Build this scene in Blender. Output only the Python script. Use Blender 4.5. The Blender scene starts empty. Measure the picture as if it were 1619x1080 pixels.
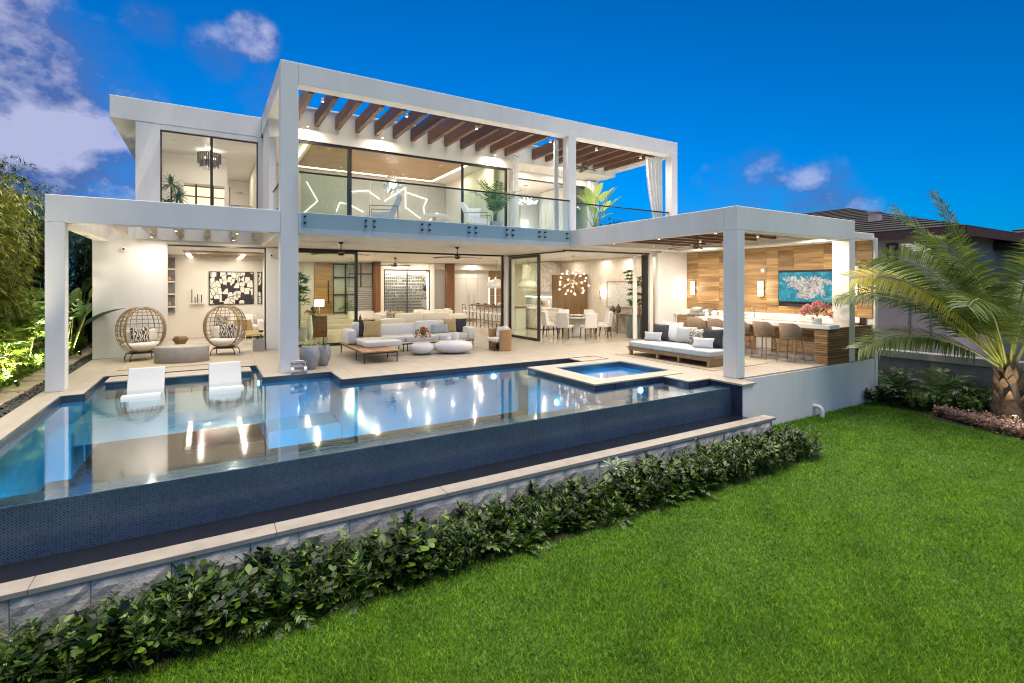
import bpy, math, random
import numpy as np
from mathutils import Vector, Matrix, Euler
R = math.radians
PI = math.pi
sc = bpy.context.scene
col = sc.collection

# ------------------------------------------------------------------ camera
cam_d = bpy.data.cameras.new('camera')
cam = bpy.data.objects.new('camera', cam_d)
col.objects.link(cam)
cam.location = (0, 0, 1.95)
cam.rotation_euler = (R(90), 0, R(-31.03))
cam_d.sensor_width = 36
cam_d.lens = 36 * 797 / 1619
cam_d.shift_y = -89 / 1619
cam_d.clip_start = 0.05
cam_d.clip_end = 2000
sc.camera = cam

# ------------------------------------------------------------------ world: dusk sky with clouds
world = bpy.data.worlds.new('World')
sc.world = world
world.use_nodes = True
wn = world.node_tree.nodes
wl = world.node_tree.links
bg = wn['Background']
sky = wn.new('ShaderNodeTexSky')
sky.sky_type = 'NISHITA'
sky.sun_disc = False
sky.sun_elevation = R(9)
sky.sun_rotation = R(200)
sky.ozone_density = 10
sky.air_density = 1.0
sky.dust_density = 0.0
hs = wn.new('ShaderNodeHueSaturation')
hs.inputs['Hue'].default_value = 0.493
hs.inputs['Saturation'].default_value = 1.18
hs.inputs['Value'].default_value = 1.9
wl.new(sky.outputs[0], hs.inputs['Color'])
tc = wn.new('ShaderNodeTexCoord')


def wmath(op, a, b=None, c=None, clamp=False):
    n = wn.new('ShaderNodeMath')
    n.operation = op
    n.use_clamp = clamp
    for i, v in enumerate((a, b, c)):
        if v is None:
            continue
        if isinstance(v, (int, float)):
            n.inputs[i].default_value = v
        else:
            wl.new(v, n.inputs[i])
    return n.outputs[0]


def wnoise(scale, detail, rough, stretch, off):
    m = wn.new('ShaderNodeMapping')
    m.inputs['Scale'].default_value = stretch
    m.inputs['Location'].default_value = off
    wl.new(tc.outputs['Generated'], m.inputs[0])
    n = wn.new('ShaderNodeTexNoise')
    n.inputs['Scale'].default_value = scale
    n.inputs['Detail'].default_value = detail
    n.inputs['Roughness'].default_value = rough
    wl.new(m.outputs[0], n.inputs['Vector'])
    return n.outputs['Fac']


def cloud_bank(az, el, rad):
    """soft round region of the sky, azimuth east of north and elevation in degrees"""
    d = (math.sin(R(az)) * math.cos(R(el)), math.cos(R(az)) * math.cos(R(el)), math.sin(R(el)))
    n = wn.new('ShaderNodeVectorMath')
    n.operation = 'DOT_PRODUCT'
    nn = wn.new('ShaderNodeVectorMath')
    nn.operation = 'NORMALIZE'
    wl.new(tc.outputs['Generated'], nn.inputs[0])
    wl.new(nn.outputs[0], n.inputs[0])
    n.inputs[1].default_value = d
    mr = wn.new('ShaderNodeMapRange')
    mr.interpolation_type = 'SMOOTHSTEP'
    mr.inputs['From Min'].default_value = math.cos(R(rad))
    mr.inputs['From Max'].default_value = math.cos(R(rad * 0.25))
    wl.new(n.outputs['Value'], mr.inputs['Value'])
    return mr.outputs[0]


n1 = wnoise(5.0, 9, 0.60, (1, 1, 1.35), (0.3, 0.1, 0.4))
n2 = wnoise(15.0, 8, 0.62, (1, 1, 1.3), (2.3, 1.1, 0.7))
banks = None
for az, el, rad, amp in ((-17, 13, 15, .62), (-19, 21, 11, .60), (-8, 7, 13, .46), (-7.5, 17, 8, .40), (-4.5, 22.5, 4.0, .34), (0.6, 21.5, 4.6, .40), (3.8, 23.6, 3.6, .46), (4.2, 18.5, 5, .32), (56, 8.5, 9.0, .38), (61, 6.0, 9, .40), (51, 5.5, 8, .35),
                         (-60, 20, 36, .55), (-110, 20, 40, .55), (120, 14, 32, .46), (170, 25, 42, .55), (-160, 42, 36, .52)):  # this row of banks lies out of view, added for neutral fill light
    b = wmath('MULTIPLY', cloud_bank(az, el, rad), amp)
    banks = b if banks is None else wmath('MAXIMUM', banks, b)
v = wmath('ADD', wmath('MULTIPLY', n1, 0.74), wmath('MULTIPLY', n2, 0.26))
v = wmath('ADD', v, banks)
mk = wn.new('ShaderNodeMapRange')
mk.interpolation_type = 'SMOOTHSTEP'
mk.inputs['From Min'].default_value = 0.74
mk.inputs['From Max'].default_value = 1.10
wl.new(v, mk.inputs['Value'])
mask = wmath('MULTIPLY', mk.outputs[0], 0.92)
ccol = wn.new('ShaderNodeValToRGB')
ccol.color_ramp.elements[0].position = 0.74
ccol.color_ramp.elements[0].color = (.10, .17, .46, 1)
ccol.color_ramp.elements[1].position = 1.0
ccol.color_ramp.elements[1].color = (.56, .58, .84, 1)
n3 = wnoise(5.0, 9, 0.60, (1, 1, 1.35), (0.3, 0.1, 0.46))
wl.new(wmath('ADD', wmath('MULTIPLY', v, .8), wmath('MULTIPLY', wmath('SUBTRACT', n1, n3), 1.6)), ccol.inputs[0])
cs = wn.new('ShaderNodeVectorMath')
cs.operation = 'SCALE'
cs.inputs['Scale'].default_value = 8.6
wl.new(ccol.outputs[0], cs.inputs[0])
mix = wn.new('ShaderNodeMix')
mix.data_type = 'RGBA'
wl.new(mask, mix.inputs[0])
wl.new(hs.outputs[0], mix.inputs[6])
wl.new(cs.outputs[0], mix.inputs[7])
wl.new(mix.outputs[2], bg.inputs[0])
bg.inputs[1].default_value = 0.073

# ------------------------------------------------------------------ twilight glow: one very soft sun lamp
sun_d = bpy.data.lights.new('sun', 'SUN')
sun_d.energy = 5.0
sun_d.angle = R(68)
sun_d.color = (1.0, .90, .76)
sun = bpy.data.objects.new('sun', sun_d)
col.objects.link(sun)
sun.location = (0, 0, 30)
_sd = Vector((-0.14, 0.00, -1.0))
sun.rotation_euler = _sd.to_track_quat('-Z', 'Y').to_euler()

sc.view_settings.view_transform = 'Standard'
sc.view_settings.look = 'None'
sc.view_settings.exposure = 0.5
sc.view_settings.gamma = 1.0
cy = sc.cycles
cy.max_bounces = 6
cy.diffuse_bounces = 3
cy.glossy_bounces = 4
cy.transmission_bounces = 4
cy.transparent_max_bounces = 24
cy.caustics_reflective = False
cy.caustics_refractive = False
cy.sample_clamp_indirect = 6
cy.filter_width = 1.15
cy.use_denoising = True
try:
    cy.denoiser = 'OPENIMAGEDENOISE'
except Exception:
    pass
rnd = random.Random(7)

# ------------------------------------------------------------------ materials
M = {}


def nodes(name):
    m = bpy.data.materials.new(name)
    m.use_nodes = True
    nt = m.node_tree
    return m, nt.nodes, nt.links, nt.nodes['Principled BSDF']


def ramp(n, l, fac, stops):
    r = n.new('ShaderNodeValToRGB')
    while len(r.color_ramp.elements) < len(stops):
        r.color_ramp.elements.new(0.5)
    for e, (p, c) in zip(r.color_ramp.elements, stops):
        e.position = p
        e.color = (*c, 1)
    l.new(fac, r.inputs[0])
    return r.outputs[0]


def coord(n, l, scale=(1, 1, 1), rot=(0, 0, 0), kind='Object'):
    t = n.new('ShaderNodeTexCoord')
    m = n.new('ShaderNodeMapping')
    m.inputs['Scale'].default_value = scale
    m.inputs['Rotation'].default_value = rot
    l.new(t.outputs[kind], m.inputs[0])
    return m.outputs[0]


def noise(n, l, vec, scale, detail=4, rough=.55, dist=0.0):
    t = n.new('ShaderNodeTexNoise')
    t.inputs['Scale'].default_value = scale
    t.inputs['Detail'].default_value = detail
    t.inputs['Roughness'].default_value = rough
    t.inputs['Distortion'].default_value = dist
    l.new(vec, t.inputs['Vector'])
    return t.outputs['Fac']


def bump(n, l, b, h, strength=.3, dist=.01):
    x = n.new('ShaderNodeBump')
    x.inputs['Strength'].default_value = strength
    x.inputs['Distance'].default_value = dist
    l.new(h, x.inputs['Height'])
    l.new(x.outputs[0], b.inputs['Normal'])


def mul(c, k):
    return tuple(min(1, a * k) for a in c)


def pm(name, c, rough=.6, metal=0, var=.12, scale=6, bstr=.0, bscale=60, spec=None, stretch=(1, 1, 1), detail=5, kind='Object'):
    """plain procedural material: colour with a little uneven tone and fine relief"""
    m, n, l, b = nodes(name)
    vec = coord(n, l, stretch, kind=kind)
    f = noise(n, l, vec, scale, detail)
    l.new(ramp(n, l, f, [(.3, mul(c, 1 - var)), (.7, mul(c, 1 + var * .6))]), b.inputs['Base Color'])
    b.inputs['Roughness'].default_value = rough
    b.inputs['Metallic'].default_value = metal
    if spec is not None:
        b.inputs['Specular IOR Level'].default_value = spec
    if bstr:
        bump(n, l, b, noise(n, l, vec, bscale, 3), bstr, .004)
    M[name] = m
    return m


def island(n):
    return n.new('ShaderNodeNewGeometry').outputs['Random Per Island']


def wood(name, dark, light, rough=.45, axis='x', scale=1.0, perisland=True, kind='Object'):
    m, n, l, b = nodes(name)
    st = {'x': (.55, 9, 9), 'y': (9, .55, 9), 'z': (9, 9, .55)}[axis]
    vec = coord(n, l, tuple(s * scale for s in st), kind=kind)
    if perisland:
        oi = n.new('ShaderNodeObjectInfo').outputs['Random']
        a = n.new('ShaderNodeMath'); a.operation = 'ADD'
        l.new(oi, a.inputs[0]); l.new(island(n), a.inputs[1])
        sc_ = n.new('ShaderNodeVectorMath'); sc_.operation = 'ADD'
        mm = n.new('ShaderNodeMath'); mm.operation = 'MULTIPLY'; mm.inputs[1].default_value = 37.0
        l.new(a.outputs[0], mm.inputs[0])
        cx = n.new('ShaderNodeCombineXYZ')
        for i in range(3):
            l.new(mm.outputs[0], cx.inputs[i])
        l.new(vec, sc_.inputs[0]); l.new(cx.outputs[0], sc_.inputs[1])
        vec = sc_.outputs[0]
    f = noise(n, l, vec, 1.6, 6, .62, .8)
    c = ramp(n, l, f, [(.28, dark), (.5, tuple((x + y) / 2 for x, y in zip(dark, light))), (.72, light)])
    if perisland:
        mx = n.new('ShaderNodeMix'); mx.data_type = 'RGBA'; mx.blend_type = 'MULTIPLY'
        mx.inputs[0].default_value = 1
        g = ramp(n, l, mm.outputs[0], [(0, (.50, .47, .45)), (.55, (.85, .84, .83)), (1, (1, 1, 1))])
        fr = n.new('ShaderNodeMath'); fr.operation = 'FRACT'
        l.new(mm.outputs[0], fr.inputs[0])
        l.new(fr.outputs[0], g.node.inputs[0])
        l.new(c, mx.inputs[6]); l.new(g, mx.inputs[7])
        c = mx.outputs[2]
    l.new(c, b.inputs['Base Color'])
    b.inputs['Roughness'].default_value = rough
    bump(n, l, b, f, .12, .003)
    M[name] = m


def leafmat(name, dark, light, rough=.45, trans=.25, tip=None):
    m, n, l, b = nodes(name)
    isl = island(n)
    vec = coord(n, l)
    f = noise(n, l, vec, 3.0, 2)
    a = n.new('ShaderNodeMath'); a.operation = 'MULTIPLY_ADD'
    a.inputs[1].default_value = .7; l.new(isl, a.inputs[0])
    h = n.new('ShaderNodeMath'); h.operation = 'MULTIPLY'; h.inputs[1].default_value = .35
    l.new(f, h.inputs[0]); l.new(h.outputs[0], a.inputs[2])
    st = [(.12, dark), (.6, light)]
    if tip:
        st.append((.97, tip))
    c = ramp(n, l, a.outputs[0], st)
    l.new(c, b.inputs['Base Color'])
    b.inputs['Roughness'].default_value = rough
    tr = n.new('ShaderNodeBsdfTranslucent')
    l.new(c, tr.inputs[0])
    ms = n.new('ShaderNodeMixShader'); ms.inputs[0].default_value = trans
    l.new(b.outputs[0], ms.inputs[1]); l.new(tr.outputs[0], ms.inputs[2])
    l.new(ms.outputs[0], n['Material Output'].inputs[0])
    M[name] = m


def emit(name, c, s):
    m, n, l, b = nodes(name)
    b.inputs['Base Color'].default_value = (*c, 1)
    b.inputs['Emission Color'].default_value = (*c, 1)
    b.inputs['Emission Strength'].default_value = s
    M[name] = m


def glassmat(name, tint, f0=.04, rough=0.0, vary=0.0, power=5.0, scale=3.2):
    """a pane: what passes straight through is tinted, the rest is mirrored by Schlick's Fresnel law"""
    m, n, l, b = nodes(name)
    t = n.new('ShaderNodeBsdfTransparent'); t.inputs[0].default_value = (*tint, 1)
    g = n.new('ShaderNodeBsdfGlossy'); g.inputs['Roughness'].default_value = rough
    lw = n.new('ShaderNodeLayerWeight'); lw.inputs['Blend'].default_value = .5
    pw = n.new('ShaderNodeMath'); pw.operation = 'POWER'; pw.inputs[1].default_value = power
    l.new(lw.outputs['Facing'], pw.inputs[0])
    ma = n.new('ShaderNodeMath'); ma.operation = 'MULTIPLY_ADD'; ma.inputs[1].default_value = 1 - f0; ma.inputs[2].default_value = f0
    l.new(pw.outputs[0], ma.inputs[0])
    ms = n.new('ShaderNodeMixShader')
    l.new(ma.outputs[0], ms.inputs[0]); l.new(t.outputs[0], ms.inputs[1]); l.new(g.outputs[0], ms.inputs[2])
    l.new(ms.outputs[0], n['Material Output'].inputs[0])
    if vary:
        bb = n.new('ShaderNodeBump'); bb.inputs['Strength'].default_value = vary; bb.inputs['Distance'].default_value = .02
        l.new(noise(n, l, coord(n, l, (1, 2.2, 1)), scale, 3), bb.inputs['Height'])
        l.new(bb.outputs[0], g.inputs['Normal'])
    M[name] = m


pm('stucco', (.80, .78, .75), .8, var=.07, scale=1.6, bstr=.35, bscale=140, stretch=(1, 1, .35), detail=8)
pm('plaster', (.80, .76, .69), .7, var=.03, scale=2, bstr=.1, bscale=120)
pm('white_paint', (.82, .80, .76), .45, var=.02)
pm('cabinet_white', (.80, .78, .73), .35, var=.02)
pm('limestone', (.38, .335, .275), .55, var=.13, scale=2.2, bstr=.15, bscale=70, kind='Generated')
pm('coping_stone', (.30, .27, .235), .55, var=.16, scale=5, bstr=.2, bscale=80)
pm('joint', (.33, .30, .26), .9, var=.1)
pm('pebble_black', (.03, .03, .033), .5, var=.4, scale=30)
pm('paver', (.42, .34, .25), .8, var=.25, scale=5, bstr=.5, bscale=40)
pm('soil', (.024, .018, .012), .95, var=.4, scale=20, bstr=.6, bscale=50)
pm('dark_metal', (.045, .042, .04), .42, metal=.6, var=.15)
pm('black', (.02, .02, .022), .5, var=.2)
pm('bronze', (.11, .085, .065), .4, metal=.7, var=.15)
pm('steel', (.55, .54, .52), .28, metal=1.0, var=.06)
pm('brass', (.75, .52, .24), .25, metal=1.0, var=.08)
pm('nickel', (.62, .56, .46), .25, metal=1.0, var=.06)
pm('fabric_white', (.76, .745, .72), .9, var=.05, scale=14, bstr=.35, bscale=260)
pm('fabric_cream', (.72, .67, .58), .9, var=.05, scale=14, bstr=.3, bscale=240)
pm('fabric_grey', (.50, .50, .50), .9, var=.10, scale=30, bstr=.4, bscale=260)
pm('fabric_blue_grey', (.40, .43, .46), .9, var=.25, scale=60, bstr=.4, bscale=260)
pm('fabric_tan', (.50, .36, .17), .9, var=.10, scale=25, bstr=.4, bscale=260)
pm('fabric_charcoal', (.05, .052, .056), .9, var=.6, scale=70, bstr=.4, bscale=260)
pm('leather_white', (.74, .71, .66), .5, var=.04, scale=10, bstr=.15, bscale=200)
pm('curtain', (.80, .775, .72), .9, var=.04, scale=8, bstr=.2, bscale=260)
pm('rug', (.40, .33, .235), .95, var=.18, scale=40, bstr=.6, bscale=220)
pm('rug_shag', (.66, .60, .52), .95, var=.2, scale=30, bstr=.9, bscale=120)
pm('rattan', (.42, .235, .095), .6, var=.35, scale=55, bstr=.9, bscale=110, stretch=(1, 1, 3))
pm('cane', (.33, .215, .095), .55, var=.3, scale=20)
pm('rope', (.34, .245, .165), .85, var=.35, scale=45, bstr=.8, bscale=130)
pm('concrete', (.37, .345, .31), .75, var=.14, scale=4, bstr=.3, bscale=70)
pm('urn_clay', (.33, .335, .35), .75, var=.3, scale=7, bstr=.5, bscale=60)
pm('gloss_white', (.78, .77, .75), .22, var=.02)
pm('resin', (.50, .51, .52), .4, var=.02)
pm('ceramic_dark', (.10, .085, .075), .55, var=.25, scale=20, bstr=.4, bscale=60)
pm('terracotta', (.42, .24, .13), .7, var=.15)
pm('bark', (.16, .115, .08), .9, var=.45, scale=14, bstr=1.0, bscale=26, stretch=(1, 1, .5))
pm('palm_bark', (.17, .11, .07), .9, var=.55, scale=9, bstr=1.0, bscale=20)
pm('stalk', (.16, .20, .05), .5, var=.3, scale=6)
pm('stone_dark', (.20, .19, .18), .8, var=.3, scale=6, bstr=.6, bscale=30)
pm('grey_wall', (.17, .17, .175), .85, var=.2, scale=3, bstr=.3, bscale=40)
pm('neighbour_wall', (.58, .49, .46), .9, var=.06, scale=2, bstr=.3, bscale=90)
pm('neighbour_trim', (.075, .035, .033), .7, var=.2)
pm('roof_tile', (.022, .018, .019), .85, var=.45, scale=12, bstr=.6, bscale=40)
pm('louvre_grey', (.26, .26, .27), .6, var=.1)
pm('hill', (.03, .045, .02), .95, var=.5, scale=3)
pm('dark_tile', (.045, .05, .06), .4, var=.3, scale=30, bstr=.4, bscale=60)
pm('water_dark', (.012, .014, .02), .06, var=.1)
wood('teak', (.30, .155, .055), (.56, .335, .14), axis='y')
wood('teak_x', (.24, .12, .04), (.48, .27, .10), axis='x')
wood('oak', (.30, .19, .095), (.52, .36, .19), axis='y')
wood('oak_z', (.22, .125, .05), (.44, .27, .12), axis='z')
wood('walnut', (.10, .047, .025), (.27, .135, .07), axis='y')
wood('walnut_x', (.10, .047, .025), (.27, .135, .07), axis='x')
wood('panel_wood', (.24, .125, .048), (.74, .47, .20), axis='y', rough=.5, scale=.8)
wood('door_wood', (.42, .22, .05), (.64, .38, .12), axis='x')
wood('fin_wood', (.20, .085, .028), (.36, .17, .06), axis='z')
wood('ceiling_wood', (.30, .19, .10), (.50, .34, .19), axis='x')
wood('pale_rafter', (.50, .42, .33), (.66, .57, .46), axis='y')
wood('drift', (.26, .20, .145), (.50, .42, .33), axis='z')
leafmat('leaf_bright', (.045, .11, .012), (.14, .27, .03), tip=(.34, .42, .06))
leafmat('leaf_mid', (.02, .065, .012), (.065, .16, .022), tip=(.16, .26, .04))
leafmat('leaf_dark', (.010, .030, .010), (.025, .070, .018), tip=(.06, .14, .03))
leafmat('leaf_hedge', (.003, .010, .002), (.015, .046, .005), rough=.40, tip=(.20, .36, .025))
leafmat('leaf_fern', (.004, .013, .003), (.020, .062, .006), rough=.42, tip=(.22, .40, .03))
leafmat('leaf_pale', (.10, .17, .09), (.30, .38, .24), tip=(.6, .62, .5))
leafmat('leaf_lime', (.10, .19, .025), (.30, .42, .09), tip=(.5, .58, .18))
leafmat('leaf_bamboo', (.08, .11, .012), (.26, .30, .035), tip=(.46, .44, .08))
leafmat('leaf_palm', (.035, .070, .014), (.12, .185, .035), rough=.4, tip=(.28, .31, .07))
leafmat('leaf_palm_yellow', (.26, .26, .02), (.50, .46, .04), tip=(.6, .55, .08))
leafmat('leaf_pink', (.16, .09, .06), (.46, .28, .22), tip=(.62, .50, .38))
leafmat('flower_pink', (.42, .12, .12), (.72, .34, .31), tip=(.80, .55, .46))
leafmat('flower_orange', (.28, .07, .02), (.60, .25, .06), tip=(.68, .48, .12))
leafmat('succulent', (.10, .16, .05), (.30, .36, .14), tip=(.50, .52, .25))
leafmat('grass_blade', (.030, .095, .004), (.145, .33, .010), rough=.75, trans=.38, tip=(.40, .56, .03))
def _lawn_patches(m):
    """broad mowing bands and thin patches in the turf colour"""
    n, l = m.node_tree.nodes, m.node_tree.links
    c = [x for x in n if x.type == 'VALTORGB'][0].outputs[0]
    v = coord(n, l, (1, 1, 0), (0, 0, R(58)))
    w = n.new('ShaderNodeTexWave'); w.inputs['Scale'].default_value = .32; w.inputs['Distortion'].default_value = 1.2; w.inputs['Detail'].default_value = 2
    l.new(v, w.inputs['Vector'])
    p = noise(n, l, v, 1.1, 5, .6)
    a = n.new('ShaderNodeMath'); a.operation = 'MULTIPLY_ADD'; a.inputs[1].default_value = .35
    l.new(w.outputs['Fac'], a.inputs[0]); l.new(p, a.inputs[2])
    g = ramp(n, l, a.outputs[0], [(.34, (.66, .71, .60)), (.60, (.94, .96, .88)), (.9, (1.0, 1.0, 1.0))])
    mx = n.new('ShaderNodeMix'); mx.data_type = 'RGBA'; mx.blend_type = 'MULTIPLY'; mx.inputs[0].default_value = 1
    l.new(c, mx.inputs[6]); l.new(g, mx.inputs[7])
    for x in n:
        if x.type in ('BSDF_PRINCIPLED', 'BSDF_TRANSLUCENT'):
            l.new(mx.outputs[2], x.inputs[0])
_lawn_patches(M['grass_blade'])
pm('turf', (.04, .11, .008), .95, var=.35, scale=9, bstr=.5, bscale=60)
emit('lamp_glow', (1, .90, .74), 2.6)
emit('lamp_soft', (1, .92, .80), 2.6)
emit('lamp_shoji', (1, .84, .62), .75)
emit('strip_glow', (1, .90, .74), 3.0)
emit('pool_lamp', (.65, .92, 1), 14)
glassmat('glass_green', (.91, .955, .87), .03)
glassmat('glass_clear', (.97, .98, .96), .025)
glassmat('glass_rail', (.84, .92, .945), .035)
glassmat('glass_wine', (.96, .98, .97), .025)
glassmat('glass_bulb', (.985, .98, .965), .05)
glassmat('water', (.66, .92, .98), .06, .05, .05, 2.1)


def mosaic(name, c0, c1, grout, size, emitless=True):
    m, n, l, b = nodes(name)
    t = n.new('ShaderNodeTexCoord')
    sp = n.new('ShaderNodeSeparateXYZ'); l.new(t.outputs['Object'], sp.inputs[0])
    ad = n.new('ShaderNodeMath'); ad.operation = 'ADD'
    l.new(sp.outputs[0], ad.inputs[0]); l.new(sp.outputs[1], ad.inputs[1])
    cx = n.new('ShaderNodeCombineXYZ'); l.new(ad.outputs[0], cx.inputs[0]); l.new(sp.outputs[2], cx.inputs[1])
    mp = n.new('ShaderNodeMapping'); mp.inputs['Rotation'].default_value = (0, 0, R(45))
    mp.inputs['Scale'].default_value = (1 / size,) * 3
    l.new(cx.outputs[0], mp.inputs[0])
    br = n.new('ShaderNodeTexBrick')
    br.inputs['Scale'].default_value = 1.0
    br.inputs['Mortar Size'].default_value = .075
    br.inputs['Mortar Smooth'].default_value = .15
    br.inputs['Brick Width'].default_value = 1.0
    br.inputs['Row Height'].default_value = .5
    br.inputs['Color1'].default_value = (*c0, 1)
    br.inputs['Color2'].default_value = (*c1, 1)
    br.inputs['Mortar'].default_value = (*grout, 1)
    l.new(mp.outputs[0], br.inputs['Vector'])
    tn = ramp(n, l, noise(n, l, t.outputs['Object'], 1.3, 6, .65), [(.3, (.62, .66, .70)), (.7, (1.0, 1.0, 1.0))])
    mt = n.new('ShaderNodeMix'); mt.data_type = 'RGBA'; mt.blend_type = 'MULTIPLY'; mt.inputs[0].default_value = 1
    l.new(br.outputs['Color'], mt.inputs[6]); l.new(tn, mt.inputs[7])
    l.new(mt.outputs[2], b.inputs['Base Color'])
    b.inputs['Roughness'].default_value = .22
    iv = n.new('ShaderNodeMath'); iv.operation = 'SUBTRACT'; iv.inputs[0].default_value = 1
    l.new(br.outputs['Fac'], iv.inputs[1])
    bump(n, l, b, iv.outputs[0], .6, .003)
    M[name] = m


mosaic('mosaic', (.028, .058, .105), (.056, .102, .165), (.115, .155, .21), .040)
mosaic('mosaic_band', (.012, .022, .045), (.03, .05, .09), (.10, .125, .16), .05)
pm('pool_plaster', (.012, .36, .64), .6, var=.10, scale=2.5)
pm('pool_shelf', (.16, .30, .38), .6, var=.10, scale=2.5)


def flat_pattern(name, builder):
    m, n, l, b = nodes(name)
    builder(n, l, b)
    M[name] = m


def _waves(n, l, b):
    v = coord(n, l, (1, 1, 1))
    w = n.new('ShaderNodeTexWave'); w.inputs['Scale'].default_value = 5.5; w.inputs['Distortion'].default_value = 9
    w.inputs['Detail'].default_value = 1; w.inputs['Detail Scale'].default_value = 2.0
    l.new(v, w.inputs['Vector'])
    l.new(ramp(n, l, w.outputs['Fac'], [(.42, (.055, .045, .04)), (.58, (.60, .54, .46))]), b.inputs['Base Color'])
    b.inputs['Roughness'].default_value = .9


def _spots(n, l, b):
    f = noise(n, l, coord(n, l), 26, 2, .5, 1.5)
    l.new(ramp(n, l, f, [(.47, (.045, .04, .036)), (.53, (.62, .58, .52))]), b.inputs['Base Color'])
    b.inputs['Roughness'].default_value = .9


def _marble(n, l, b):
    v = coord(n, l, (1, 1, 1), (0.5, .2, .6))
    f = noise(n, l, v, 1.1, 9, .62, 2.4)
    w = n.new('ShaderNodeMath'); w.operation = 'SUBTRACT'; w.inputs[1].default_value = .5
    l.new(f, w.inputs[0])
    a = n.new('ShaderNodeMath'); a.operation = 'ABSOLUTE'; l.new(w.outputs[0], a.inputs[0])
    l.new(ramp(n, l, a.outputs[0], [(.0, (.40, .29, .18)), (.007, (.56, .47, .37)), (.022, (.75, .71, .65)), (.12, (.80, .77, .72))]), b.inputs['Base Color'])
    b.inputs['Roughness'].default_value = .15


def _porcelain(n, l, b):
    f = noise(n, l, coord(n, l, kind='Generated'), 7, 6)
    l.new(ramp(n, l, f, [(.3, (.52, .455, .36)), (.7, (.64, .575, .48))]), b.inputs['Base Color'])
    b.inputs['Roughness'].default_value = .12


def _art(n, l, b):
    v = coord(n, l, (1, 1, .7))
    vo = n.new('ShaderNodeTexVoronoi'); vo.distance = 'CHEBYCHEV'; vo.inputs['Scale'].default_value = 6.5
    l.new(v, vo.inputs['Vector'])
    c = ramp(n, l, vo.outputs['Color'], [(.0, (.02, .02, .02)), (.30, (.03, .03, .03)), (.36, (.74, .71, .65)), (.68, (.70, .67, .61)), (.72, (.30, .33, .34)), (.76, (.74, .71, .65))])
    for nd in n:
        if nd.type == 'VALTORGB':
            nd.color_ramp.interpolation = 'CONSTANT'
    vd = n.new('ShaderNodeTexVoronoi'); vd.distance = 'CHEBYCHEV'; vd.feature = 'F2'; vd.inputs['Scale'].default_value = 6.5
    l.new(v, vd.inputs['Vector'])
    df = n.new('ShaderNodeMath'); df.operation = 'SUBTRACT'
    l.new(vd.outputs['Distance'], df.inputs[0]); l.new(vo.outputs['Distance'], df.inputs[1])
    mx = n.new('ShaderNodeMix'); mx.data_type = 'RGBA'
    lt = n.new('ShaderNodeMath'); lt.operation = 'LESS_THAN'; lt.inputs[1].default_value = .06
    l.new(df.outputs[0], lt.inputs[0]); l.new(lt.outputs[0], mx.inputs[0])
    l.new(c, mx.inputs[6]); mx.inputs[7].default_value = (.02, .02, .02, 1)
    l.new(mx.outputs[2], b.inputs['Base Color'])
    b.inputs['Roughness'].default_value = .5


def _paleart(n, l, b):
    f = noise(n, l, coord(n, l, (1, 1, 2.2), (.4, .2, 0)), 2.0, 7, .6, 2.0)
    w = n.new('ShaderNodeMath'); w.operation = 'SUBTRACT'; w.inputs[1].default_value = .52
    l.new(f, w.inputs[0])
    a = n.new('ShaderNodeMath'); a.operation = 'ABSOLUTE'; l.new(w.outputs[0], a.inputs[0])
    l.new(ramp(n, l, a.outputs[0], [(.0, (.25, .24, .22)), (.012, (.66, .63, .58)), (.05, (.74, .71, .66))]), b.inputs['Base Color'])


def _screen(n, l, b):
    v = coord(n, l)
    sea = noise(n, l, v, 7, 8, .65, 1.0)
    sc_ = ramp(n, l, sea, [(.30, (.0, .10, .20)), (.48, (.01, .27, .38)), (.60, (.05, .42, .48)), (.72, (.55, .68, .70))])
    # an island of pale rock across the middle of the picture
    mp = n.new('ShaderNodeMapping'); mp.inputs['Location'].default_value = (0, .12, -.02); mp.inputs['Scale'].default_value = (0, .95, 1.75)
    t = n.new('ShaderNodeTexCoord'); l.new(t.outputs['Object'], mp.inputs[0])
    g = n.new('ShaderNodeVectorMath'); g.operation = 'LENGTH'; l.new(mp.outputs[0], g.inputs[0])
    nz = noise(n, l, v, 2.6, 6, .6, .5)
    s = n.new('ShaderNodeMath'); s.operation = 'MULTIPLY_ADD'; s.inputs[1].default_value = -1.9
    l.new(nz, s.inputs[0]); l.new(g.outputs['Value'], s.inputs[2])
    lt = n.new('ShaderNodeMath'); lt.operation = 'LESS_THAN'; lt.inputs[1].default_value = -.42
    l.new(s.outputs[0], lt.inputs[0])
    rock = ramp(n, l, noise(n, l, v, 16, 8, .75), [(.38, (.10, .085, .07)), (.5, (.55, .50, .44)), (.62, (.85, .82, .76))])
    mx = n.new('ShaderNodeMix'); mx.data_type = 'RGBA'
    l.new(lt.outputs[0], mx.inputs[0]); l.new(sc_, mx.inputs[6]); l.new(rock, mx.inputs[7])
    b.inputs['Base Color'].default_value = (.01, .01, .01, 1)
    l.new(mx.outputs[2], b.inputs['Emission Color'])
    b.inputs['Emission Strength'].default_value = .7
    b.inputs['Roughness'].default_value = .2


def _ripple_panel(n, l, b):
    l.new(ramp(n, l, noise(n, l, coord(n, l, (3, 3, .6)), 6, 3), [(.3, (.62, .55, .46)), (.7, (.74, .67, .57))]), b.inputs['Base Color'])
    b.inputs['Roughness'].default_value = .7


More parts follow.
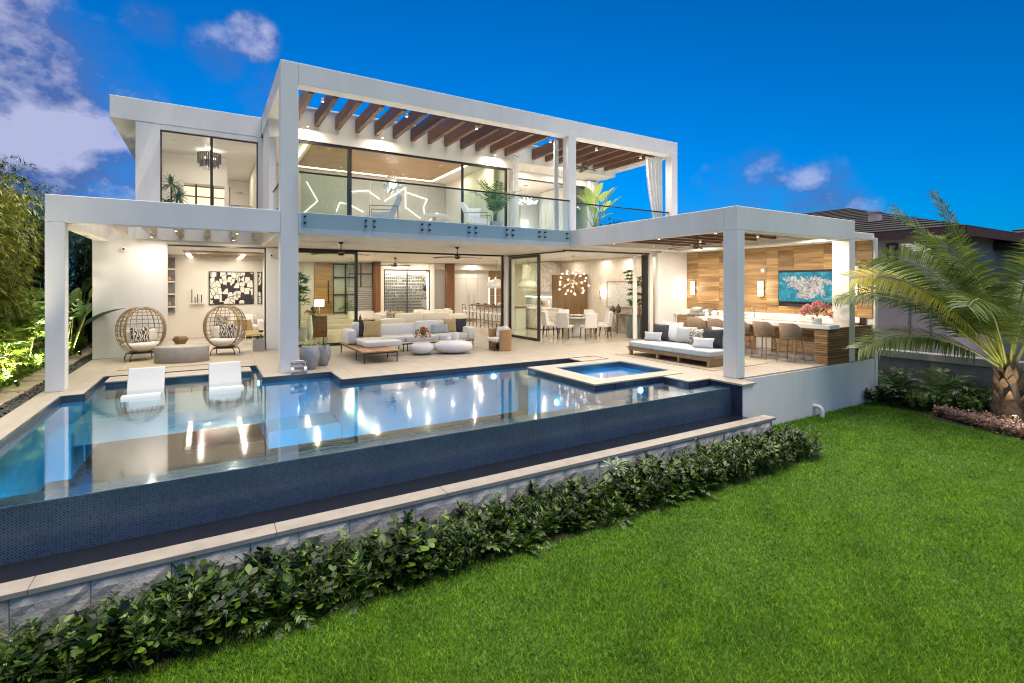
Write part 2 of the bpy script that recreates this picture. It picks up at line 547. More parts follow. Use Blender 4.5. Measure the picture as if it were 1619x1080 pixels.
def _stone(n, l, b):
    oi = n.new('ShaderNodeObjectInfo').outputs['Random']
    v = coord(n, l)
    f = noise(n, l, v, 7, 7, .65, .6)
    c = ramp(n, l, f, [(.3, (.46, .435, .39)), (.5, (.62, .585, .525)), (.72, (.74, .705, .64))])
    mx = n.new('ShaderNodeMix'); mx.data_type = 'RGBA'; mx.blend_type = 'MULTIPLY'; mx.inputs[0].default_value = 1
    l.new(c, mx.inputs[6]); l.new(ramp(n, l, oi, [(0, (.72, .72, .74)), (1, (1, .99, .96))]), mx.inputs[7])
    l.new(mx.outputs[2], b.inputs['Base Color'])
    b.inputs['Roughness'].default_value = .9
    bump(n, l, b, noise(n, l, v, 16, 6, .7), .9, .02)


def _grill_louvre(n, l, b):
    b.inputs['Base Color'].default_value = (.30, .14, .04, 1)


for nm, fn in (('wave_fabric', _waves), ('spot_fabric', _spots), ('marble', _marble), ('porcelain', _porcelain), ('art', _art), ('pale_art', _paleart), ('tv_picture', _screen), ('wallpaper', _ripple_panel), ('stone_block', _stone)):
    flat_pattern(nm, fn)


# ------------------------------------------------------------------ mesh helpers
class MB:
    def __init__(s):
        s.v = []; s.f = []; s.sm = []

    def add(s, vs, fs, smooth=False):
        o = len(s.v)
        s.v.extend([tuple(p) for p in vs])
        s.f.extend([tuple(i + o for i in f) for f in fs])
        s.sm.extend([smooth] * len(fs))
        return s

    def box(s, x0, x1, y0, y1, z0, z1):
        v = [(x, y, z) for z in (z0, z1) for y in (y0, y1) for x in (x0, x1)]
        return s.add(v, [(0, 2, 3, 1), (4, 5, 7, 6), (0, 1, 5, 4), (2, 6, 7, 3), (0, 4, 6, 2), (1, 3, 7, 5)])

    def obox(s, c, size, rot=(0, 0, 0)):
        m = Euler(rot).to_matrix()
        c = Vector(c)
        v = []
        for z in (-.5, .5):
            for y in (-.5, .5):
                for x in (-.5, .5):
                    v.append(c + m @ Vector((x * size[0], y * size[1], z * size[2])))
        return s.add(v, [(0, 2, 3, 1), (4, 5, 7, 6), (0, 1, 5, 4), (2, 6, 7, 3), (0, 4, 6, 2), (1, 3, 7, 5)])

    def tube(s, pts, r, n=8, closed=False, cap=True):
        pts = [Vector(p) for p in pts]
        k = len(pts)
        rs = r if isinstance(r, (list, tuple)) else [r] * k
        prev = None
        rings = []
        for i, p in enumerate(pts):
            if closed:
                t = pts[(i + 1) % k] - pts[i - 1]
            else:
                t = pts[min(i + 1, k - 1)] - pts[max(i - 1, 0)]
            t.normalize()
            if prev is None:
                u = t.orthogonal().normalized()
            else:
                u = (prev - t * prev.dot(t))
                u = u.normalized() if u.length > 1e-6 else t.orthogonal().normalized()
            prev = u
            w = t.cross(u)
            rings.append([p + (u * math.cos(2 * PI * j / n) + w * math.sin(2 * PI * j / n)) * rs[i] for j in range(n)])
        v = [q for rg in rings for q in rg]
        f = []
        for i in range(k if closed else k - 1):
            a = i * n; b = ((i + 1) % k) * n
            for j in range(n):
                f.append((a + j, a + (j + 1) % n, b + (j + 1) % n, b + j))
        s.add(v, f, True)
        if cap and not closed:
            s.add(rings[0], [tuple(range(n))[::-1]])
            s.add(rings[-1], [tuple(range(n))])
        return s

    def cyl(s, p0, p1, r0, r1=None, n=12):
        return s.tube([p0, p1], [r0, r0 if r1 is None else r1], n)

    def lathe(s, prof, c=(0, 0, 0), n=20, sx=1, sy=1, rot=0):
        v = []
        for r, z in prof:
            for j in range(n):
                a = 2 * PI * j / n
                x, y = r * math.cos(a) * sx, r * math.sin(a) * sy
                v.append((c[0] + x * math.cos(rot) - y * math.sin(rot), c[1] + x * math.sin(rot) + y * math.cos(rot), c[2] + z))
        f = []
        for i in range(len(prof) - 1):
            for j in range(n):
                f.append((i * n + j, i * n + (j + 1) % n, (i + 1) * n + (j + 1) % n, (i + 1) * n + j))
        if prof[0][0] > 1e-4:
            f.append(tuple(range(n))[::-1])
        if prof[-1][0] > 1e-4:
            k = (len(prof) - 1) * n
            f.append(tuple(range(k, k + n)))
        return s.add(v, f, True)

    def ball(s, c, r, nu=12, nv=8):
        if isinstance(r, (int, float)):
            r = (r, r, r)
        v = [(c[0], c[1], c[2] - r[2])]
        for i in range(1, nv):
            t = -PI / 2 + PI * i / nv
            for j in range(nu):
                a = 2 * PI * j / nu
                v.append((c[0] + r[0] * math.cos(t) * math.cos(a), c[1] + r[1] * math.cos(t) * math.sin(a), c[2] + r[2] * math.sin(t)))
        v.append((c[0], c[1], c[2] + r[2]))
        f = [(0, 1 + (j + 1) % nu, 1 + j) for j in range(nu)]
        for i in range(nv - 2):
            for j in range(nu):
                a = 1 + i * nu
                f.append((a + j, a + (j + 1) % nu, a + nu + (j + 1) % nu, a + nu + j))
        k = 1 + (nv - 2) * nu
        f += [(k + j, k + (j + 1) % nu, len(v) - 1) for j in range(nu)]
        return s.add(v, f, True)

    def quad(s, *p):
        return s.add(p, [tuple(range(len(p)))])

    def leaf(s, b, d, up, L, W, droop=.3, seg=3, fold=.15, peak=.42):
        """pointed blade: base b, direction d, surface normal about up"""
        b = Vector(b); d = Vector(d).normalized(); up = Vector(up)
        side = d.cross(up)
        side = side.normalized() if side.length > 1e-5 else d.orthogonal().normalized()
        up = side.cross(d).normalized()
        v = []
        for i in range(seg + 1):
            t = i / seg
            w = W * .5 * (math.sin(PI * min(1, max(.04, t ** (math.log(.5) / math.log(peak)))))) if 0 < t < 1 else W * (.06 if t == 0 else 0)
            c = b + d * (L * t * (1 - .25 * droop * t)) - Vector((0, 0, 1)) * (droop * L * t * t * .6)
            if i == seg:
                v.append(c)
            else:
                v.append(c + side * w - up * (w * fold)); v.append(c + side * -w - up * (w * fold))
        f = [(2 * i, 2 * i + 1, 2 * i + 3, 2 * i + 2) for i in range(seg - 1)] + [(2 * seg - 2, 2 * seg - 1, 2 * seg)]
        return s.add(v, f, True)

    def build(s, name, mat, parent=None, bevel=0, segs=1, sub=0):
        me = bpy.data.meshes.new(name)
        me.from_pydata(s.v, [], s.f)
        me.polygons.foreach_set('use_smooth', s.sm)
        me.materials.append(M[mat] if isinstance(mat, str) else mat)
        me.update()
        o = bpy.data.objects.new(name, me)
        col.objects.link(o)
        if parent is not None:
            o.parent = parent
        if bevel:
            b = o.modifiers.new('b', 'BEVEL'); b.width = bevel; b.segments = segs; b.limit_method = 'ANGLE'
        if sub:
            b = o.modifiers.new('s', 'SUBSURF'); b.levels = sub; b.render_levels = sub
        return o


def B(*a):
    return MB().box(*a)


def tag(o, label=None, cat=None, group=None, kind=None):
    if label: o['label'] = label
    if cat: o['category'] = cat
    if group: o['group'] = group
    if kind: o['kind'] = kind
    return o


def thing(name, label, cat, loc=(0, 0, 0), rz=0, group=None):
    o = bpy.data.objects.new(name, None)
    o.empty_display_size = .1
    col.objects.link(o)
    o.location = loc; o.rotation_euler = (0, 0, rz)
    return tag(o, label, cat, group)


def copy_tree(o, parent=None):
    c = o.copy(); col.objects.link(c); c.parent = parent
    for ch in o.children:
        copy_tree(ch, c)
    return c


def again(src, loc, rz, label=None):
    c = copy_tree(src); c.location = loc; c.rotation_euler = (0, 0, rz)
    if label: c['label'] = label
    return c


def share(o, parent, loc, rot=None, scale=None, name=None):
    """another object with the same mesh"""
    c = bpy.data.objects.new(name or o.name.split('.')[0], o.data)
    col.objects.link(c); c.parent = parent; c.location = loc
    if rot: c.rotation_euler = rot
    if scale: c.scale = scale
    for m in o.modifiers:
        if m.type == 'BEVEL':
            b = c.modifiers.new('b', 'BEVEL'); b.width = m.width; b.segments = m.segments; b.limit_method = 'ANGLE'
    return c


def light(kind, energy, loc, parent, size=.12, c=(1, .885, .735), target=None, spot=None, blend=.6, size_y=None):
    d = bpy.data.lights.new('lamp', kind); d.energy = energy * .62; d.color = c
    d.cycles.use_multiple_importance_sampling = False   # the glowing lens mesh is what mirrors show
    if kind == 'AREA':
        d.shape = 'DISK' if size_y is None else 'RECTANGLE'
        d.size = size
        if size_y: d.size_y = size_y
    else:
        d.shadow_soft_size = size
    if kind == 'SPOT':
        d.spot_size = spot or R(90); d.spot_blend = blend
    o = bpy.data.objects.new('lamp', d); col.objects.link(o); o.location = loc
    if target is not None:
        o.rotation_euler = (Vector(target) - Vector(loc)).to_track_quat('-Z', 'Y').to_euler()
    if parent is not None: o.parent = parent
    return o


def pillow_mesh(w, d, t, nx=10):
    """throw pillow lying in x-y, pinched corners, thickness t"""
    mb = MB(); v = []; f = []
    n = nx
    for sgn in (1, -1):
        for i in range(n + 1):
            for j in range(n + 1):
                x = -1 + 2 * i / n; y = -1 + 2 * j / n
                h = ((1 - x ** 4) * (1 - y ** 4))
                h = max(0, h) ** .55
                pin = 1 - .10 * (1 - abs(x)) * (abs(y) ** 6) if abs(y) > .5 else 1
                pin2 = 1 - .10 * (1 - abs(y)) * (abs(x) ** 6) if abs(x) > .5 else 1
                v.append((x * w / 2 * pin2, y * d / 2 * pin, sgn * t / 2 * h))
        o = 0 if sgn == 1 else (n + 1) ** 2
        for i in range(n):
            for j in range(n):
                a = o + i * (n + 1) + j
                q = (a, a + n + 1, a + n + 2, a + 1)
                f.append(q if sgn == 1 else q[::-1])
    mb.add(v, f, True)
    return mb


def cushion_mesh(w, d, t, k=5, c=(0, 0, 0), n=14):
    """boxy seat cushion (superellipsoid)"""
    mb = MB(); v = []; f = []
    m = n // 2
    def p(a, e):
        return math.copysign(abs(a) ** e, a)
    e1 = 2 / k * .55; e2 = 2 / (k * 2.0)
    for i in range(m + 1):
        t_ = -PI / 2 + PI * i / m
        for j in range(4 * n // 2):
            a = 2 * PI * j / (2 * n)
            ct = p(math.cos(t_), e1)
            v.append((c[0] + w / 2 * ct * p(math.cos(a), e2), c[1] + d / 2 * ct * p(math.sin(a), e2), c[2] + t / 2 * p(math.sin(t_), e1)))
    nn = 2 * n
    for i in range(m):
        for j in range(nn):
            f.append((i * nn + j, i * nn + (j + 1) % nn, (i + 1) * nn + (j + 1) % nn, (i + 1) * nn + j))
    return mb.add(v, f, True)


def cushion(name, w, d, t, loc, mat, parent=None, rot=(0, 0, 0)):
    """seat cushion: a box with softly rounded edges and a slight crown"""
    mb = MB()
    nx, ny = 8, 8
    v = []; f = []
    for s_ in (1, -1):
        o = len(v)
        for i in range(nx + 1):
            for j in range(ny + 1):
                x = -1 + 2 * i / nx; y = -1 + 2 * j / ny
                ed = (1 - abs(x) ** 12) * (1 - abs(y) ** 12)
                z = s_ * t / 2 * (.88 + .12 * max(0, ed) ** .5)
                z += (t * .035 * (1 - x * x) * (1 - y * y)) * s_
                v.append((x * w / 2, y * d / 2, z))
        for i in range(nx):
            for j in range(ny):
                a = o + i * (ny + 1) + j
                q = (a, a + ny + 1, a + ny + 2, a + 1)
                f.append(q if s_ == 1 else q[::-1])
    per = [i * (ny + 1) for i in range(nx)] + [nx * (ny + 1) + j for j in range(ny)] + [(nx - i) * (ny + 1) + ny for i in range(nx)] + [ny - j for j in range(ny)]
    O = (nx + 1) * (ny + 1)
    k = len(per)
    for i in range(k):
        a, b = per[i], per[(i + 1) % k]
        f.append((b, a, a + O, b + O))
    mb.add(v, f, True)
    o = mb.build(name, mat, parent)
    o.location = loc; o.rotation_euler = rot
    b_ = o.modifiers.new('b', 'BEVEL'); b_.width = min(.018, t * .15); b_.segments = 2; b_.limit_method = 'ANGLE'; b_.angle_limit = R(50)
    return o


_pil = {}


def throw(label, w, h, t, base, face, lean, mat, group=None, roll=0.0, cat='pillow'):
    """throw pillow standing on its edge at base, facing direction face (degrees), leaning back"""
    key = (w, h, t, mat)
    if key not in _pil:
        o = pillow_mesh(w, h, t).build('throw_pillow', mat); _pil[key] = o.data
    else:
        o = bpy.data.objects.new('throw_pillow', _pil[key]); col.objects.link(o)
    # local: pillow in x-y plane, y up after rotation
    m = Matrix.Rotation(R(face) - PI / 2 + PI, 4, 'Z') @ Matrix.Rotation(PI / 2 - lean, 4, 'X') @ Matrix.Translation((0, h / 2, 0)) @ Matrix.Rotation(roll, 4, 'Z')
    o.matrix_world = Matrix.Translation(base) @ m
    tag(o, label, cat, group)
    return o

# ================================================================== ground, lawn, terrace, pool
ZL = -1.16
tag(MB().quad((-300, -300, -1.22), (300, -300, -1.22), (300, 300, -1.22), (-300, 300, -1.22)).build('ground', 'soil'), kind='structure')
tag(MB().quad((-30, -30, ZL), (16.6, -30, ZL), (16.6, 6.6, ZL), (-30, 6.6, ZL)).build('lawn', 'turf'), kind='structure')
tag(B(-14, -2.86, 4.0, 32, -1.2, -.05).build('garden_bed', 'soil'), kind='structure')

terrace = thing('terrace', None, None); terrace['kind'] = 'structure'
RECTS = [(-2.62, -2.25, 6.41, 11.72), (-2.62, -1.93, 11.72, 13.75), (-2.62, 1.0, 13.75, 17.0), (1.0, 2.37, 11.88, 17.0),
         (2.37, 9.1, 10.8, 16.9), (9.1, 15.3, 7.65, 13.0), (9.42, 15.3, 6.60, 7.65), (9.1, 9.76, 13.0, 16.9)]
base = MB()
for i, (x0, x1, y0, y1) in enumerate(RECTS):
    base.box(x0 + .003, x1 - .003, y0 + .003, y1 - .003, -1.15, -.033)
base.build('terrace_base', 'joint', terrace)
_tm = {}
TS = .9
for ri, (x0, x1, y0, y1) in enumerate(RECTS):
    gx = [x0] + [k * TS for k in range(-4, 20) if x0 + .12 < k * TS < x1 - .12] + [x1]
    gy = [y0] + [k * TS for k in range(5, 22) if y0 + .12 < k * TS < y1 - .12] + [y1]
    for i in range(len(gx) - 1):
        for j in range(len(gy) - 1):
            w, d = gx[i + 1] - gx[i], gy[j + 1] - gy[j]
            k = (round(w, 3), round(d, 3))
            c = ((gx[i] + gx[i + 1]) / 2, (gy[j] + gy[j + 1]) / 2, 0)
            if k not in _tm:
                o = B(-w / 2 + .0025, w / 2 - .0025, -d / 2 + .0025, d / 2 - .0025, -.034, 0).build('tile', 'limestone', terrace, bevel=.002)
                o.location = c; _tm[k] = o
            else:
                share(_tm[k], terrace, c)

# ---- pool
pool = thing('swimming_pool', 'infinity pool lined in dark blue mosaic in front of the terrace', 'pool', (3, 9, 0))


def P(mb, name, mat, parent=pool, **k):
    """part given in world coordinates under a thing that stands elsewhere"""
    o = mb.build(name, mat, parent, **k)
    o.matrix_parent_inverse = Matrix.Translation(-Vector(parent.location)) if parent is not None else Matrix()
    return o


WZ = -.10
P(B(-2.25, 9.0, 6.41, 10.79, -1.75, -1.60), 'pool_floor', 'pool_plaster')
P(B(-1.92, .99, 10.9, 13.74, -.72, -.36), 'shallow_shelf', 'pool_shelf')
P(B(.99, 2.36, 10.79, 11.87, -1.7, -.9), 'bench', 'pool_plaster')
P(B(-2.25, -1.93, 10.79, 11.71, -1.7, -.5), 'bench', 'pool_plaster')
# front weir wall: tile face, low top under a film of water
P(B(-2.62, 9.03, 6.41, 6.73, -1.3, -.108), 'weir_wall', 'mosaic')


def lined(name, x0, x1, y0, y1):
    """thin tiled lining, band of mosaic above the water and plaster below"""
    P(B(x0, x1, y0, y1, -.135, -.004), name, 'mosaic_band')
    g = .002
    P(B(x0 + g, x1 - g, y0 + g, y1 - g, -1.6, -.136), 'lining', 'pool_plaster')


lined('tile_band', -2.249, -2.22, 6.74, 11.72)
lined('tile_band', -2.22, -1.93, 11.69, 11.719)
lined('tile_band', -1.929, -1.90, 11.72, 13.72)
lined('tile_band', -1.90, 1.0, 13.719, 13.748)
lined('tile_band', .969, .998, 11.88, 13.719)
lined('tile_band', .998, 2.37, 11.849, 11.878)
lined('tile_band', 2.339, 2.368, 10.80, 11.849)
lined('tile_band', 2.368, 8.20, 10.769, 10.798)
lined('tile_band', 8.2, 9.1, 10.769, 10.798)
lined('tile_band', 9.0, 9.029, 6.74, 7.65)
# right end wall beside the weir, with a stucco nose and a stone cap
P(B(9.032, 9.37, 6.17, 7.64, -1.16, -.042), 'end_wall', 'stucco', bevel=.006)
P(B(9.02, 9.031, 6.19, 6.73, -.9, -.03), 'tile_facing', 'mosaic_band')
P(B(8.99, 9.415, 6.14, 7.645, -.04, 0), 'cap_stone', 'limestone', bevel=.004)
# flat stepping pads
for (x0, x1, y0, y1, zb) in ((-1.80, -1.06, 12.95, 13.60, -.36), (-.82, .02, 12.95, 13.60, -.36), (.40, .84, 12.95, 13.60, -.36), (8.36, 9.0, 6.92, 7.60, -1.6), (8.24, 9.05, 10.20, 10.72, -1.6)):
    pd = P(B(x0 + .012, x1 - .012, y0 + .012, y1 - .012, zb, -.031), 'step_block', 'mosaic_band')
    q = P(B(x0, x1, y0, y1, -.03, -.002), 'step_pad', 'limestone', bevel=.003)
# lower catch basin
P(B(-2.62, 9.03, 5.94, 6.405, -1.15, -.64), 'catch_basin', 'dark_tile')
tag(MB().quad((-2.6, 5.95, -.632), (9.02, 5.95, -.632), (9.02, 6.404, -.632), (-2.6, 6.404, -.632)).build('basin_water', 'water_dark'), kind='structure')
P(B(-3.2, -2.626, 5.941, 8.2, -1.2, -.60), 'basin_end', 'stone_block')
P(B(-2.88, -2.626, 8.2, 8.6, -1.2, -.06), 'basin_end', 'stone_block')
# water sheets
wv = [(-2.22, 6.412), (9.0, 6.412), (9.0, 7.649), (6.5, 7.649), (6.5, 10.101), (8.24, 10.101), (8.24, 10.768), (2.338, 10.768), (2.338, 11.848), (.968, 11.848), (.968, 13.718), (-1.899, 13.718), (-1.899, 11.69), (-2.22, 11.69)]
wm = MB(); wm.add([(x, y, WZ) for x, y in wv], [tuple(range(len(wv)))])
tag(wm.build('pool_water', 'water'), kind='structure')
# pool lamps set in the walls
def pool_lamp(p, d, e, aim=1.0, drop=.55):
    P(MB().cyl((p[0], p[1], p[2]), (p[0] + d[0] * .02, p[1] + d[1] * .02, p[2]), .06, n=16), 'pool_lamp', 'pool_lamp')
    light('SPOT', e, (p[0] + d[0] * .05 - pool.location.x, p[1] + d[1] * .05 - pool.location.y, p[2]), pool, .10, (.42, .82, 1), (p[0] + d[0] * aim - pool.location.x, p[1] + d[1] * aim - pool.location.y, p[2] - drop), spot=R(84), blend=.5)
pool_lamp((.965, 12.6, -.24), (-1, 0), 22, 3, .6)
pool_lamp((5.95, 10.765, -.27), (0, -1), 200)
pool_lamp((7.75, 7.665, -.25), (0, -1), 50)
for x in (-1.4, .4, 2.2, 4.0, 5.8, 7.6):
    pool_lamp((x, 6.735, -.55), (0, 1), 900 if x < 1 else 480)
pool_lamp((-2.215, 8.4, -.45), (1, 0), 800)
pool_lamp((6.49, 8.9, -.6), (-1, 0), 200)

# ---- spa
spa = thing('spa_tub', 'square stone edged spa tub raised inside the pool', 'spa', (7.9, 8.9, 0))
def S_(mb, n, m, **k): return P(mb, n, m, spa, **k)
for (x0, x1, y0, y1) in ((6.5, 7.03, 7.65, 10.1), (7.03, 9.099, 7.65, 8.06), (7.03, 9.099, 9.70, 10.1)):
    S_(B(x0 + .002, x1 - .002, y0 + .002, y1 - .002, -.035, .0), 'coping_slab', 'limestone', bevel=.003)
    S_(B(x0 + .016, x1 - .004, y0 + .014, y1 - .014, -.15, -.036), 'tile_wall', 'mosaic_band')
    S_(B(x0 + .018, x1 - .006, y0 + .016, y1 - .016, -1.6, -.151), 'spa_wall', 'pool_plaster')
S_(B(7.03, 9.09, 8.06, 9.7, -1.3, -1.1), 'spa_floor', 'pool_plaster')
tag(MB().quad((7.02, 8.05, -.13), (9.1, 8.05, -.13), (9.1, 9.71, -.13), (7.02, 9.71, -.13)).build('spa_water', 'water'), kind='structure')
S_(MB().cyl((9.07, 8.75, -.33), (9.05, 8.75, -.33), .08, n=16), 'spa_lamp', 'pool_lamp')
light('SPOT', 330, (9.03 - 7.9, 8.75 - 8.9, -.35), spa, .1, (.5, .86, 1), (8.0 - 7.9, 8.75 - 8.9, -.9), spot=R(100), blend=.5)
light('SPOT', 330, (7.06 - 7.9, 0, -.40), spa, .1, (.5, .86, 1), (8.1 - 7.9, .2, -.9), spot=R(110), blend=.5)
S_(MB().cyl((7.035, 8.9, -.40), (7.05, 8.9, -.40), .06, n=16), 'spa_lamp', 'pool_lamp')
S_(B(9.092, 9.099, 8.06, 9.7, -.15, -.03), 'tile_wall', 'mosaic_band'); S_(B(9.094, 9.099, 8.06, 9.7, -1.1, -.151), 'spa_wall', 'pool_plaster')

# ---- retaining wall in front of the basin
rw = thing('retaining_wall', 'low wall of rough grey stone blocks with a pale coping below the pool', 'wall', (3, 5.8, ZL))
P(B(-3.2, 9.36, 5.775, 5.935, ZL - .05, -.645), 'wall_core', 'joint', rw)
rs = random.Random(3)
for (z0, z1) in ((ZL, -.965), (-.965, -.648)):
    x = -3.2 + (0 if z0 == ZL else -.21)
    while x < 9.34:
        w = rs.uniform(.42, .78)
        xa, xb = max(-3.2, x), min(9.36, x + w)
        if xb - xa > .12:
            mb = MB(); nx, nz = 6, 4
            v = []; f = []
            W_, H_ = (xb - xa) / 2 - .003, (z1 - z0) / 2 - .003
            for i in range(nx + 1):
                for j in range(nz + 1):
                    ed = (i in (0, nx)) or (j in (0, nz))
                    v.append((-W_ + 2 * W_ * i / nx, -.03 - (0 if ed else rs.uniform(.006, .035)), -H_ + 2 * H_ * j / nz))
            for i in range(nx):
                for j in range(nz):
                    a = i * (nz + 1) + j
                    f.append((a, a + nz + 1, a + nz + 2, a + 1))
            k = len(v)
            v += [(-W_, .03, -H_), (W_, .03, -H_), (W_, .03, H_), (-W_, .03, H_)]
            c = [0, nx * (nz + 1), nx * (nz + 1) + nz, nz]
            f += [tuple([i * (nz + 1) + nz for i in range(nx + 1)] + [k + 2, k + 3]), tuple([nx * (nz + 1) + j for j in range(nz + 1)] + [k + 2, k + 1]), tuple([j for j in range(nz, -1, -1)] + [k, k + 3]), tuple([i * (nz + 1) for i in range(nx, -1, -1)] + [k, k + 1])]
            mb.add(v, f)
            o = mb.build('stone', 'stone_block', rw)
            o.location = ((xa + xb) / 2 - 3, 5.758 - 5.8, (z0 + z1) / 2 - ZL)
        x += w
x = -3.2
while x < 9.35:
    w = min(1.9, 9.37 - x)
    P(B(x + .002, x + w - .002, 5.70, 5.938, -.646, -.595), 'coping_slab', 'coping_stone', rw, bevel=.004)
    x += w

# ---- white podium wall under the bar terrace
pw = thing('podium_wall', 'white stucco podium wall under the bar terrace beside the lawn', 'wall', (12, 6.6, ZL))
P(B(9.372, 15.5, 6.58, 6.78, ZL - .05, -.036), 'wall_face', 'stucco', pw)
P(MB().tube([(12.35, 6.6, -.80 - .12), (12.35, 6.47, -.92), (12.36, 6.42, -.95), (12.365, 6.40, -1.02), (12.365, 6.40, -1.17)], .05, 10), 'drain_pipe', 'white_paint', pw)
P(B(15.32, 15.46, 6.56, 6.75, ZL, 3.22), 'edge_pilaster', 'stucco', pw, bevel=.006)

# ---- side path
path = thing('garden_path', None, None, (-3.1, 12, 0)); path['kind'] = 'structure'
pr = random.Random(11)
y = 8.6
while y < 26:
    d = pr.uniform(.5, .7)
    o = B(-.28 - pr.uniform(0, .08), .20, -d / 2 + .03, d / 2 - .03, -.06, .0).build('paver', 'paver', path, bevel=.012)
    o.location = (-.02, y + d / 2 - 12, pr.uniform(-.012, .002)); o.rotation_euler = (0, 0, pr.uniform(-.03, .03))
    y += d
mb = MB()
for k in range(2600):
    yy = 7.5 + 17 * pr.random() ** 1.4
    r = pr.uniform(.013, .03)
    xx = -2.64 - abs(pr.gauss(0, .12)) if pr.random() < .8 else pr.uniform(-3.4, -2.7)
    if xx < -2.86 and abs(xx) < 9 and pr.random() < .6: continue
    mb.ball((xx, yy, -.035 + pr.uniform(0, .02)), (r * 1.2, r, r * .7), 6, 4)
tag(P(mb, 'pebbles', 'pebble_black', path), kind='stuff')
P(B(-2.88, -2.621, 6.4, 26, -.2, -.05), 'gravel_bed', 'pebble_black', path)

# ================================================================== the house
house = thing('house', 'two-storey white modern house with frame pergolas and lit glass-fronted rooms', 'house', (6, 17, 0))


def H(mb, name, mat='stucco', parent=house, bevel=.008, **k):
    o = mb.build(name, mat, parent, bevel=bevel, **k)
    o.matrix_parent_inverse = Matrix.Translation(-Vector((6, 17, 0)))
    return o


ZB, ZT, ZU, ZUT = 3.11, 3.61, 6.48, 6.96
# lower left frame
H(B(-2.55, -2.27, 12.2, 12.48, 0, ZB), 'column')
H(B(-2.55, 1.357, 12.2, 12.48, ZB, ZT), 'beam')
H(B(-2.55, -2.27, 12.483, 16.9, ZB + .002, ZT - .002), 'beam')
H(B(1.36, 1.73, 12.2, 12.55, 0, ZUT), 'column')
H(B(1.36, 1.73, 12.553, 16.9, ZB + .002, ZT - .002), 'beam')
for x in (-1.92, -1.29, -.66, -.03, .60, 1.17):
    H(B(x - .07, x + .07, 12.482, 16.9, 3.30, 3.55), 'rafter', 'pale_rafter', bevel=.004)
# floor slab over the living terrace
H(B(1.733, 9.407, 12.2, 16.88, ZB, ZT - .01), 'floor_slab')
H(B(9.41, 14.9, 12.9, 16.88, ZB + .003, ZT - .013), 'floor_slab')
H(B(1.8, 14.9, 16.885, 27.2, ZB + .003, ZT - .013), 'floor_slab', 'plaster')
# right porch frame
H(B(9.41, 14.29, 6.58, 6.88, ZB, ZT), 'beam')
H(B(9.41, 9.69, 6.883, 12.195, ZB + .002, ZT - .002), 'beam')
H(B(9.413, 14.9, 12.2, 12.897, ZB + .06, ZT - .004), 'beam')
H(B(14.01, 14.29, 6.883, 12.195, ZB + .002, ZT - .002), 'beam')
H(B(9.41, 9.69, 6.58, 6.90, 0, ZB - .001), 'column')
H(B(14.01, 14.29, 6.58, 7.0, 0, ZB - .001), 'column')
for k in range(9):
    y = 7.38 + .6 * k
    if y < 12.0:
        H(B(9.693, 14.008, y - .06, y + .06, 3.28, 3.50), 'rafter', 'walnut_x', bevel=.004)
H(B(14.293, 15.40, 6.62, 12.74, 3.16, 3.34), 'roof_slab')
H(B(9.70, 14.0, 6.9, 12.19, 3.52, 3.56), 'pergola_cover', 'white_paint')
# upper frame
H(B(1.733, 14.14, 12.2, 12.55, ZU, ZUT), 'beam')
H(B(9.34, 9.63, 12.2, 12.5, ZT, ZU - .001), 'column')
H(B(13.86, 14.14, 12.2, 12.5, ZT - .4, ZU - .001), 'column')
H(B(1.36, 1.73, 12.553, 16.885, ZU + .002, ZUT - .002), 'beam')
H(B(13.86, 14.14, 12.553, 16.3, ZU + .002, ZUT - .002), 'beam')
H(B(9.63, 14.14, 12.21, 12.5, ZT - .4, ZT - .012), 'beam')
xr = 2.06
k = 0
while xr < 13.75:
    if not (9.3 < xr < 9.66):
        H(B(xr - .06, xr + .06, 12.553, 15.098, 6.44, 6.81), 'rafter', 'walnut', bevel=.004)
    xr += .565
    k += 1
# upper header wall and roof
H(B(1.40, 9.30, 15.10, 15.30, 6.02, 6.90), 'wall_header', 'plaster')
H(B(9.303, 13.9, 15.10, 15.30, 6.26, 6.90), 'wall_header', 'plaster')
H(B(9.303, 13.9, 15.303, 16.3, 6.26, 6.36), 'soffit', 'plaster')
H(B(9.303, 13.9, 16.15, 16.3, 6.0, 6.258), 'wall_header', 'plaster')
H(B(1.35, 14.1, 15.05, 25.5, 6.903, 6.955), 'roof', 'stucco')
H(B(1.40, 1.60, 15.30, 16.88, ZT, 6.90), 'wall', 'stucco')
H(B(13.92, 14.1, 16.35, 25.5, ZT, 6.9), 'wall', 'stucco')
H(B(9.12, 9.30, 15.302, 16.15, ZT, 6.25), 'wall', 'plaster')
# left wing, upper
H(B(-2.25, 1.357, 16.9, 24, 6.40, 7.0), 'roof')
H(B(-1.70, -1.15, 16.91, 17.1, ZT - .4, 6.398), 'wall')
H(B(1.27, 1.395, 16.91, 17.1, ZT - .4, 6.398), 'wall')
H(B(-1.148, 1.268, 16.91, 17.1, 6.25, 6.398), 'wall')
H(B(-1.70, -1.5, 17.103, 24, ZT, 6.398), 'wall')
H(B(1.42, 1.6, 17.0, 24, ZT, 6.4), 'wall', 'plaster')
H(B(-1.5, 1.42, 23.8, 24, ZT, 6.4), 'wall', 'plaster')
H(B(-1.698, 1.8, 16.92, 24, 3.2, ZT - .006), 'floor_slab')
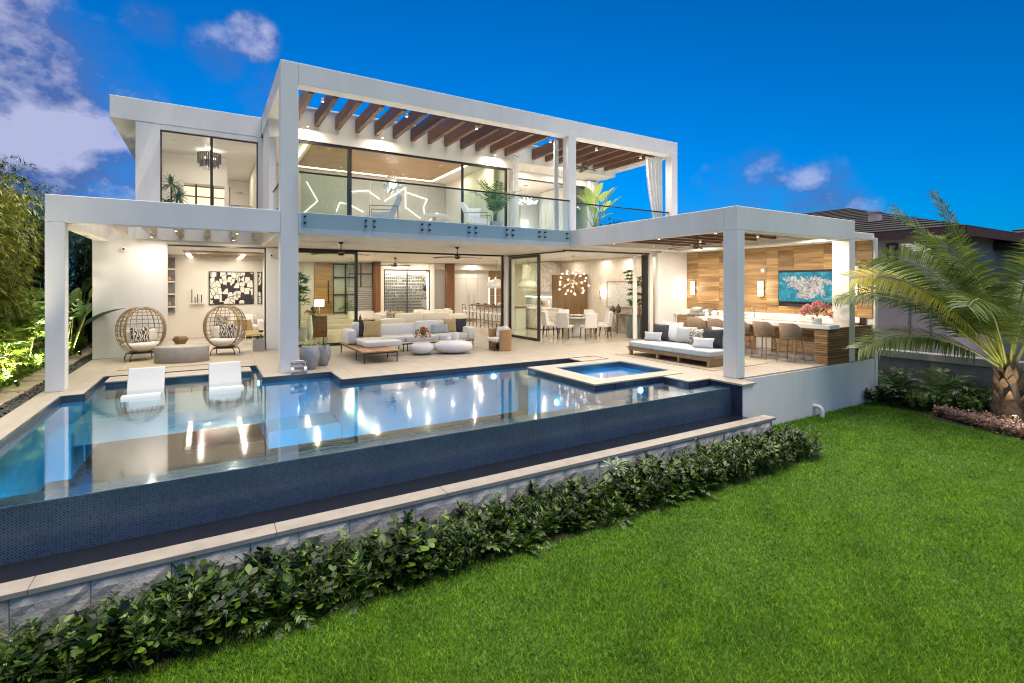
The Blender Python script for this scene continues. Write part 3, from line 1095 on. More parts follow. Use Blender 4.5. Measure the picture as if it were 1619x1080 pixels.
# left wing, ground floor: wall with wide opening
H(B(-2.62, -1.02, 17.0, 17.2, 0, 3.7), 'wall')
H(B(1.49, 1.95, 16.905, 17.2, 0, 3.1), 'wall')
H(B(-1.018, 1.488, 17.0, 17.2, 3.09, 3.7), 'wall')
H(B(1.49, 1.95, 17.0, 17.2, 3.102, 3.7), 'wall')
H(B(-2.62, -2.42, 17.203, 22.2, 0, 3.6), 'wall')
H(B(-2.42, 1.9, 22.0, 22.2, 0, 3.2), 'wall', 'plaster')
H(B(1.80, 1.95, 17.203, 27.4, 0, 3.2), 'wall', 'plaster')
H(B(-2.42, 1.8, 17.203, 22.0, 3.06, 3.19), 'ceiling', 'white_paint')
# interior floors
H(B(-2.42, 1.8, 17.0, 22.0, -.08, -.002), 'interior_floor', 'porcelain', bevel=0)
H(B(1.95, 14.75, 16.9, 27.2, -.08, -.002), 'interior_floor', 'porcelain', bevel=0)
H(B(9.762, 14.75, 13.002, 16.9, -.08, -.002), 'interior_floor', 'porcelain', bevel=0)
# dining wing walls
H(B(13.62, 13.78, 13.0, 13.22, 0, 3.1), 'wall', 'plaster')
H(B(13.95, 15.3, 12.76, 12.96, 0, 3.4), 'wall')
H(B(13.78, 13.95, 12.76, 12.9, 0, 3.12), 'wall')
H(B(14.75, 14.95, 12.965, 27.2, 0, 3.2), 'wall', 'wallpaper')
H(B(9.80, 10.12, 16.62, 16.9, 0, 3.1), 'column')
# living back walls
H(B(6.95, 14.75, 24.9, 25.1, 2.78, 3.1), 'wall_header', 'plaster')
H(B(7.20, 7.42, 24.6, 25.1, 0, 3.1), 'wall', 'plaster')
H(B(9.84, 10.09, 24.6, 25.1, 0, 3.1), 'wall', 'plaster')
H(B(7.422, 9.838, 24.65, 25.08, 2.74, 3.1), 'wall_header', 'plaster')
H(B(7.422, 9.838, 24.65, 25.08, 0, .42), 'wall', 'plaster')
H(B(10.09, 10.85, 26.6, 26.8, 0, 3.1), 'wall', 'plaster')
H(B(1.95, 14.95, 27.201, 27.4, 0, 3.2), 'wall', 'plaster')
H(B(10.80, 11.24, 24.62, 24.9, 0, 3.1), 'wood_fin', 'fin_wood')
H(B(6.95, 7.20, 24.4, 25.1, 0, 3.1), 'wood_fin', 'fin_wood')
# entry steps
H(B(3.0, 6.6, 23.4, 27.2, 0, .17), 'step', 'porcelain')
H(B(3.4, 6.6, 24.2, 27.2, .17, .34), 'step', 'porcelain')
H(B(3.4, 6.6, 25.0, 27.2, .34, .51), 'step', 'porcelain')
# upper rooms
H(B(1.60, 13.9, 20.6, 20.8, ZT, 6.9), 'wall', 'plaster')
H(B(1.60, 9.12, 15.305, 20.6, 6.40, 6.5), 'ceiling', 'white_paint')
H(B(9.12, 13.9, 16.302, 20.6, 6.30, 6.5), 'ceiling', 'white_paint')
H(B(2.75, 8.0, 16.5, 19.9, 6.34, 6.398), 'wood_ceiling', 'ceiling_wood')
H(B(8.95, 9.12, 16.16, 20.6, ZT, 6.4), 'wall', 'plaster')
H(B(-1.5, 1.42, 17.103, 23.8, 6.30, 6.398), 'ceiling', 'white_paint')

# LED cove round the wooden ceiling
for a in ((2.60, 2.64, 16.5, 19.9), (2.6, 8.1, 20.0, 20.04), (8.1, 8.14, 16.5, 20.0)):
    H(B(*a, 6.33, 6.37), 'light_strip', 'strip_glow', bevel=0)

# ---- downlights: trim ring and glowing disc, each with its lamp
_dl = None


def downlight(x, y, z, e=11, parent=house, c=(1, .88, .73), lamp=True):
    global _dl
    if _dl is None:
        _dl = MB().lathe([(.042, 0), (.062, 0), (.064, -.008), (.038, -.006)], n=14).build('downlight_trim', 'white_paint', parent)
        g = MB().lathe([(.0005, -.003), (.038, -.003)], n=14).build('downlight', 'lamp_glow', parent)
        _dl = (_dl, g)
        t, g2 = _dl
    else:
        t = share(_dl[0], parent, (0, 0, 0), name='downlight_trim'); g2 = share(_dl[1], parent, (0, 0, 0), name='downlight')
    for o in (t, g2):
        o.location = Vector((x, y, z - .001)) - Vector((6, 17, 0))
    if lamp:
        light('AREA', e * 1.45, Vector((x, y, z - .03)) - Vector((6, 17, 0)), parent, .10, c)


for x in (3.09, 4.80, 6.51, 8.22):
    for y in (12.95, 14.0, 15.12):
        if y == 14.0 and x in (3.09, 6.51):
            continue
        downlight(x, y, ZB, 6.5)
for x in (3.2, 5.2, 7.2, 9.2):
    for y in (18.2, 20.3, 22.6):
        downlight(x, y, ZB, 16)
for (x, y) in ((11.2, 18.5), (12.8, 18.5), (11.2, 21.5), (13.2, 22.0), (12.4, 24.5), (5.0, 25.6), (10.45, 25.8), (4.4, 24.6), (5.8, 24.4), (8.0, 24.0), (9.3, 24.0)):
    downlight(x, y, ZB, 18)
for (x, y) in ((14.35, 13.9), (14.35, 15.2), (14.35, 16.6), (14.2, 18.6), (14.2, 20.6), (11.0, 14.0), (12.6, 14.0), (10.8, 16.2), (13.3, 16.0)):
    downlight(x, y, ZB, 9)
for (x, y) in ((-.3, 21.2), (1.2, 21.2), (-1.4, 20), (-.2, 18.6), (1.0, 18.6)):
    downlight(x, y, 3.06, 12)
for (x, y) in ((-.9, 18.2), (1.0, 18.2), (-.4, 21.8), (.8, 21.8)):
    downlight(x, y, 6.30, 13)
for (x, y) in ((3.3, 16.9), (5.3, 17.2), (7.3, 17.2), (4.2, 19.3), (6.6, 19.3), (8.5, 16.6), (8.5, 18.6)):
    downlight(x, y, 6.338 if 2.75 < x < 8 else 6.398, 11)
for (x, y) in ((10.2, 15.7), (11.6, 15.7), (13.0, 15.7), (10.2, 17.6), (12.0, 17.6), (12.0, 19.4)):
    downlight(x, y, 6.258 if y < 16 else 6.298, 12)
# small spot lamps under the upper frame and on the rafters
for (x, y, z) in ((2.35, 12.75, 6.46), (4.45, 12.75, 6.46), (9.05, 12.75, 6.46), (10.9, 12.75, 6.46), (12.9, 12.75, 6.46), (2.35, 14.9, 6.44), (4.45, 14.9, 6.44), (8.3, 14.9, 6.44), (11.2, 14.9, 6.44), (6.5, 12.75, 6.46)):
    H(MB().cyl((x, y, z), (x, y, z - .09), .035, n=10), 'spot_can', 'white_paint', bevel=0)
    H(MB().lathe([(.0005, -.092), (.034, -.092)], c=(x, y, z), n=10), 'spot_lens', 'lamp_glow', bevel=0)
    light('AREA', 27, Vector((x, y, z - .11)) - Vector((6, 17, 0)), house, .08)
for (x, y) in ((-.66, 14.2), (.60, 14.2), (-1.29, 16.3), (.6, 16.3), (-.03, 13.0)):
    H(MB().cyl((x, y, 3.30), (x, y, 3.22), .035, n=10), 'spot_can', 'white_paint', bevel=0)
    H(MB().lathe([(.0005, -.0)], c=(0, 0, 0), n=3) if False else MB().lathe([(.0005, 3.218), (.033, 3.218)], c=(x, y, 0), n=10), 'spot_lens', 'lamp_glow', bevel=0)
    light('AREA', 27, Vector((x, y, 3.20)) - Vector((6, 17, 0)), house, .08)
for (x, y) in ((10.6, 7.98), (12.3, 7.98), (10.6, 9.78), (12.3, 9.78), (10.6, 11.58), (12.3, 11.58), (13.6, 7.38), (13.6, 10.98)):
    H(MB().cyl((x, y, 3.281), (x, y, 3.21), .035, n=10), 'spot_can', 'white_paint', bevel=0)
    H(MB().lathe([(.0005, 3.208), (.033, 3.208)], c=(x, y, 0), n=10), 'spot_lens', 'lamp_glow', bevel=0)
    light('AREA', 62, Vector((x, y, 3.19)) - Vector((6, 17, 0)), house, .08)



# ---- glazing: each panel is a part with its pane
def panel_x(x0, x1, y, z0, z1, fr=.05, dep=.06, glass='glass_clear', mat='dark_metal', name='glass_door'):
    mb = MB()
    mb.box(x0, x0 + fr, y, y + dep, z0, z1); mb.box(x1 - fr, x1, y, y + dep, z0, z1)
    mb.box(x0 + fr, x1 - fr, y, y + dep, z1 - fr, z1); mb.box(x0 + fr, x1 - fr, y, y + dep, z0, z0 + fr)
    f = H(mb, name, mat, bevel=0)
    g = B(x0 + fr, x1 - fr, y + dep / 2 - .005, y + dep / 2 + .005, z0 + fr, z1 - fr).build('pane', glass, f)
    return f


def panel_y(x, y0, y1, z0, z1, fr=.06, dep=.06, glass='glass_green', mat='dark_metal', name='glass_door'):
    mb = MB()
    mb.box(x, x + dep, y0, y0 + fr, z0, z1); mb.box(x, x + dep, y1 - fr, y1, z0, z1)
    mb.box(x, x + dep, y0 + fr, y1 - fr, z1 - fr, z1); mb.box(x, x + dep, y0 + fr, y1 - fr, z0, z0 + fr)
    f = H(mb, name, mat, bevel=0)
    B(x + dep / 2 - .005, x + dep / 2 + .005, y0 + fr, y1 - fr, z0 + fr, z1 - fr).build('pane', glass, f)
    return f


panel_x(1.96, 4.22, 16.90, 0.0, 3.06, .09, .10, 'glass_green')
panel_x(2.05, 4.10, 16.78, 0.0, 3.06, .07, .07, 'glass_green') if False else None
H(B(1.96, 9.80, 16.91, 17.0, 3.055, 3.108), 'track', 'dark_metal', bevel=0)
H(B(9.72, 9.795, 16.91, 17.0, 0, 3.05), 'door_jamb', 'dark_metal', bevel=0)
panel_y(9.80, 14.5, 16.55, 0.0, 3.02, .09, .08, 'glass_green')
H(B(9.80, 9.88, 13.05, 16.6, 3.03, 3.075), 'track', 'dark_metal', bevel=0)
H(B(9.80, 13.62, 13.03, 13.10, 3.05, 3.10), 'track', 'dark_metal', bevel=0)
for i in range(3):
    H(B(13.40 + .07 * i, 13.45 + .07 * i, 13.04 + .012 * i, 13.20, 0, 3.04), 'stacked_door', 'dark_metal', bevel=.003)
# media room opening frame
H(B(-1.018, -.985, 17.0, 17.12, 0, 3.09), 'opening_frame', 'plaster', bevel=0)
H(B(1.455, 1.487, 16.99, 17.1, 0, 3.09), 'opening_frame', 'dark_metal', bevel=0)
H(B(-.985, 1.455, 16.99, 17.1, 3.05, 3.088), 'opening_frame', 'bronze', bevel=0)
# upper left window
panel_x(-1.148, .07, 16.96, ZT - .02, 6.248, .035, .05, 'glass_clear', 'bronze', 'window')
panel_x(.07, 1.268, 16.97, ZT - .02, 6.248, .035, .05, 'glass_clear', 'bronze', 'window')
# upper main glazing
panel_x(1.75, 3.58, 15.12, ZT, 6.01, .07, .07, 'glass_green')
panel_x(3.50, 3.62, 15.20, ZT, 6.01, .04, .07, 'glass_green')
panel_x(7.16, 8.90, 15.12, ZT, 6.01, .07, .07, 'glass_green')
H(B(1.75, 9.10, 15.12, 15.24, 6.011, 6.06), 'track', 'dark_metal', bevel=0)
H(B(3.62, 7.16, 15.14, 15.2, 5.96, 6.01), 'track', 'dark_metal', bevel=0)
H(B(9.31, 13.9, 16.17, 16.25, 5.96, 6.0), 'track', 'dark_metal', bevel=0)
panel_x(12.3, 13.8, 16.18, ZT, 5.96, .07, .07, 'glass_green')
# glass balustrade in front of the slab with round standoffs
xs = [1.76, 3.33, 4.75, 6.08, 7.25, 8.35, 9.36]
for a, b in zip(xs[:-1], xs[1:]):
    g = H(B(a + .008, b - .008, 12.130, 12.145, 3.24, 4.47), 'railing_panel', 'glass_rail', bevel=0)
    mb = MB()
    for xx in (a + .10, b - .10):
        for zz in (3.36, 3.50):
            mb2 = MB().cyl((xx, 12.20, zz), (xx, 12.118, zz), .024, n=12)
            o = mb2.build('standoff', 'dark_metal', g)
H(MB().box(1.735, 9.335, 12.115, 12.16, 4.47, 4.51), 'handrail', 'dark_metal', bevel=.004)
xs = [9.66, 10.86, 12.0, 13.1, 13.85]
for a, b in zip(xs[:-1], xs[1:]):
    H(B(a + .008, b - .008, 12.33, 12.345, 3.60, 4.47), 'railing_panel', 'glass_rail', bevel=0)
H(MB().box(9.632, 13.857, 12.315, 12.36, 4.47, 4.51), 'handrail', 'dark_metal', bevel=.004)
for (a, b) in ((12.6, 14.0), (14.0, 15.1)):
    H(B(1.50, 1.515, a + .01, b - .01, 3.60, 4.47), 'railing_panel', 'glass_rail', bevel=0)
H(MB().box(1.485, 1.53, 12.56, 15.1, 4.47, 4.51), 'handrail', 'dark_metal', bevel=.004)
for (a, b) in ((12.6, 14.0), (14.0, 15.9)):
    H(B(13.99, 14.005, a + .01, b - .01, 3.60, 4.47), 'railing_panel', 'glass_rail', bevel=0)
# security camera domes
for (p, d) in (((-1.95, 16.99, 2.92), (0, -1, 0)), ((1.62, 16.9, 2.85), (0, -1, 0))):
    H(MB().cyl(p, (p[0], p[1] - .04, p[2]), .07, n=14).ball((p[0], p[1] - .05, p[2]), .05), 'camera_dome', 'white_paint', bevel=0)
    H(MB().ball((p[0], p[1] - .07, p[2]), .035), 'camera_lens', 'black', bevel=0)

# ---- ceiling fans
def fan(label, loc, drop, L, mat, n=5, rz=.3, group=None):
    t = thing('ceiling_fan', label, 'ceiling fan', loc, rz, group)
    MB().lathe([(.065, 0), (.06, -.03), (.02, -.06)], n=14).cyl((0, 0, -.05), (0, 0, -drop + .05), .013, n=8).build('down_rod', mat, t)
    MB().lathe([(.02, -drop + .10), (.06, -drop + .08), (.085, -drop + .02), (.085, -drop - .03), (.055, -drop - .06), (.0005, -drop - .065)], n=16).build('motor', mat, t)
    b = None
    for i in range(n):
        if b is None:
            mb = MB(); v = []; f = []
            for j in range(8):
                q = j / 7
                x = .08 + (L - .08) * q
                w = .035 + .05 * math.sin(PI * min(1, q * .85 + .1))
                zz = .012 * math.sin(q * 3) - .015 * q
                v += [(x, -w, zz - .012), (x, w, zz + .012), (x, w, zz + .006), (x, -w, zz - .018)]
            for j in range(7):
                a = j * 4
                for k_ in range(4):
                    f.append((a + k_, a + (k_ + 1) % 4, a + 4 + (k_ + 1) % 4, a + 4 + k_))
            mb.add(v, f, True)
            b = mb.build('blade', mat, t); b.location = (0, 0, -drop)
        else:
            share(b, t, (0, 0, -drop), (0, 0, 2 * PI * i / n), name='blade')
    return t


fan('dark ceiling fan over the planter urns and platform sofa', (3.05, 14.0, ZB), .30, .86, 'dark_metal', 3, .35)
fan('dark ceiling fan over the white pebble tables on the terrace', (6.48, 14.0, ZB), .30, .86, 'dark_metal', 3, .1)
fan('dark ceiling fan inside the living room before the wine wall', (6.75, 20.8, ZB), .32, .80, 'dark_metal', 5, .2)
fan('ceiling fan under the wooden rafters of the bar porch', (11.15, 9.0, 3.28), .30, .80, 'bronze', 5, .5)
fan('bronze ceiling fan under the rafters of the upper balcony', (11.4, 13.9, 6.46), .38, .62, 'bronze', 6, .2)

# ================================================================== terrace furniture
# ---- sectional sofa on a timber platform
so = thing('sectional_sofa', 'white L-shaped outdoor sofa on a teak platform with thin metal legs', 'sofa', (4.5, 14.2, 0))
def SP(mb, n, m, **k): return P(mb, n, m, so, **k)
for i in range(9):
    x = 3.25 + i * .102
    SP(B(x, x + .095, 12.50, 13.36, .27, .30), 'plank', 'teak', bevel=.003)
for i in range(4):
    x = 3.25 + i * .102
    SP(B(x, x + .095, 13.37, 15.08, .27, .30), 'plank', 'teak', bevel=.003)
SP(MB().box(3.27, 4.14, 12.52, 12.55, .235, .27).box(3.27, 4.14, 13.32, 13.35, .235, .27).box(3.27, 3.30, 12.55, 15.05, .235, .27).box(4.11, 4.14, 12.55, 15.05, .235, .27).box(3.3, 7.2, 15.04, 15.08, .22, .27).box(4.2, 7.2, 14.30, 14.33, .2, .24), 'base_frame', 'dark_metal')
for (x, y) in ((3.29, 12.54), (4.12, 12.54), (3.29, 13.34), (4.12, 13.34), (3.29, 15.05), (4.90, 14.32), (5.02, 14.32), (6.1, 14.32), (7.17, 14.32), (7.17, 15.05), (5.0, 15.05)):
    SP(B(x - .012, x + .012, y - .012, y + .012, 0, .235), 'leg', 'dark_metal')
cz = (4.5, 14.2)
def SC(w, d, t, x, y, z, mat='fabric_white', name='seat_cushion', rot=(0, 0, 0)):
    return cushion(name, w, d, t, (x - 4.5, y - 14.2, z), mat, so, rot)
SC(.98, .62, .15, 4.03, 13.62, .375)
SC(.62, .80, .15, 3.83, 14.36, .37)
SC(.90, .80, .16, 4.50, 14.72, .36)
SC(1.02, .80, .18, 5.50, 14.72, .345)
SC(1.02, .80, .18, 6.55, 14.72, .345)
SC(.22, .80, .40, 3.40, 14.66, .50, name='armrest')
SC(.24, .84, .36, 7.12, 14.70, .44, name='armrest')
SC(.55, .20, .46, 3.84, 15.02, .63, name='back_cushion')
SC(1.9, .20, .40, 5.2, 15.12, .56, name='back_cushion')
SC(.80, .20, .42, 5.92, 15.00, .62, name='back_cushion')
SC(.74, .20, .40, 6.66, 15.02, .61, name='back_cushion')
throw('charcoal square pillow behind the tan pillow on the sofa chaise', .50, .50, .14, (3.98, 14.84, .45), -95, .22, 'fabric_charcoal')
throw('tan square pillow at the chaise end of the outdoor sofa', .52, .50, .15, (4.06, 14.62, .44), -110, .25, 'fabric_tan')
throw('mottled blue-grey lumbar pillow on the outdoor sofa seat', .56, .30, .13, (6.26, 14.78, .43), -95, .3, 'fabric_blue_grey')
throw('tan square pillow beside the charcoal pillow at the sofa armrest', .46, .46, .14, (6.62, 14.84, .43), -100, .22, 'fabric_tan')
throw('charcoal square pillow at the armrest of the outdoor sofa', .46, .46, .14, (6.93, 14.78, .43), -115, .2, 'fabric_charcoal')

# ---- pebble tables
def pebble(label, loc, rx, ry, h, rz):
    prof = []
    for i in range(15):
        a = -PI / 2 + PI * i / 14
        r = abs(math.cos(a)) ** .62
        z = h / 2 + math.copysign(abs(math.sin(a)) ** .85, math.sin(a)) * h / 2
        prof.append((max(r * (1 if z > h * .3 else .86 + .14 * z / (h * .3)), .0005), z))
    o = MB().lathe(prof, n=36, sx=rx, sy=ry).build('pebble_table', 'gloss_white')
    o.location = loc; o.rotation_euler = (0, 0, rz)
    tag(o, label, 'table')
pebble('small round glossy white pebble table carrying the flower bowl', (5.17, 13.52, 0), .335, .32, .345, 0)
pebble('large oval glossy white pebble table carrying two white lanterns', (6.02, 13.28, 0), .56, .36, .375, -.45)


def bouquet(t, r, h, z0, seed, mats, n=70, leafmat='leaf_mid'):
    q = random.Random(seed)
    mb = MB(); lf = MB()
    for i in range(n):
        a = q.uniform(0, 2 * PI); e = q.uniform(.15, 1.45)
        d = Vector((math.cos(a) * math.cos(e), math.sin(a) * math.cos(e), math.sin(e)))
        p = Vector((0, 0, z0)) + Vector((d.x * r, d.y * r, d.z * h)) * q.uniform(.7, 1.0)
        for k in range(6):
            dd = (d + Vector((q.uniform(-1, 1), q.uniform(-1, 1), q.uniform(-.6, 1))) * .8).normalized()
            mb.leaf(p, dd, Vector((q.uniform(-1, 1), q.uniform(-1, 1), 1)), r * q.uniform(.20, .34), r * .13, .2, 2)
        if i % 2 == 0:
            lf.leaf(Vector((0, 0, z0)) + Vector((d.x * r, d.y * r, d.z * h)) * .4, d, (0, 0, 1), r * q.uniform(.5, .8), r * .16, .25, 3)
    tag(mb.build('flower_heads', mats, t), kind='stuff')
    tag(lf.build('leaves', leafmat, t), kind='stuff')


fl = thing('flower_bowl', 'orange and red tropical flowers in a small clear bowl', 'flowers', (5.17, 13.50, .343))
MB().lathe([(.03, 0), (.05, .01), (.065, .05), (.055, .09)], n=16).build('bowl', 'glass_bulb', fl)
bouquet(fl, .24, .32, .09, 5, 'flower_orange', 80)
for (lab, x, y, r, h) in (('short white ribbed lantern on the oval pebble table', 5.87, 13.34, .085, .15), ('tall white ribbed lantern on the oval pebble table', 6.12, 13.36, .10, .22)):
    o = MB().lathe([(.8 * r, 0), (r, .02), (r, h * .75), (r * .86, h * .9), (r * .86, h), (r * .7, h), (r * .7, h * .2)], n=20).build('lantern', 'gloss_white'); o.location = (x, y, .366)
    tag(o, lab, 'lantern')

# ---- rattan chair
rc = thing('rattan_armchair', 'woven brown rattan barrel armchair with two white pillows on the terrace', 'armchair', (7.52, 13.24, 0))
mb = MB()
pts = []
for i in range(25):
    a = R(-125) + R(250) * i / 24
    k = 3.2
    cx, cyy = math.cos(a), math.sin(a)
    rr = 1 / ((abs(cx) ** k + abs(cyy) ** k) ** (1 / k))
    pts.append((cx * rr * .30, cyy * rr * .37))
def shell(z0, z1, th):
    v = []; f = []
    n = len(pts)
    for (x, y) in pts:
        l_ = math.hypot(x, y); ix, iy = x * (1 - th / l_), y * (1 - th / l_)
        v += [(x, y, z0), (x * 1.02, y * 1.02, z1), (ix, iy, z1), (ix, iy, z0)]
    for i in range(n - 1):
        a = i * 4
        for j in range(4):
            f.append((a + j, a + 4 + j, a + 4 + (j + 1) % 4, a + (j + 1) % 4))
    f += [(0, 1, 2, 3), tuple((n - 1) * 4 + j for j in (3, 2, 1, 0))]
    return v, f
mb.add(*shell(.0, .63, .05))
mb.build('barrel', 'rattan', rc, bevel=.015)
MB().lathe([(.0005, .22), (.27, .22), (.27, .27), (.0005, .27)], n=20, sy=1.1).build('seat_base', 'rattan', rc)
for k in range(14):
    a = R(150) + R(60) * k / 13
    MB().cyl((math.cos(a) * .27, math.sin(a) * .30, 0), (math.cos(a + (.1 if k % 2 else -.1)) * .27, math.sin(a + (.1 if k % 2 else -.1)) * .30, .23), .009, n=5).build('strut', 'rattan', rc)
cushion('seat_cushion', .52, .58, .11, (-.02, 0, .32), 'fabric_white', rc)
throw('left-leaning white pillow in the rattan armchair', .40, .36, .13, (7.60, 13.36, .36), 195, .35, 'fabric_white', None, .2)
throw('white pillow against the camera-side arm of the rattan armchair', .40, .36, .13, (7.62, 13.12, .36), 165, .35, 'fabric_white', None, -.1)
_p = [o for o in col.objects if o.get('label') == 'white pillow against the camera-side arm of the rattan armchair'][0]
_p['label'] = 'white pillow against the poolside arm of the rattan armchair'
_p = [o for o in col.objects if o.get('label') == 'left-leaning white pillow in the rattan armchair'][0]
_p['label'] = 'white pillow against the house-side arm of the rattan armchair'

# ---- urn planters
def strap_plant(t, z0, n, L, W, mat, seed, up=.7, r=.05):
    q = random.Random(seed); mb = MB()
    for i in range(n):
        a = q.uniform(0, 2 * PI); e = q.uniform(up * .5, 1.35)
        d = Vector((math.cos(a) * math.cos(e), math.sin(a) * math.cos(e), math.sin(e)))
        mb.leaf((math.cos(a) * r, math.sin(a) * r, z0), d, (0, 0, 1), L * q.uniform(.6, 1.1), W * q.uniform(.8, 1.2), q.uniform(.1, .7), 4, .25, .35)
    return mb.build('leaves', mat, t)
for (lab, x, y, s, mat) in (('blue-grey clay urn with spiky bromeliads beside the column', 2.01, 12.46, 1.0, 'succulent'), ('clay urn tucked behind the bromeliad urn', 2.36, 12.86, .92, 'leaf_mid')):
    t = thing('urn_planter', lab, 'planter', (x, y, 0)); t.scale = (s, s, s)
    MB().lathe([(.115, 0), (.13, .01), (.19, .15), (.222, .30), (.215, .42), (.18, .52), (.172, .55), (.15, .55), (.15, .48), (.0005, .47)], n=28).build('urn', 'urn_clay', t)
    strap_plant(t, .47, 34, .34, .05, mat, 4 if s == 1 else 9)
# ---- pool cleaner parked at the column
t = thing('pool_cleaner', 'grey and white pool cleaning robot parked at the foot of the column', 'pool cleaner', (1.70, 12.02, 0))
MB().obox((0, 0, .13), (.26, .20, .07)).obox((0, 0, .22), (.30, .06, .05)).build('body', 'louvre_grey', t, bevel=.02, segs=2)
for x in (-.13, .13):
    MB().cyl((x - .03, -.08, .075), (x + .03, -.08, .075), .075, n=16).cyl((x - .03, .08, .06), (x + .03, .08, .06), .06, n=16).build('wheel', 'white_paint', t)
MB().tube([(-.14, 0, .15), (-.15, 0, .24), (-.08, 0, .27), (.08, 0, .27), (.15, 0, .24), (.14, 0, .15)], .014, 8).build('handle', 'steel', t)

# ---- egg chairs
def egg(label, loc, rz):
    t = thing('egg_chair', label, 'chair', loc, rz, 'round cane egg chairs')
    rx, ry, rz_, zc = .54, .50, .60, .80
    def sp(a, e):   # a: azimuth (0 = +x, 90 = back +y), e: elevation
        ce = abs(math.cos(e)) ** .85
        return Vector((rx * ce * math.cos(a), ry * ce * math.sin(a), zc + rz_ * math.sin(e) * (1.0 if e < 0 else .98)))
    A0 = R(-42)
    mb = MB()
    ring = []
    for i in range(40):   # front ring in the plane where the shell is cut
        s_ = 2 * PI * i / 40
        e = math.sin(s_)
        ring.append((rx * .80 * math.cos(s_), -ry * .55 - .05 * math.cos(2 * s_), zc + rz_ * .93 * math.sin(s_)))
    MB().tube(ring, .017, 8, closed=True).build('front_hoop', 'cane', t)
    hor = MB()
    for k in range(1, 12):
        e = R(-72 + 144 * k / 12)
        lim = A0 + R(6) * abs(math.sin(e))
        hor.tube([sp(lim + (PI - 2 * lim) * j / 16, e) for j in range(17)], .009, 5)
    hor.build('ring_cane', 'cane', t)
    ver = MB()
    for k in range(19):
        a = A0 + (PI - 2 * A0) * k / 18
        r_ = .0125 if k % 6 == 0 else .0075
        ver.tube([sp(a, R(-80 + 160 * j / 14)) for j in range(15)], r_, 6 if r_ > .01 else 4)
    ver.build('rib', 'cane', t)
    MB().lathe([(.30, .215), (.31, .20), (.26, .195)], n=24, sy=.9).tube([(.26 * math.cos(2 * PI * i / 24), .23 * math.sin(2 * PI * i / 24), .205) for i in range(24)], .016, 6, closed=True).build('base_hoop', 'bronze', t)
    for a in (45, 135, 225, 315):
        c, s_ = math.cos(R(a)), math.sin(R(a))
        MB().tube([(c * .22, s_ * .20, .215), (c * .36, s_ * .33, .19), (c * .41, s_ * .37, .12), (c * .42, s_ * .385, 0)], .014, 6).build('leg', 'bronze', t)
    MB().lathe([(.0005, .26), (.30, .27), (.39, .33), (.43, .40), (.40, .455), (.30, .475), (.0005, .48)], n=28, sy=.86).build('seat_cushion', 'fabric_cream', t)
    for (x, y, r_, w) in ((-.26, .10, .5, .40), (.26, .10, -.5, .40), (0, .28, 0, .44)):
        o = pillow_mesh(w, w * .9, .17).build('back_cushion', 'fabric_cream', t)
        o.matrix_local = Matrix.Translation((x, y, .46)) @ Matrix.Rotation(-r_ * 1.4, 4, 'Z') @ Matrix.Rotation(PI / 2 - .25, 4, 'X') @ Matrix.Translation((0, w * .42, 0))
    return t


e1 = egg('round cane egg chair beside the plain white porch wall', (-1.50, 16.18, 0), .32)
e2 = again(e1, (.40, 16.28, 0), -.28, 'round cane egg chair standing before the media room opening')
throw('black and cream wavy pillow in the egg chair by the wall', .44, .42, .14, (-1.50, 16.05, .47), -72, .3, 'wave_fabric')
throw('black and cream wavy pillow in the egg chair before the media room', .44, .42, .14, (.44, 16.13, .47), -104, .3, 'wave_fabric')
o = MB().lathe([(.98, 0), (1.0, .01), (1.0, .38), (.98, .40), (.0005, .40)], n=44, sx=.60, sy=.36).build('oval_table', 'concrete'); o.location = (-.58, 15.30, .012); o.rotation_euler = (0, 0, -.20)
tag(o, 'oval grey concrete coffee table between the egg chairs', 'table')
o = B(-1.78, .62, 14.45, 16.6, .001, .012).build('rug', 'rug'); tag(o, 'flat tan woven rug under the egg chairs', 'rug')
t = thing('cube_planter', 'tall grey cube planter with aloe at the media room opening', 'planter', (1.28, 16.74, 0))
MB().box(-.15, .15, -.15, .15, 0, .36).build('box', 'concrete', t, bevel=.006)
strap_plant(t, .36, 22, .20, .045, 'leaf_mid', 3)

# ---- in-pool loungers
def pool_lounger(label, x):
    prof = [(11.28, -.16), (11.36, -.055), (11.55, -.06), (11.85, -.13), (12.02, -.16), (12.15, -.10), (12.30, .08), (12.46, .29), (12.50, .30)]
    v = []; f = []
    for s_ in (-.30, .30):
        for (y, z) in prof: v.append((s_, y - 12, z))
        for (y, z) in prof: v.append((s_, y - 12 + .03, z - .09 if y < 12.3 else z - .05))
    n = len(prof)
    for i in range(n - 1):
        f.append((i, i + 1, 2 * n + i + 1, 2 * n + i)); f.append((n + i, 3 * n + i, 3 * n + i + 1, n + i + 1))
        f.append((i, n + i, n + i + 1, i + 1)); f.append((2 * n + i, 2 * n + i + 1, 3 * n + i + 1, 3 * n + i))
    f += [(0, 2 * n, 3 * n, n), (n - 1, 2 * n - 1, 4 * n - 1, 3 * n - 1)]
    t = thing('pool_lounger', label, 'lounger', (x, 12, 0), 0, 'white loungers in the pool')
    mb = MB(); mb.add(v, f); o = mb.build('shell', 'resin', t, bevel=.012, segs=2)
    for p in o.data.polygons: p.use_smooth = False
    MB().box(-.22, .22, -.58, -.35, -.36, -.14).box(-.22, .22, .0, .24, -.36, -.18).build('foot', 'resin', t)
    return t


pool_lounger('white moulded lounger in the shallow water before the plain wall egg chair', -1.06)
pool_lounger('white moulded lounger in the shallow water before the media room', .30)

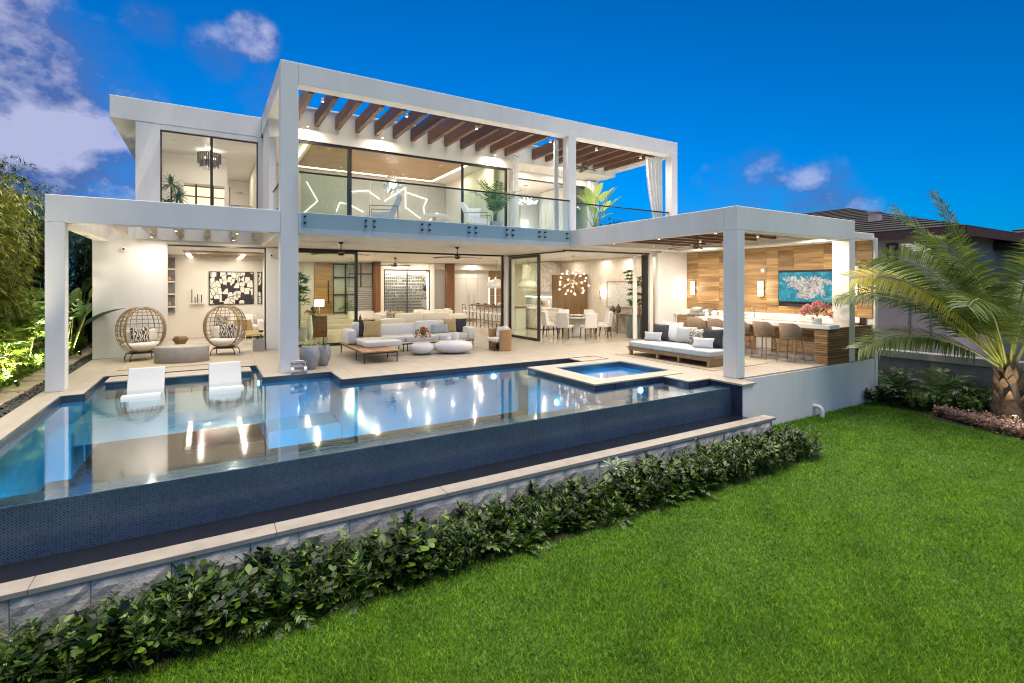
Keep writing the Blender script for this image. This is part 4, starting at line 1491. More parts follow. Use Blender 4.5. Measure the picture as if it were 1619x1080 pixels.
# ================================================================== right porch
# ---- daybed
db = thing('daybed', 'low oak platform daybed with pale grey mattress on the bar porch', 'daybed', (10.65, 9.1, 0))
def DP(mb, n, m, **k): return P(mb, n, m, db, **k)
for i in range(10):
    x = 10.06 + i * .115
    DP(B(x, x + .109, 7.72, 10.48, .205, .238), 'plank', 'oak', bevel=.003)
DP(MB().box(10.09, 10.14, 7.76, 10.44, .14, .204).box(11.12, 11.17, 7.76, 10.44, .14, .204), 'side_rail', 'oak')
for y in (7.78, 8.66, 9.36, 10.34):
    DP(B(10.10, 10.17, y, y + .07, .01, .203), 'leg', 'oak'); DP(B(11.08, 11.15, y, y + .07, .01, .203), 'leg', 'oak')
DP(B(10.18, 11.07, 7.79, 7.84, .02, .2), 'end_board', 'oak')
DP(B(11.18, 11.23, 7.9, 10.3, .24, .58), 'back_board', 'teak')
for (y0, y1) in ((7.75, 8.85), (8.86, 9.55), (9.56, 10.42)):
    cushion('mattress', 1.0, y1 - y0, .15, (10.58 - 10.65, (y0 + y1) / 2 - 9.1, .31), 'fabric_grey', db)
DP(B(9.78, 11.9, 7.44, 10.66, .001, .012), 'unused', 'rug') if False else None
o = B(9.80, 11.9, 7.46, 10.66, .001, .012).build('rug', 'rug'); tag(o, 'flat tan rug under the oak daybed', 'rug')
throw('small pale grey lumbar pillow at the far end of the daybed', .50, .28, .12, (10.62, 10.05, .38), 205, .4, 'fabric_grey')
throw('black flecked square pillow behind the small grey lumbar pillow', .50, .50, .14, (10.85, 9.98, .38), 200, .3, 'fabric_charcoal')
throw('large pale blue-grey pillow next to the black flecked one at the far end', .58, .56, .16, (11.02, 9.72, .38), 195, .25, 'fabric_white')
throw('grey upholstered back cushion in the middle of the daybed', .60, .46, .18, (11.04, 9.25, .38), 190, .2, 'fabric_grey')
throw('black and white spotted pillow in the middle of the daybed', .46, .44, .14, (10.95, 8.86, .38), 190, .3, 'spot_fabric')
throw('spotted pillow half hidden behind the white lumbar pillow', .46, .44, .14, (11.05, 8.62, .38), 185, .3, 'spot_fabric')
throw('small white lumbar pillow before the second black pillow of the daybed', .52, .28, .12, (10.52, 8.30, .38), 200, .4, 'fabric_white')
throw('black flecked square pillow behind the white lumbar pillow', .50, .50, .14, (10.72, 8.18, .38), 200, .3, 'fabric_charcoal')
throw('large white pillow beside the porch column', .58, .54, .16, (10.92, 8.04, .38), 200, .25, 'fabric_white')

# ---- timber wall of planks with a recess for the screen
ww = thing('plank_wall', 'tall accent wall of horizontal walnut planks behind the bar', 'wall', (15.3, 9.7, 0))
P(B(15.312, 15.318, 6.78, 12.75, 0, 3.15), 'backing', 'dark_metal', ww)
P(MB().box(15.319, 15.5, 6.78, 12.755, 0, 3.157), 'wall_core', 'stucco', ww)
wr = random.Random(21)
colsY = [12.75, 12.25, 11.37, 10.5, 9.62, 9.23, 8.75, 7.88, 7.49, 7.0, 6.62]
_pk = {}
HS = (.14, .17, .20, .24)
for a, b in zip(colsY[:-1], colsY[1:]):
    N = b >= 7.48 and a <= 9.24
    for (z0, z1) in (((1.06, 1.30), (2.41, 3.15)) if N else ((1.06, 3.15),)):
        z = z0
        while z < z1 - .02:
            h = wr.choice(HS)
            if z + h > z1 - .08: h = z1 - z
            d = wr.choice((.012, .018, .024))
            w = a - b
            o = B(-d, 0, -w / 2 + .0015, w / 2 - .0015, -h / 2 + .0015, h / 2 - .0015).build('plank', 'panel_wood', ww)
            o.location = (15.311 - 15.3, (a + b) / 2 - 9.7, z + h / 2)
            z += h
tv = thing('wall_television', 'wide television showing an aerial view of rocky islets in turquoise sea', 'television', (15.25, 8.37, 1.9))
B(-.02, .03, -.83, .83, -.47, .46).build('housing', 'black', tv, bevel=.006)
B(-.026, -.0205, -.81, .81, -.44, .44).build('screen', 'tv_picture', tv)
o = B(-.05, .04, -.43, .43, -.045, .045).build('sound_bar', 'black', None, bevel=.01); o.location = (15.26, 8.5, 1.345)
tag(o, 'slim black sound bar below the wall television', 'sound bar')
for (y, z, lab) in ((9.69, 2.42, 'small white speaker box on the plank wall above the middle sconce'), (6.97, 2.42, 'small white speaker box on the plank wall beyond the porch column')):
    o = B(-.06, .06, -.06, .06, -.06, .06).build('speaker_box', 'white_paint', None, bevel=.008); o.location = (15.235, y, z); tag(o, lab, 'speaker')
def sconce(lab, y):
    t = thing('wall_sconce', lab, 'wall lamp', (15.285, y, 1.84), 0, 'twin-block sconces on the plank wall')
    B(-.05, .0, -.07, .07, -.27, .27).build('back_plate', 'nickel', t, bevel=.004)
    for z in (.13, -.13):
        B(-.16, -.052, -.055, .055, z - .105, z + .105).build('glass_block', 'lamp_soft', t, bevel=.008)
    light('POINT', 11, (-.30, 0, 0), t, .10)
sconce('twin glowing sconce on the plank wall in the corner by the grill', 12.42)
sconce('twin glowing sconce on the plank wall beside the television', 9.76)
sconce('twin glowing sconce on the plank wall beyond the porch column', 7.02)

# ---- back counter with louvred doors
bc = thing('back_counter', 'white topped back counter with louvred teak doors along the plank wall', 'counter', (15, 9.8, 0))
def CP(mb, n, m, **k): return P(mb, n, m, bc, **k)
CP(B(14.58, 15.30, 6.93, 12.75, .885, .925), 'counter_top', 'marble', bevel=.004)
CP(B(14.66, 15.30, 6.95, 12.74, .0, .884), 'carcass', 'cabinet_white')
CP(B(15.285, 15.309, 6.93, 12.75, .926, 1.055), 'backsplash', 'marble')
CP(B(15.255, 15.283, 6.95, 12.74, 1.035, 1.052), 'light_strip', 'strip_glow')
for i in range(8):
    y0 = 7.1 + .70 * i
    if 11.25 < y0 < 11.8: continue
    CP(MB().box(14.635, 14.659, y0, y0 + .05, .08, .86).box(14.635, 14.659, y0 + .60, y0 + .65, .08, .86).box(14.635, 14.659, y0 + .05, y0 + .60, .81, .86).box(14.635, 14.659, y0 + .05, y0 + .60, .08, .13), 'door_frame', 'teak')
    for k in range(13):
        CP(MB().obox((14.648, y0 + .325, .155 + k * .051), (.012, .55, .04), (0, .5, 0)), 'louvre', 'teak')
gr = thing('barbecue_grill', 'stainless barbecue grill set into the back counter', 'grill', (14.95, 11.75, .93))
mb = MB(); v = []; f = []
n = 10
for s_ in (-.36, .36):
    for i in range(n):
        a = PI * i / (n - 1)
        v.append((.30 * -math.cos(a), s_, .02 + .26 * math.sin(a) ** .8))
for i in range(n - 1): f.append((i, i + 1, n + i + 1, n + i))
f += [tuple(range(n))[::-1], tuple(range(n, 2 * n))]
mb.add(v, f, True); mb.build('hood', 'steel', gr, bevel=.006)
B(-.40, -.30, -.38, .38, -.34, .02).build('front_panel', 'steel', gr, bevel=.006)
for k in range(4):
    MB().cyl((-.40, -.27 + .18 * k, -.06), (-.435, -.27 + .18 * k, -.06), .028, n=12).build('knob', 'black', gr)
MB().tube([(-.30, -.28, .12), (-.345, -.28, .12), (-.345, .28, .12), (-.30, .28, .12)], .013, 8).build('handle', 'steel', gr)
o = MB().lathe([(.30, 0), (.31, .05), (.28, .20), (.20, .32), (.08, .385), (.0005, .39)], n=28).build('pizza_oven', 'gloss_white'); o.location = (14.95, 10.62, .927); tag(o, 'white domed pizza oven on the back counter', 'oven')
t = thing('counter_faucet', 'tall gooseneck faucet on the back counter', 'faucet', (14.92, 9.80, .925))
MB().cyl((0, 0, 0), (0, 0, .03), .03).tube([(0, 0, .02), (0, 0, .26), (-.01, 0, .32), (-.06, 0, .36), (-.12, 0, .345), (-.14, 0, .29)], .014, 8).build('spout', 'steel', t)
MB().cyl((0, .0, .08), (0, -.09, .10), .01, n=6).build('lever', 'steel', t)

# ---- bar with waterfall end and slatted panel
bar = thing('bar_counter', 'long white topped bar with slatted teak end panel', 'bar', (13.3, 8.5, 0))
def BP(mb, n, m, **k): return P(mb, n, m, bar, **k)
BP(B(12.99, 13.46, 6.55, 10.55, .86, .965), 'bar_top', 'cabinet_white', bevel=.006)
BP(B(13.40, 13.62, 6.92, 10.50, 0, .859), 'bar_wall', 'cabinet_white')
BP(B(13.0, 13.45, 10.42, 10.55, 0, .859), 'end_panel', 'cabinet_white')
for (y0, y1) in ((7.0, 7.62), (7.66, 8.28), (8.75, 9.35), (9.4, 10.0)):
    BP(MB().box(13.372, 13.399, y0, y0 + .05, .10, .80), 'door_stile', 'teak'); BP(MB().box(13.372, 13.399, y1 - .05, y1, .10, .80), 'door_stile', 'teak')
    for k in range(13):
        BP(MB().obox((13.385, (y0 + y1) / 2, .14 + k * .052), (.012, y1 - y0 - .1, .042), (0, .5, 0)), 'louvre', 'teak')
BP(B(13.03, 15.22, 6.62, 6.90, .02, .845), 'end_core', 'bronze')
for k in range(14):
    z = .065 + k * .057
    h = .042
    BP(B(13.0, 15.25, 6.59, 6.619, z + .04, z + .04 + h), 'slat', 'teak_x', bevel=.003)
    BP(B(13.0, 13.029, 6.62, 6.92, z + .04, z + .04 + h), 'slat', 'teak', bevel=.003)
BP(MB().box(12.998, 15.25, 6.588, 6.619, .012, .10).box(12.998, 13.03, 6.62, 6.92, .012, .10), 'plinth', 'teak_x')
BP(B(13.0, 15.25, 6.588, 6.93, .846, .8585), 'panel_cap', 'teak_x')
fl = thing('flower_pot', 'pink and red bouquet in a white pot on the bar end', 'flowers', (13.22, 6.98, .965))
MB().lathe([(.09, 0), (.12, .02), (.13, .14), (.115, .15), (.11, .10), (.0005, .10)], n=24).build('pot', 'gloss_white', fl)
bouquet(fl, .36, .42, .14, 8, 'flower_pink', 90, 'leaf_mid')
for (lab, y, r, h) in (('short white canister on the bar', 10.25, .06, .13), ('tall white canister on the bar', 9.98, .085, .21)):
    o = MB().lathe([(r * .9, 0), (r, .015), (r, h * .8), (r * .85, h), (.0005, h + .005)], n=18).build('canister', 'gloss_white'); o.location = (13.2, y, .965); tag(o, lab, 'canister')

# ---- rope back bar stools
def bar_stool(label, loc, rz):
    t = thing('bar_stool', label, 'stool', loc, rz, 'rope back stools along the bar')
    for (sx, sy) in ((1, 1), (1, -1), (-1, 1), (-1, -1)):
        MB().tube([(sx * .17, sy * .17, .60), (sx * (.225 if sx > 0 else .25), sy * .23, 0)], [.017, .012], 8).build('leg', 'oak_z', t)
    for (a, b) in (((-.22, -.205), (.205, -.205)), ((-.22, .205), (.205, .205)), ((-.22, -.205), (-.22, .205)), ((.205, -.205), (.205, .205))):
        MB().cyl((*a, .24), (*b, .24), .010, n=6).build('foot_rail', 'oak_z', t)
    MB().lathe([(.24, .585), (.25, .60), (.25, .615), (.22, .62)], n=24, sx=1, sy=1.0).build('seat_frame', 'oak_z', t)
    MB().lathe([(.235, .62), (.245, .64), (.235, .675), (.16, .69), (.0005, .69)], n=24).build('seat_pad', 'rope', t)
    v = []; f = []
    n = 19
    for i in range(n):
        a = R(180 - 98) + R(196) * i / (n - 1)
        ed = abs(i - (n - 1) / 2) / ((n - 1) / 2)
        top = 1.0 - .18 * max(0, (ed - .45) / .55) ** 1.2
        for (rr, z) in ((.245, .64), (.285, top), (.262, top), (.225, .64)):
            v.append((rr * math.cos(a), rr * math.sin(a), z))
    for i in range(n - 1):
        for j in range(4):
            f.append((i * 4 + j, i * 4 + 4 + j, i * 4 + 4 + (j + 1) % 4, i * 4 + (j + 1) % 4))
    f += [(0, 1, 2, 3), tuple((n - 1) * 4 + j for j in (3, 2, 1, 0))]
    mb = MB(); mb.add(v, f, True); mb.build('rope_back', 'rope', t, bevel=.006)
    return t
labs = ['rope back bar stool next to the slatted bar end', 'second rope back bar stool from the slatted bar end', 'third rope back bar stool from the slatted bar end', 'fourth rope back bar stool from the slatted bar end', 'rope back bar stool at the grill end of the bar']
s0 = bar_stool(labs[0], (12.72, 7.35, 0), 0)
for i in range(1, 5):
    again(s0, (12.72, 7.35 + .72 * i, 0), .04 * (-1) ** i, labs[i])

# ================================================================== rooms
# ---- plants used indoors and on the balconies
def fan_palm(t, stems, h, leaves, L, seed, mat='leaf_dark', spread=.12, z0=0):
    q = random.Random(seed); mb = MB(); st = MB()
    for s in range(stems):
        a = q.uniform(0, 2 * PI); r = q.uniform(0, spread)
        top = Vector((r * math.cos(a) * 2.0, r * math.sin(a) * 2.0, z0 + h * q.uniform(.7, 1)))
        b = Vector((r * math.cos(a), r * math.sin(a), z0))
        st.tube([b, (b + top) / 2 + Vector((q.uniform(-.02, .02), q.uniform(-.02, .02), 0)), top], [.014, .011, .008], 5)
        for k in range(leaves):
            aa = q.uniform(0, 2 * PI); e = q.uniform(-.1, 1.1)
            d = Vector((math.cos(aa) * math.cos(e), math.sin(aa) * math.cos(e), math.sin(e)))
            p0 = b + (top - b) * q.uniform(.45, 1)
            p1 = p0 + d * L * q.uniform(.5, .9)
            st.tube([p0, p1], .004, 4)
            side = d.cross(Vector((0, 0, 1))).normalized(); up = side.cross(d)
            for j in range(8):
                fa = R(-75 + 150 * j / 7)
                dd = (d * math.cos(fa) + side * math.sin(fa) + up * .1).normalized()
                mb.leaf(p1, dd, up, L * q.uniform(.75, 1), L * .14, q.uniform(.25, .6), 3, .2)
    st.build('stems', 'stalk', t); mb.build('leaves', mat, t)


def frond(mb, rach, p0, d0, L, leafL, n, droop, q, w=.035, vee=.5, rr=.012, twist=0, bare=.12):
    """feather frond: arching midrib with two ranks of narrow leaflets"""
    d = Vector(d0).normalized(); p = Vector(p0); pts = [p.copy()]; dirs = [d.copy()]
    seg = 10
    for i in range(seg):
        d = (d + Vector((0, 0, -droop * (.25 + i / seg) / seg * 2))).normalized()
        p = p + d * (L / seg); pts.append(p.copy()); dirs.append(d.copy())
    rach.tube(pts, [rr * (1 - .85 * i / seg) for i in range(seg + 1)], 5)
    for i in range(n):
        t_ = bare + (1 - bare) * (i + .5) / n
        k = t_ * seg; i0 = min(int(k), seg - 1); f = k - i0
        c = pts[i0].lerp(pts[i0 + 1], f); dd = dirs[i0].lerp(dirs[i0 + 1], f).normalized()
        side = dd.cross(Vector((0, 0, 1)))
        if side.length < 1e-3: side = Vector((1, 0, 0))
        side.normalize(); up = side.cross(dd)
        if twist:
            m = Matrix.Rotation(twist, 3, dd); side = m @ side; up = m @ up
        ll = leafL * (.45 + .75 * math.sin(PI * min(1, .15 + t_ * .8))) * q.uniform(.85, 1.1)
        for s in (1, -1):
            ld = (dd * (.55 + .4 * t_) + side * s * 1.0 + up * vee * q.uniform(.2, 1)).normalized()
            mb.leaf(c, ld, up, ll, w * q.uniform(.8, 1.1), q.uniform(.25, .7), 3, .1, .35)


def feather_palm(t, n, L, h, seed, mat='leaf_mid', leafL=.28, z0=0, nl=20, w=.035, e0=.5, e1=1.4, droop=1.2):
    q = random.Random(seed); mb = MB(); st = MB()
    for i in range(n):
        a = 2 * PI * i / n + q.uniform(-.4, .4); e = q.uniform(e0, e1)
        b = Vector((q.uniform(-.06, .06), q.uniform(-.06, .06), z0))
        st.tube([b, b + Vector((0, 0, h * .5))], .012, 5)
        d = Vector((math.cos(a) * math.cos(e), math.sin(a) * math.cos(e), math.sin(e)))
        frond(mb, st, b + Vector((0, 0, h * .45)), d, L * q.uniform(.75, 1.1), leafL, nl, droop, q, w)
    st.build('stems', 'stalk', t); mb.build('leaves', mat, t)


def paddle(mb, st, b, d, stalk, L, W, droop, q):
    """banana-like leaf on a stalk"""
    b = Vector(b); d = Vector(d).normalized()
    p = b + d * stalk
    st.tube([b, b + d * stalk * .5 + Vector((0, 0, .03)), p], [.018, .013, .009], 6)
    out = Vector((d.x, d.y, 0))
    out = out.normalized() if out.length > .05 else Vector((1, 0, 0))
    dd = (d + out * .35).normalized()
    side = dd.cross(Vector((0, 0, 1)))
    side = side.normalized() if side.length > .02 else Vector((1, 0, 0))
    up = side.cross(dd)
    v = []; f = []
    seg = 9
    for i in range(seg + 1):
        t_ = i / seg
        w = W * .5 * max(.05, math.sin(PI * (t_ ** .75)) ** .7) if 0 < t_ < 1 else W * .03
        c = p + dd * (L * t_) - Vector((0, 0, 1)) * (droop * L * t_ * t_ * .5)
        rag = q.uniform(-.012, .012)
        v += [c + side * w + up * w * .35, c, c - side * w * (1 + rag) + up * w * .35]
    for i in range(seg):
        a = i * 3
        f += [(a, a + 1, a + 4, a + 3), (a + 1, a + 2, a + 5, a + 4)]
    mb.add(v, f, True)


def pot(t, r0, r1, h, mat, z0=0):
    MB().lathe([(r0, z0), (r0, z0 + .01), (r1, z0 + h), (r1 * .88, z0 + h), (r1 * .86, z0 + h * .85), (.0005, z0 + h * .85)], n=24).build('pot', mat, t)


# ---- living room
def sofa(label, loc, w, d, rz, mat='fabric_cream', arms=(1, 1), name='sofa'):
    t = thing(name, label, 'sofa', loc, rz)
    MB().box(-w / 2, w / 2, -d / 2, d / 2, .06, .30).build('base', mat, t, bevel=.03, segs=2)
    n = max(1, round(w / .9))
    aw = .2
    x0 = -w / 2 + (aw if arms[0] else 0); x1 = w / 2 - (aw if arms[1] else 0)
    for i in range(n):
        cw = (x1 - x0) / n
        cushion('seat_cushion', cw - .01, d - .25, .17, (x0 + cw * (i + .5), -.12, .375), mat, t)
        cushion('back_cushion', cw - .01, .22, .42, (x0 + cw * (i + .5), d / 2 - .14, .62), mat, t)
    for s, on in ((-1, arms[0]), (1, arms[1])):
        if on: cushion('armrest', aw, d, .50, (s * (w / 2 - aw / 2), 0, .40), mat, t)
    return t


sofa('cream living room sofa with its back end towards the terrace', (6.15, 19.9, 0), 1.5, .95, PI / 2, arms=(1, 1))
sofa('long cream living room sofa facing the wine wall', (7.4, 19.7, 0), 2.2, .95, PI, arms=(0, 0))
sofa('cream living room sofa standing before the white kitchen cabinets', (9.55, 21.6, 0), 1.5, .95, 1.9, arms=(1, 1))
for i, (x, y, f_, m_, lab) in enumerate(((6.2, 20.35, -60, 'fabric_cream', 'plain cream pillow on the living room sofa end'), (6.45, 20.2, -60, 'spot_fabric', 'black and cream speckled pillow on the living room sofa end'), (6.75, 20.15, -80, 'fabric_tan', 'tan pillow on the living room sofa corner'), (9.3, 21.4, 200, 'spot_fabric', 'speckled pillow on the sofa before the kitchen cabinets'), (9.5, 21.8, 200, 'fabric_cream', 'cream pillow on the sofa before the kitchen cabinets'))):
    throw(lab, .46, .44, .15, (x, y, .46), f_, .3, m_)
t = thing('tub_armchair', 'cream tub armchair with slim wooden frame before the wine wall', 'armchair', (8.75, 22.8, 0), 2.4)
MB().lathe([(.36, .18), (.38, .22), (.38, .42), (.0005, .42)], n=24).build('seat', 'fabric_cream', t)
v = []; f = []
for i in range(17):
    a = R(-30) + R(240) * i / 16
    z1 = .66 + .16 * math.sin(PI * i / 16)
    for (rr, z) in ((.39, .20), (.44, z1), (.38, z1), (.34, .20)): v.append((rr * math.cos(a), rr * math.sin(a), z))
for i in range(16):
    for j in range(4): f.append((i * 4 + j, i * 4 + 4 + j, i * 4 + 4 + (j + 1) % 4, i * 4 + (j + 1) % 4))
mb = MB(); mb.add(v, f, True); mb.build('back', 'fabric_cream', t)
for a in (45, 135, 225, 315): MB().cyl((.28 * math.cos(R(a)), .28 * math.sin(R(a)), .2), (.33 * math.cos(R(a)), .33 * math.sin(R(a)), 0), .016, .011, 6).build('leg', 'oak_z', t)
throw('tan pillow in the cream tub armchair', .42, .40, .14, (8.75, 22.7, .42), -120, .3, 'fabric_tan')
t = thing('coffee_table', 'low wooden coffee table between the living room sofas', 'table', (7.7, 21.4, 0))
MB().box(-.6, .6, -.4, .4, .30, .36).build('table_top', 'oak', t, bevel=.005)
for (x, y) in ((-.5, -.3), (.5, -.3), (.5, .3), (-.5, .3)): B(x - .03, x + .03, y - .03, y + .03, 0, .30).build('leg', 'oak_z', t)
t = thing('side_cabinet', 'oak side table with a small vase beside the cream sofa', 'table', (5.35, 20.6, 0))
MB().box(-.35, .35, -.25, .25, .52, .56).build('table_top', 'oak', t, bevel=.004)
for x in (-.33, .30): B(x, x + .03, -.24, .24, 0, .52).build('side_panel', 'oak_z', t)
for (lab, dx, r, h, m_) in (('dark bottle vase on the oak side table', -.12, .06, .22, 'ceramic_dark'), ('pale round vase on the oak side table', .12, .08, .16, 'gloss_white')):
    o = MB().lathe([(r * .7, 0), (r, h * .3), (r * .7, h * .6), (r * .3, h * .75), (r * .35, h)], n=16).build('vase', m_); o.location = (5.35 + dx, 20.55, .56); tag(o, lab, 'vase')

# console, lamp and sculpture behind the fixed glass
t = thing('console_block', 'walnut block console behind the green glass panel', 'console', (3.55, 20.2, 0))
B(-.30, .30, -.22, .22, 0, .80).build('block', 'fin_wood', t, bevel=.006)
t = thing('table_lamp', 'white drum table lamp on the walnut console', 'lamp', (3.62, 20.28, .80))
MB().lathe([(.09, 0), (.09, .02), (.02, .04), (.02, .36)], n=14).build('lamp_base', 'ceramic_dark', t)
MB().lathe([(.17, .34), (.17, .60), (.165, .60), (.165, .34)], n=24).build('lamp_shade', 'lamp_soft', t)
t = thing('table_sculpture', 'dark abstract sculpture on the walnut console', 'sculpture', (3.35, 20.05, .80))
MB().lathe([(.12, 0), (.10, .04), (.03, .07), (.08, .12), (.14, .16), (.06, .22), (.10, .28), (.02, .36)], n=14).build('form', 'ceramic_dark', t)
t = thing('lady_palm', 'tall potted lady palm behind the green glass panel', 'plant', (2.75, 19.3, 0))
pot(t, .22, .26, .42, 'urn_clay'); fan_palm(t, 9, 2.2, 5, .36, 5, 'leaf_mid', .10, .36)
t = thing('floor_flowers', 'yellow orchid spray beside the lady palm', 'flowers', (3.15, 19.5, .6))
bouquet(t, .22, .25, .2, 12, 'flower_orange', 26)
MB().lathe([(.10, -.6), (.12, -.3), (.08, .1), (.07, .25)], n=14).build('vase', 'gloss_white', t)

# front door and side lights
t = thing('front_door', 'tall honey coloured timber front door with a long black pull', 'door', (5.04, 27.12, .51))
for k in range(12):
    B(-.43, .43, -.04, .03, k * .215 + .002, k * .215 + .213).build('board', 'door_wood', t, bevel=.003)
B(.20, .26, -.10, -.06, .50, 1.68).build('pull_handle', 'black', t, bevel=.006)
MB().cyl((.36, -.04, .95), (.36, -.06, .95), .03, n=12).build('lock', 'black', t)
for (x0, x1) in ((5.50, 6.12), (6.12, 6.68)):
    for (z0, z1) in ((.51, 1.45), (1.45, 2.35), (2.35, 3.05)):
        panel_x(x0, x1, 27.05, z0, z1, .035, .05, 'glass_clear', 'black', 'side_light')
H(B(5.46, 6.74, 27.185, 27.199, .5, 3.1), 'night_garden_backing', 'leaf_dark', bevel=0) if False else None
t = thing('entry_shrub', 'bushy shrub behind the glass beside the front door', 'plant', (6.2, 26.7, .51))
feather_palm(t, 12, .7, .3, 4, 'leaf_mid', .22, 0, 14, .03)
# bar niche with slatted shelves beside the wood fin
t = thing('slat_screen', 'grey horizontal slat screen above the white stair cabinet', 'screen', (6.3, 24.9, 0))
for k in range(9):
    B(-.55, .62, -.05, .05, .78 + k * .105, .78 + k * .105 + .06).build('slat', 'louvre_grey', t)
for (z0, z1) in ((1.85, 2.5), (2.5, 3.05)):
    panel_x(5.78, 6.36, 24.85, z0, z1, .03, .04, 'glass_clear', 'black', 'side_light'); panel_x(6.36, 6.93, 24.85, z0, z1, .03, .04, 'glass_clear', 'black', 'side_light')
B(-.55, .62, -.30, .10, 0, .70).build('cabinet', 'cabinet_white', t, bevel=.004)
# wine wall
wn_ = thing('wine_wall', 'glass wine wall full of bottles in the living room', 'wine rack', (8.63, 24.9, 0))
def WP(mb, n, m, **k): return P(mb, n, m, wn_, **k)
WP(MB().box(7.43, 7.47, 24.62, 24.68, .42, 2.73).box(9.79, 9.83, 24.62, 24.68, .42, 2.73).box(8.60, 8.64, 24.62, 24.68, .42, 2.73).box(7.47, 9.79, 24.62, 24.68, 2.69, 2.73).box(7.47, 9.79, 24.62, 24.68, .42, .46), 'frame', 'black')
WP(B(7.48, 8.59, 24.645, 24.655, .47, 2.68), 'pane', 'glass_wine'); WP(B(8.65, 9.78, 24.645, 24.655, .47, 2.68), 'pane', 'glass_wine')
WP(B(7.43, 9.83, 25.6, 25.65, 0, 3.0), 'back_panel', 'plaster')
q = random.Random(2)
bt = MB(); cap = MB(); rk = MB()
for k in range(13):
    z = .62 + k * .155
    rk.box(7.5, 9.75, 25.22, 25.24, z - .03, z - .015)
    for i in range(22):
        if q.random() < .18: continue
        x = 7.55 + i * .10
        bt.lathe([(.034, 0), (.036, .19), (.014, .25), (.014, .30)], n=7, c=(0, 0, 0))
        o = len(bt.v) - 28
        for j in range(o, len(bt.v)):
            a, b_, c_ = bt.v[j]; bt.v[j] = (x + c_ if False else x + a, 25.40 - c_, z + b_)
        cap.box(x - .02, x + .02, 25.07, 25.10, z - .02, z + .02)
tag(WP(bt, 'bottles', 'ceramic_dark'), kind='stuff'); tag(WP(cap, 'bottle_caps', 'steel'), kind='stuff'); tag(WP(rk, 'rack_rails', 'steel'), kind='stuff')
WP(B(7.6, 9.7, 24.85, 24.9, 2.62, 2.65), 'light_strip', 'strip_glow')
light('AREA', 150, (0, -.05, 2.6), wn_, 2.0, (1, .94, .84), (0, .45, 0), size_y=.1)
# hallway art
t = thing('hall_picture', 'narrow black framed picture in the hallway', 'picture', (10.30, 26.58, 1.8))
B(-.16, .16, -.02, .0, -.62, .62).build('frame', 'black', t); B(-.13, .13, -.026, -.021, -.58, .58).build('print', 'art', t)
o = B(10.12, 10.55, 26.3, 26.58, .55, .66).build('hall_shelf', 'black'); tag(o, 'black floating shelf under the narrow hallway picture', 'shelf')
# tall white cabinets
t = thing('tall_cabinets', 'full height white kitchen cabinets with long metal pulls', 'cabinet', (12.55, 25.2, 0))
for i in range(3):
    x = -1.04 + i * .70
    B(x + .004, x + .696, 0, .6, .08, 2.30).build('door', 'cabinet_white', t, bevel=.004)
    B(x + .004, x + .696, 0, .6, 2.31, 3.08).build('upper_door', 'cabinet_white', t, bevel=.004)
for x in (-.16 + .0, -.04 + .46 - .28):
    MB().cyl((x - .02, -.04, .85), (x - .02, -.04, 1.40), .013, n=8).build('pull', 'steel', t)
B(-1.04, 1.06, .02, .6, 0, .08).build('kick_board', 'louvre_grey', t)
t = thing('drinks_fridge', 'tall glass fronted drinks cabinet lit by vertical strips', 'cabinet', (14.1, 25.2, 0))
B(-.45, .62, .3, .6, 0, 3.05).build('carcass', 'oak_z', t); B(-.45, .62, 0, .3, 2.45, 3.05).build('top_cupboard', 'oak', t)
for x in (-.40, .0, .40): B(x, x + .04, .1, .14, .5, 2.4).build('light_strip', 'strip_glow', t)
for k in range(5):
    B(-.42, .42, .15, .29, .6 + k * .38, .615 + k * .38).build('shelf', 'steel', t)
# breakfast bar, stools, pendant lamps
t = thing('breakfast_bar', 'breakfast bar with thick walnut top in the kitchen', 'bar', (11.75, 20.9, 0))
B(-.42, .42, -1.95, 1.95, .94, 1.0).build('wood_top', 'walnut', t, bevel=.006); B(-.10, .40, -1.9, 1.9, 0, .93).build('body', 'cabinet_white', t)
for k in range(5):
    o = MB().lathe([(.05, 0), (.09, .03), (.10, .06), (.08, .06)], n=14).build('table_bowl', 'ceramic_dark'); o.location = (11.6, 19.4 + .8 * k, 1.0); tag(o, 'small dark bowl set out along the breakfast bar', 'bowl', 'bowls on the breakfast bar')
t = thing('bar_plant', 'small green plant in a white box on the breakfast bar', 'plant', (11.85, 20.6, 1.0))
B(-.2, .2, -.1, .1, 0, .12).build('box', 'gloss_white', t); strap_plant(t, .12, 26, .2, .03, 'leaf_mid', 2)
def kstool(label, loc):
    t = thing('kitchen_stool', label, 'stool', loc, 0, 'dark kitchen stools')
    for (sx, sy) in ((1, 1), (1, -1)): MB().tube([(sx * .17, sy * .18, .66), (sx * .21, sy * .21, 0)], .014, 6).build('leg', 'walnut', t)
    for sy in (1, -1): MB().tube([(-.21, sy * .21, 0), (-.18, sy * .19, .64), (-.22, sy * .19, 1.0)], .014, 6).build('rear_leg', 'walnut', t)
    MB().box(-.19, .20, -.20, .20, .65, .70).build('seat', 'leather_white', t, bevel=.015)
    for z in (.20, .32): [MB().cyl((-.205, yy, z), (.20, yy, z), .01, n=6).build('stretcher', 'walnut', t) for yy in (-.205, .205)]
    MB().cyl((.205, -.205, .24), (.205, .205, .24), .011, n=6).build('foot_rail', 'walnut', t)
    MB().tube([(-.22, -.20, .98), (-.25, 0, .99), (-.22, .20, .98)], .022, 6).tube([(-.205, -.19, .86), (-.235, 0, .87), (-.205, .19, .86)], .014, 6).build('back_rail', 'walnut', t)
    return t
kl = ['kitchen stool at the cabinet end of the breakfast bar', 'second kitchen stool from the white cabinets', 'middle kitchen stool of the breakfast bar', 'fourth kitchen stool from the white cabinets', 'kitchen stool at the dining end of the breakfast bar']
k0 = kstool(kl[0], (11.0, 22.55, 0))
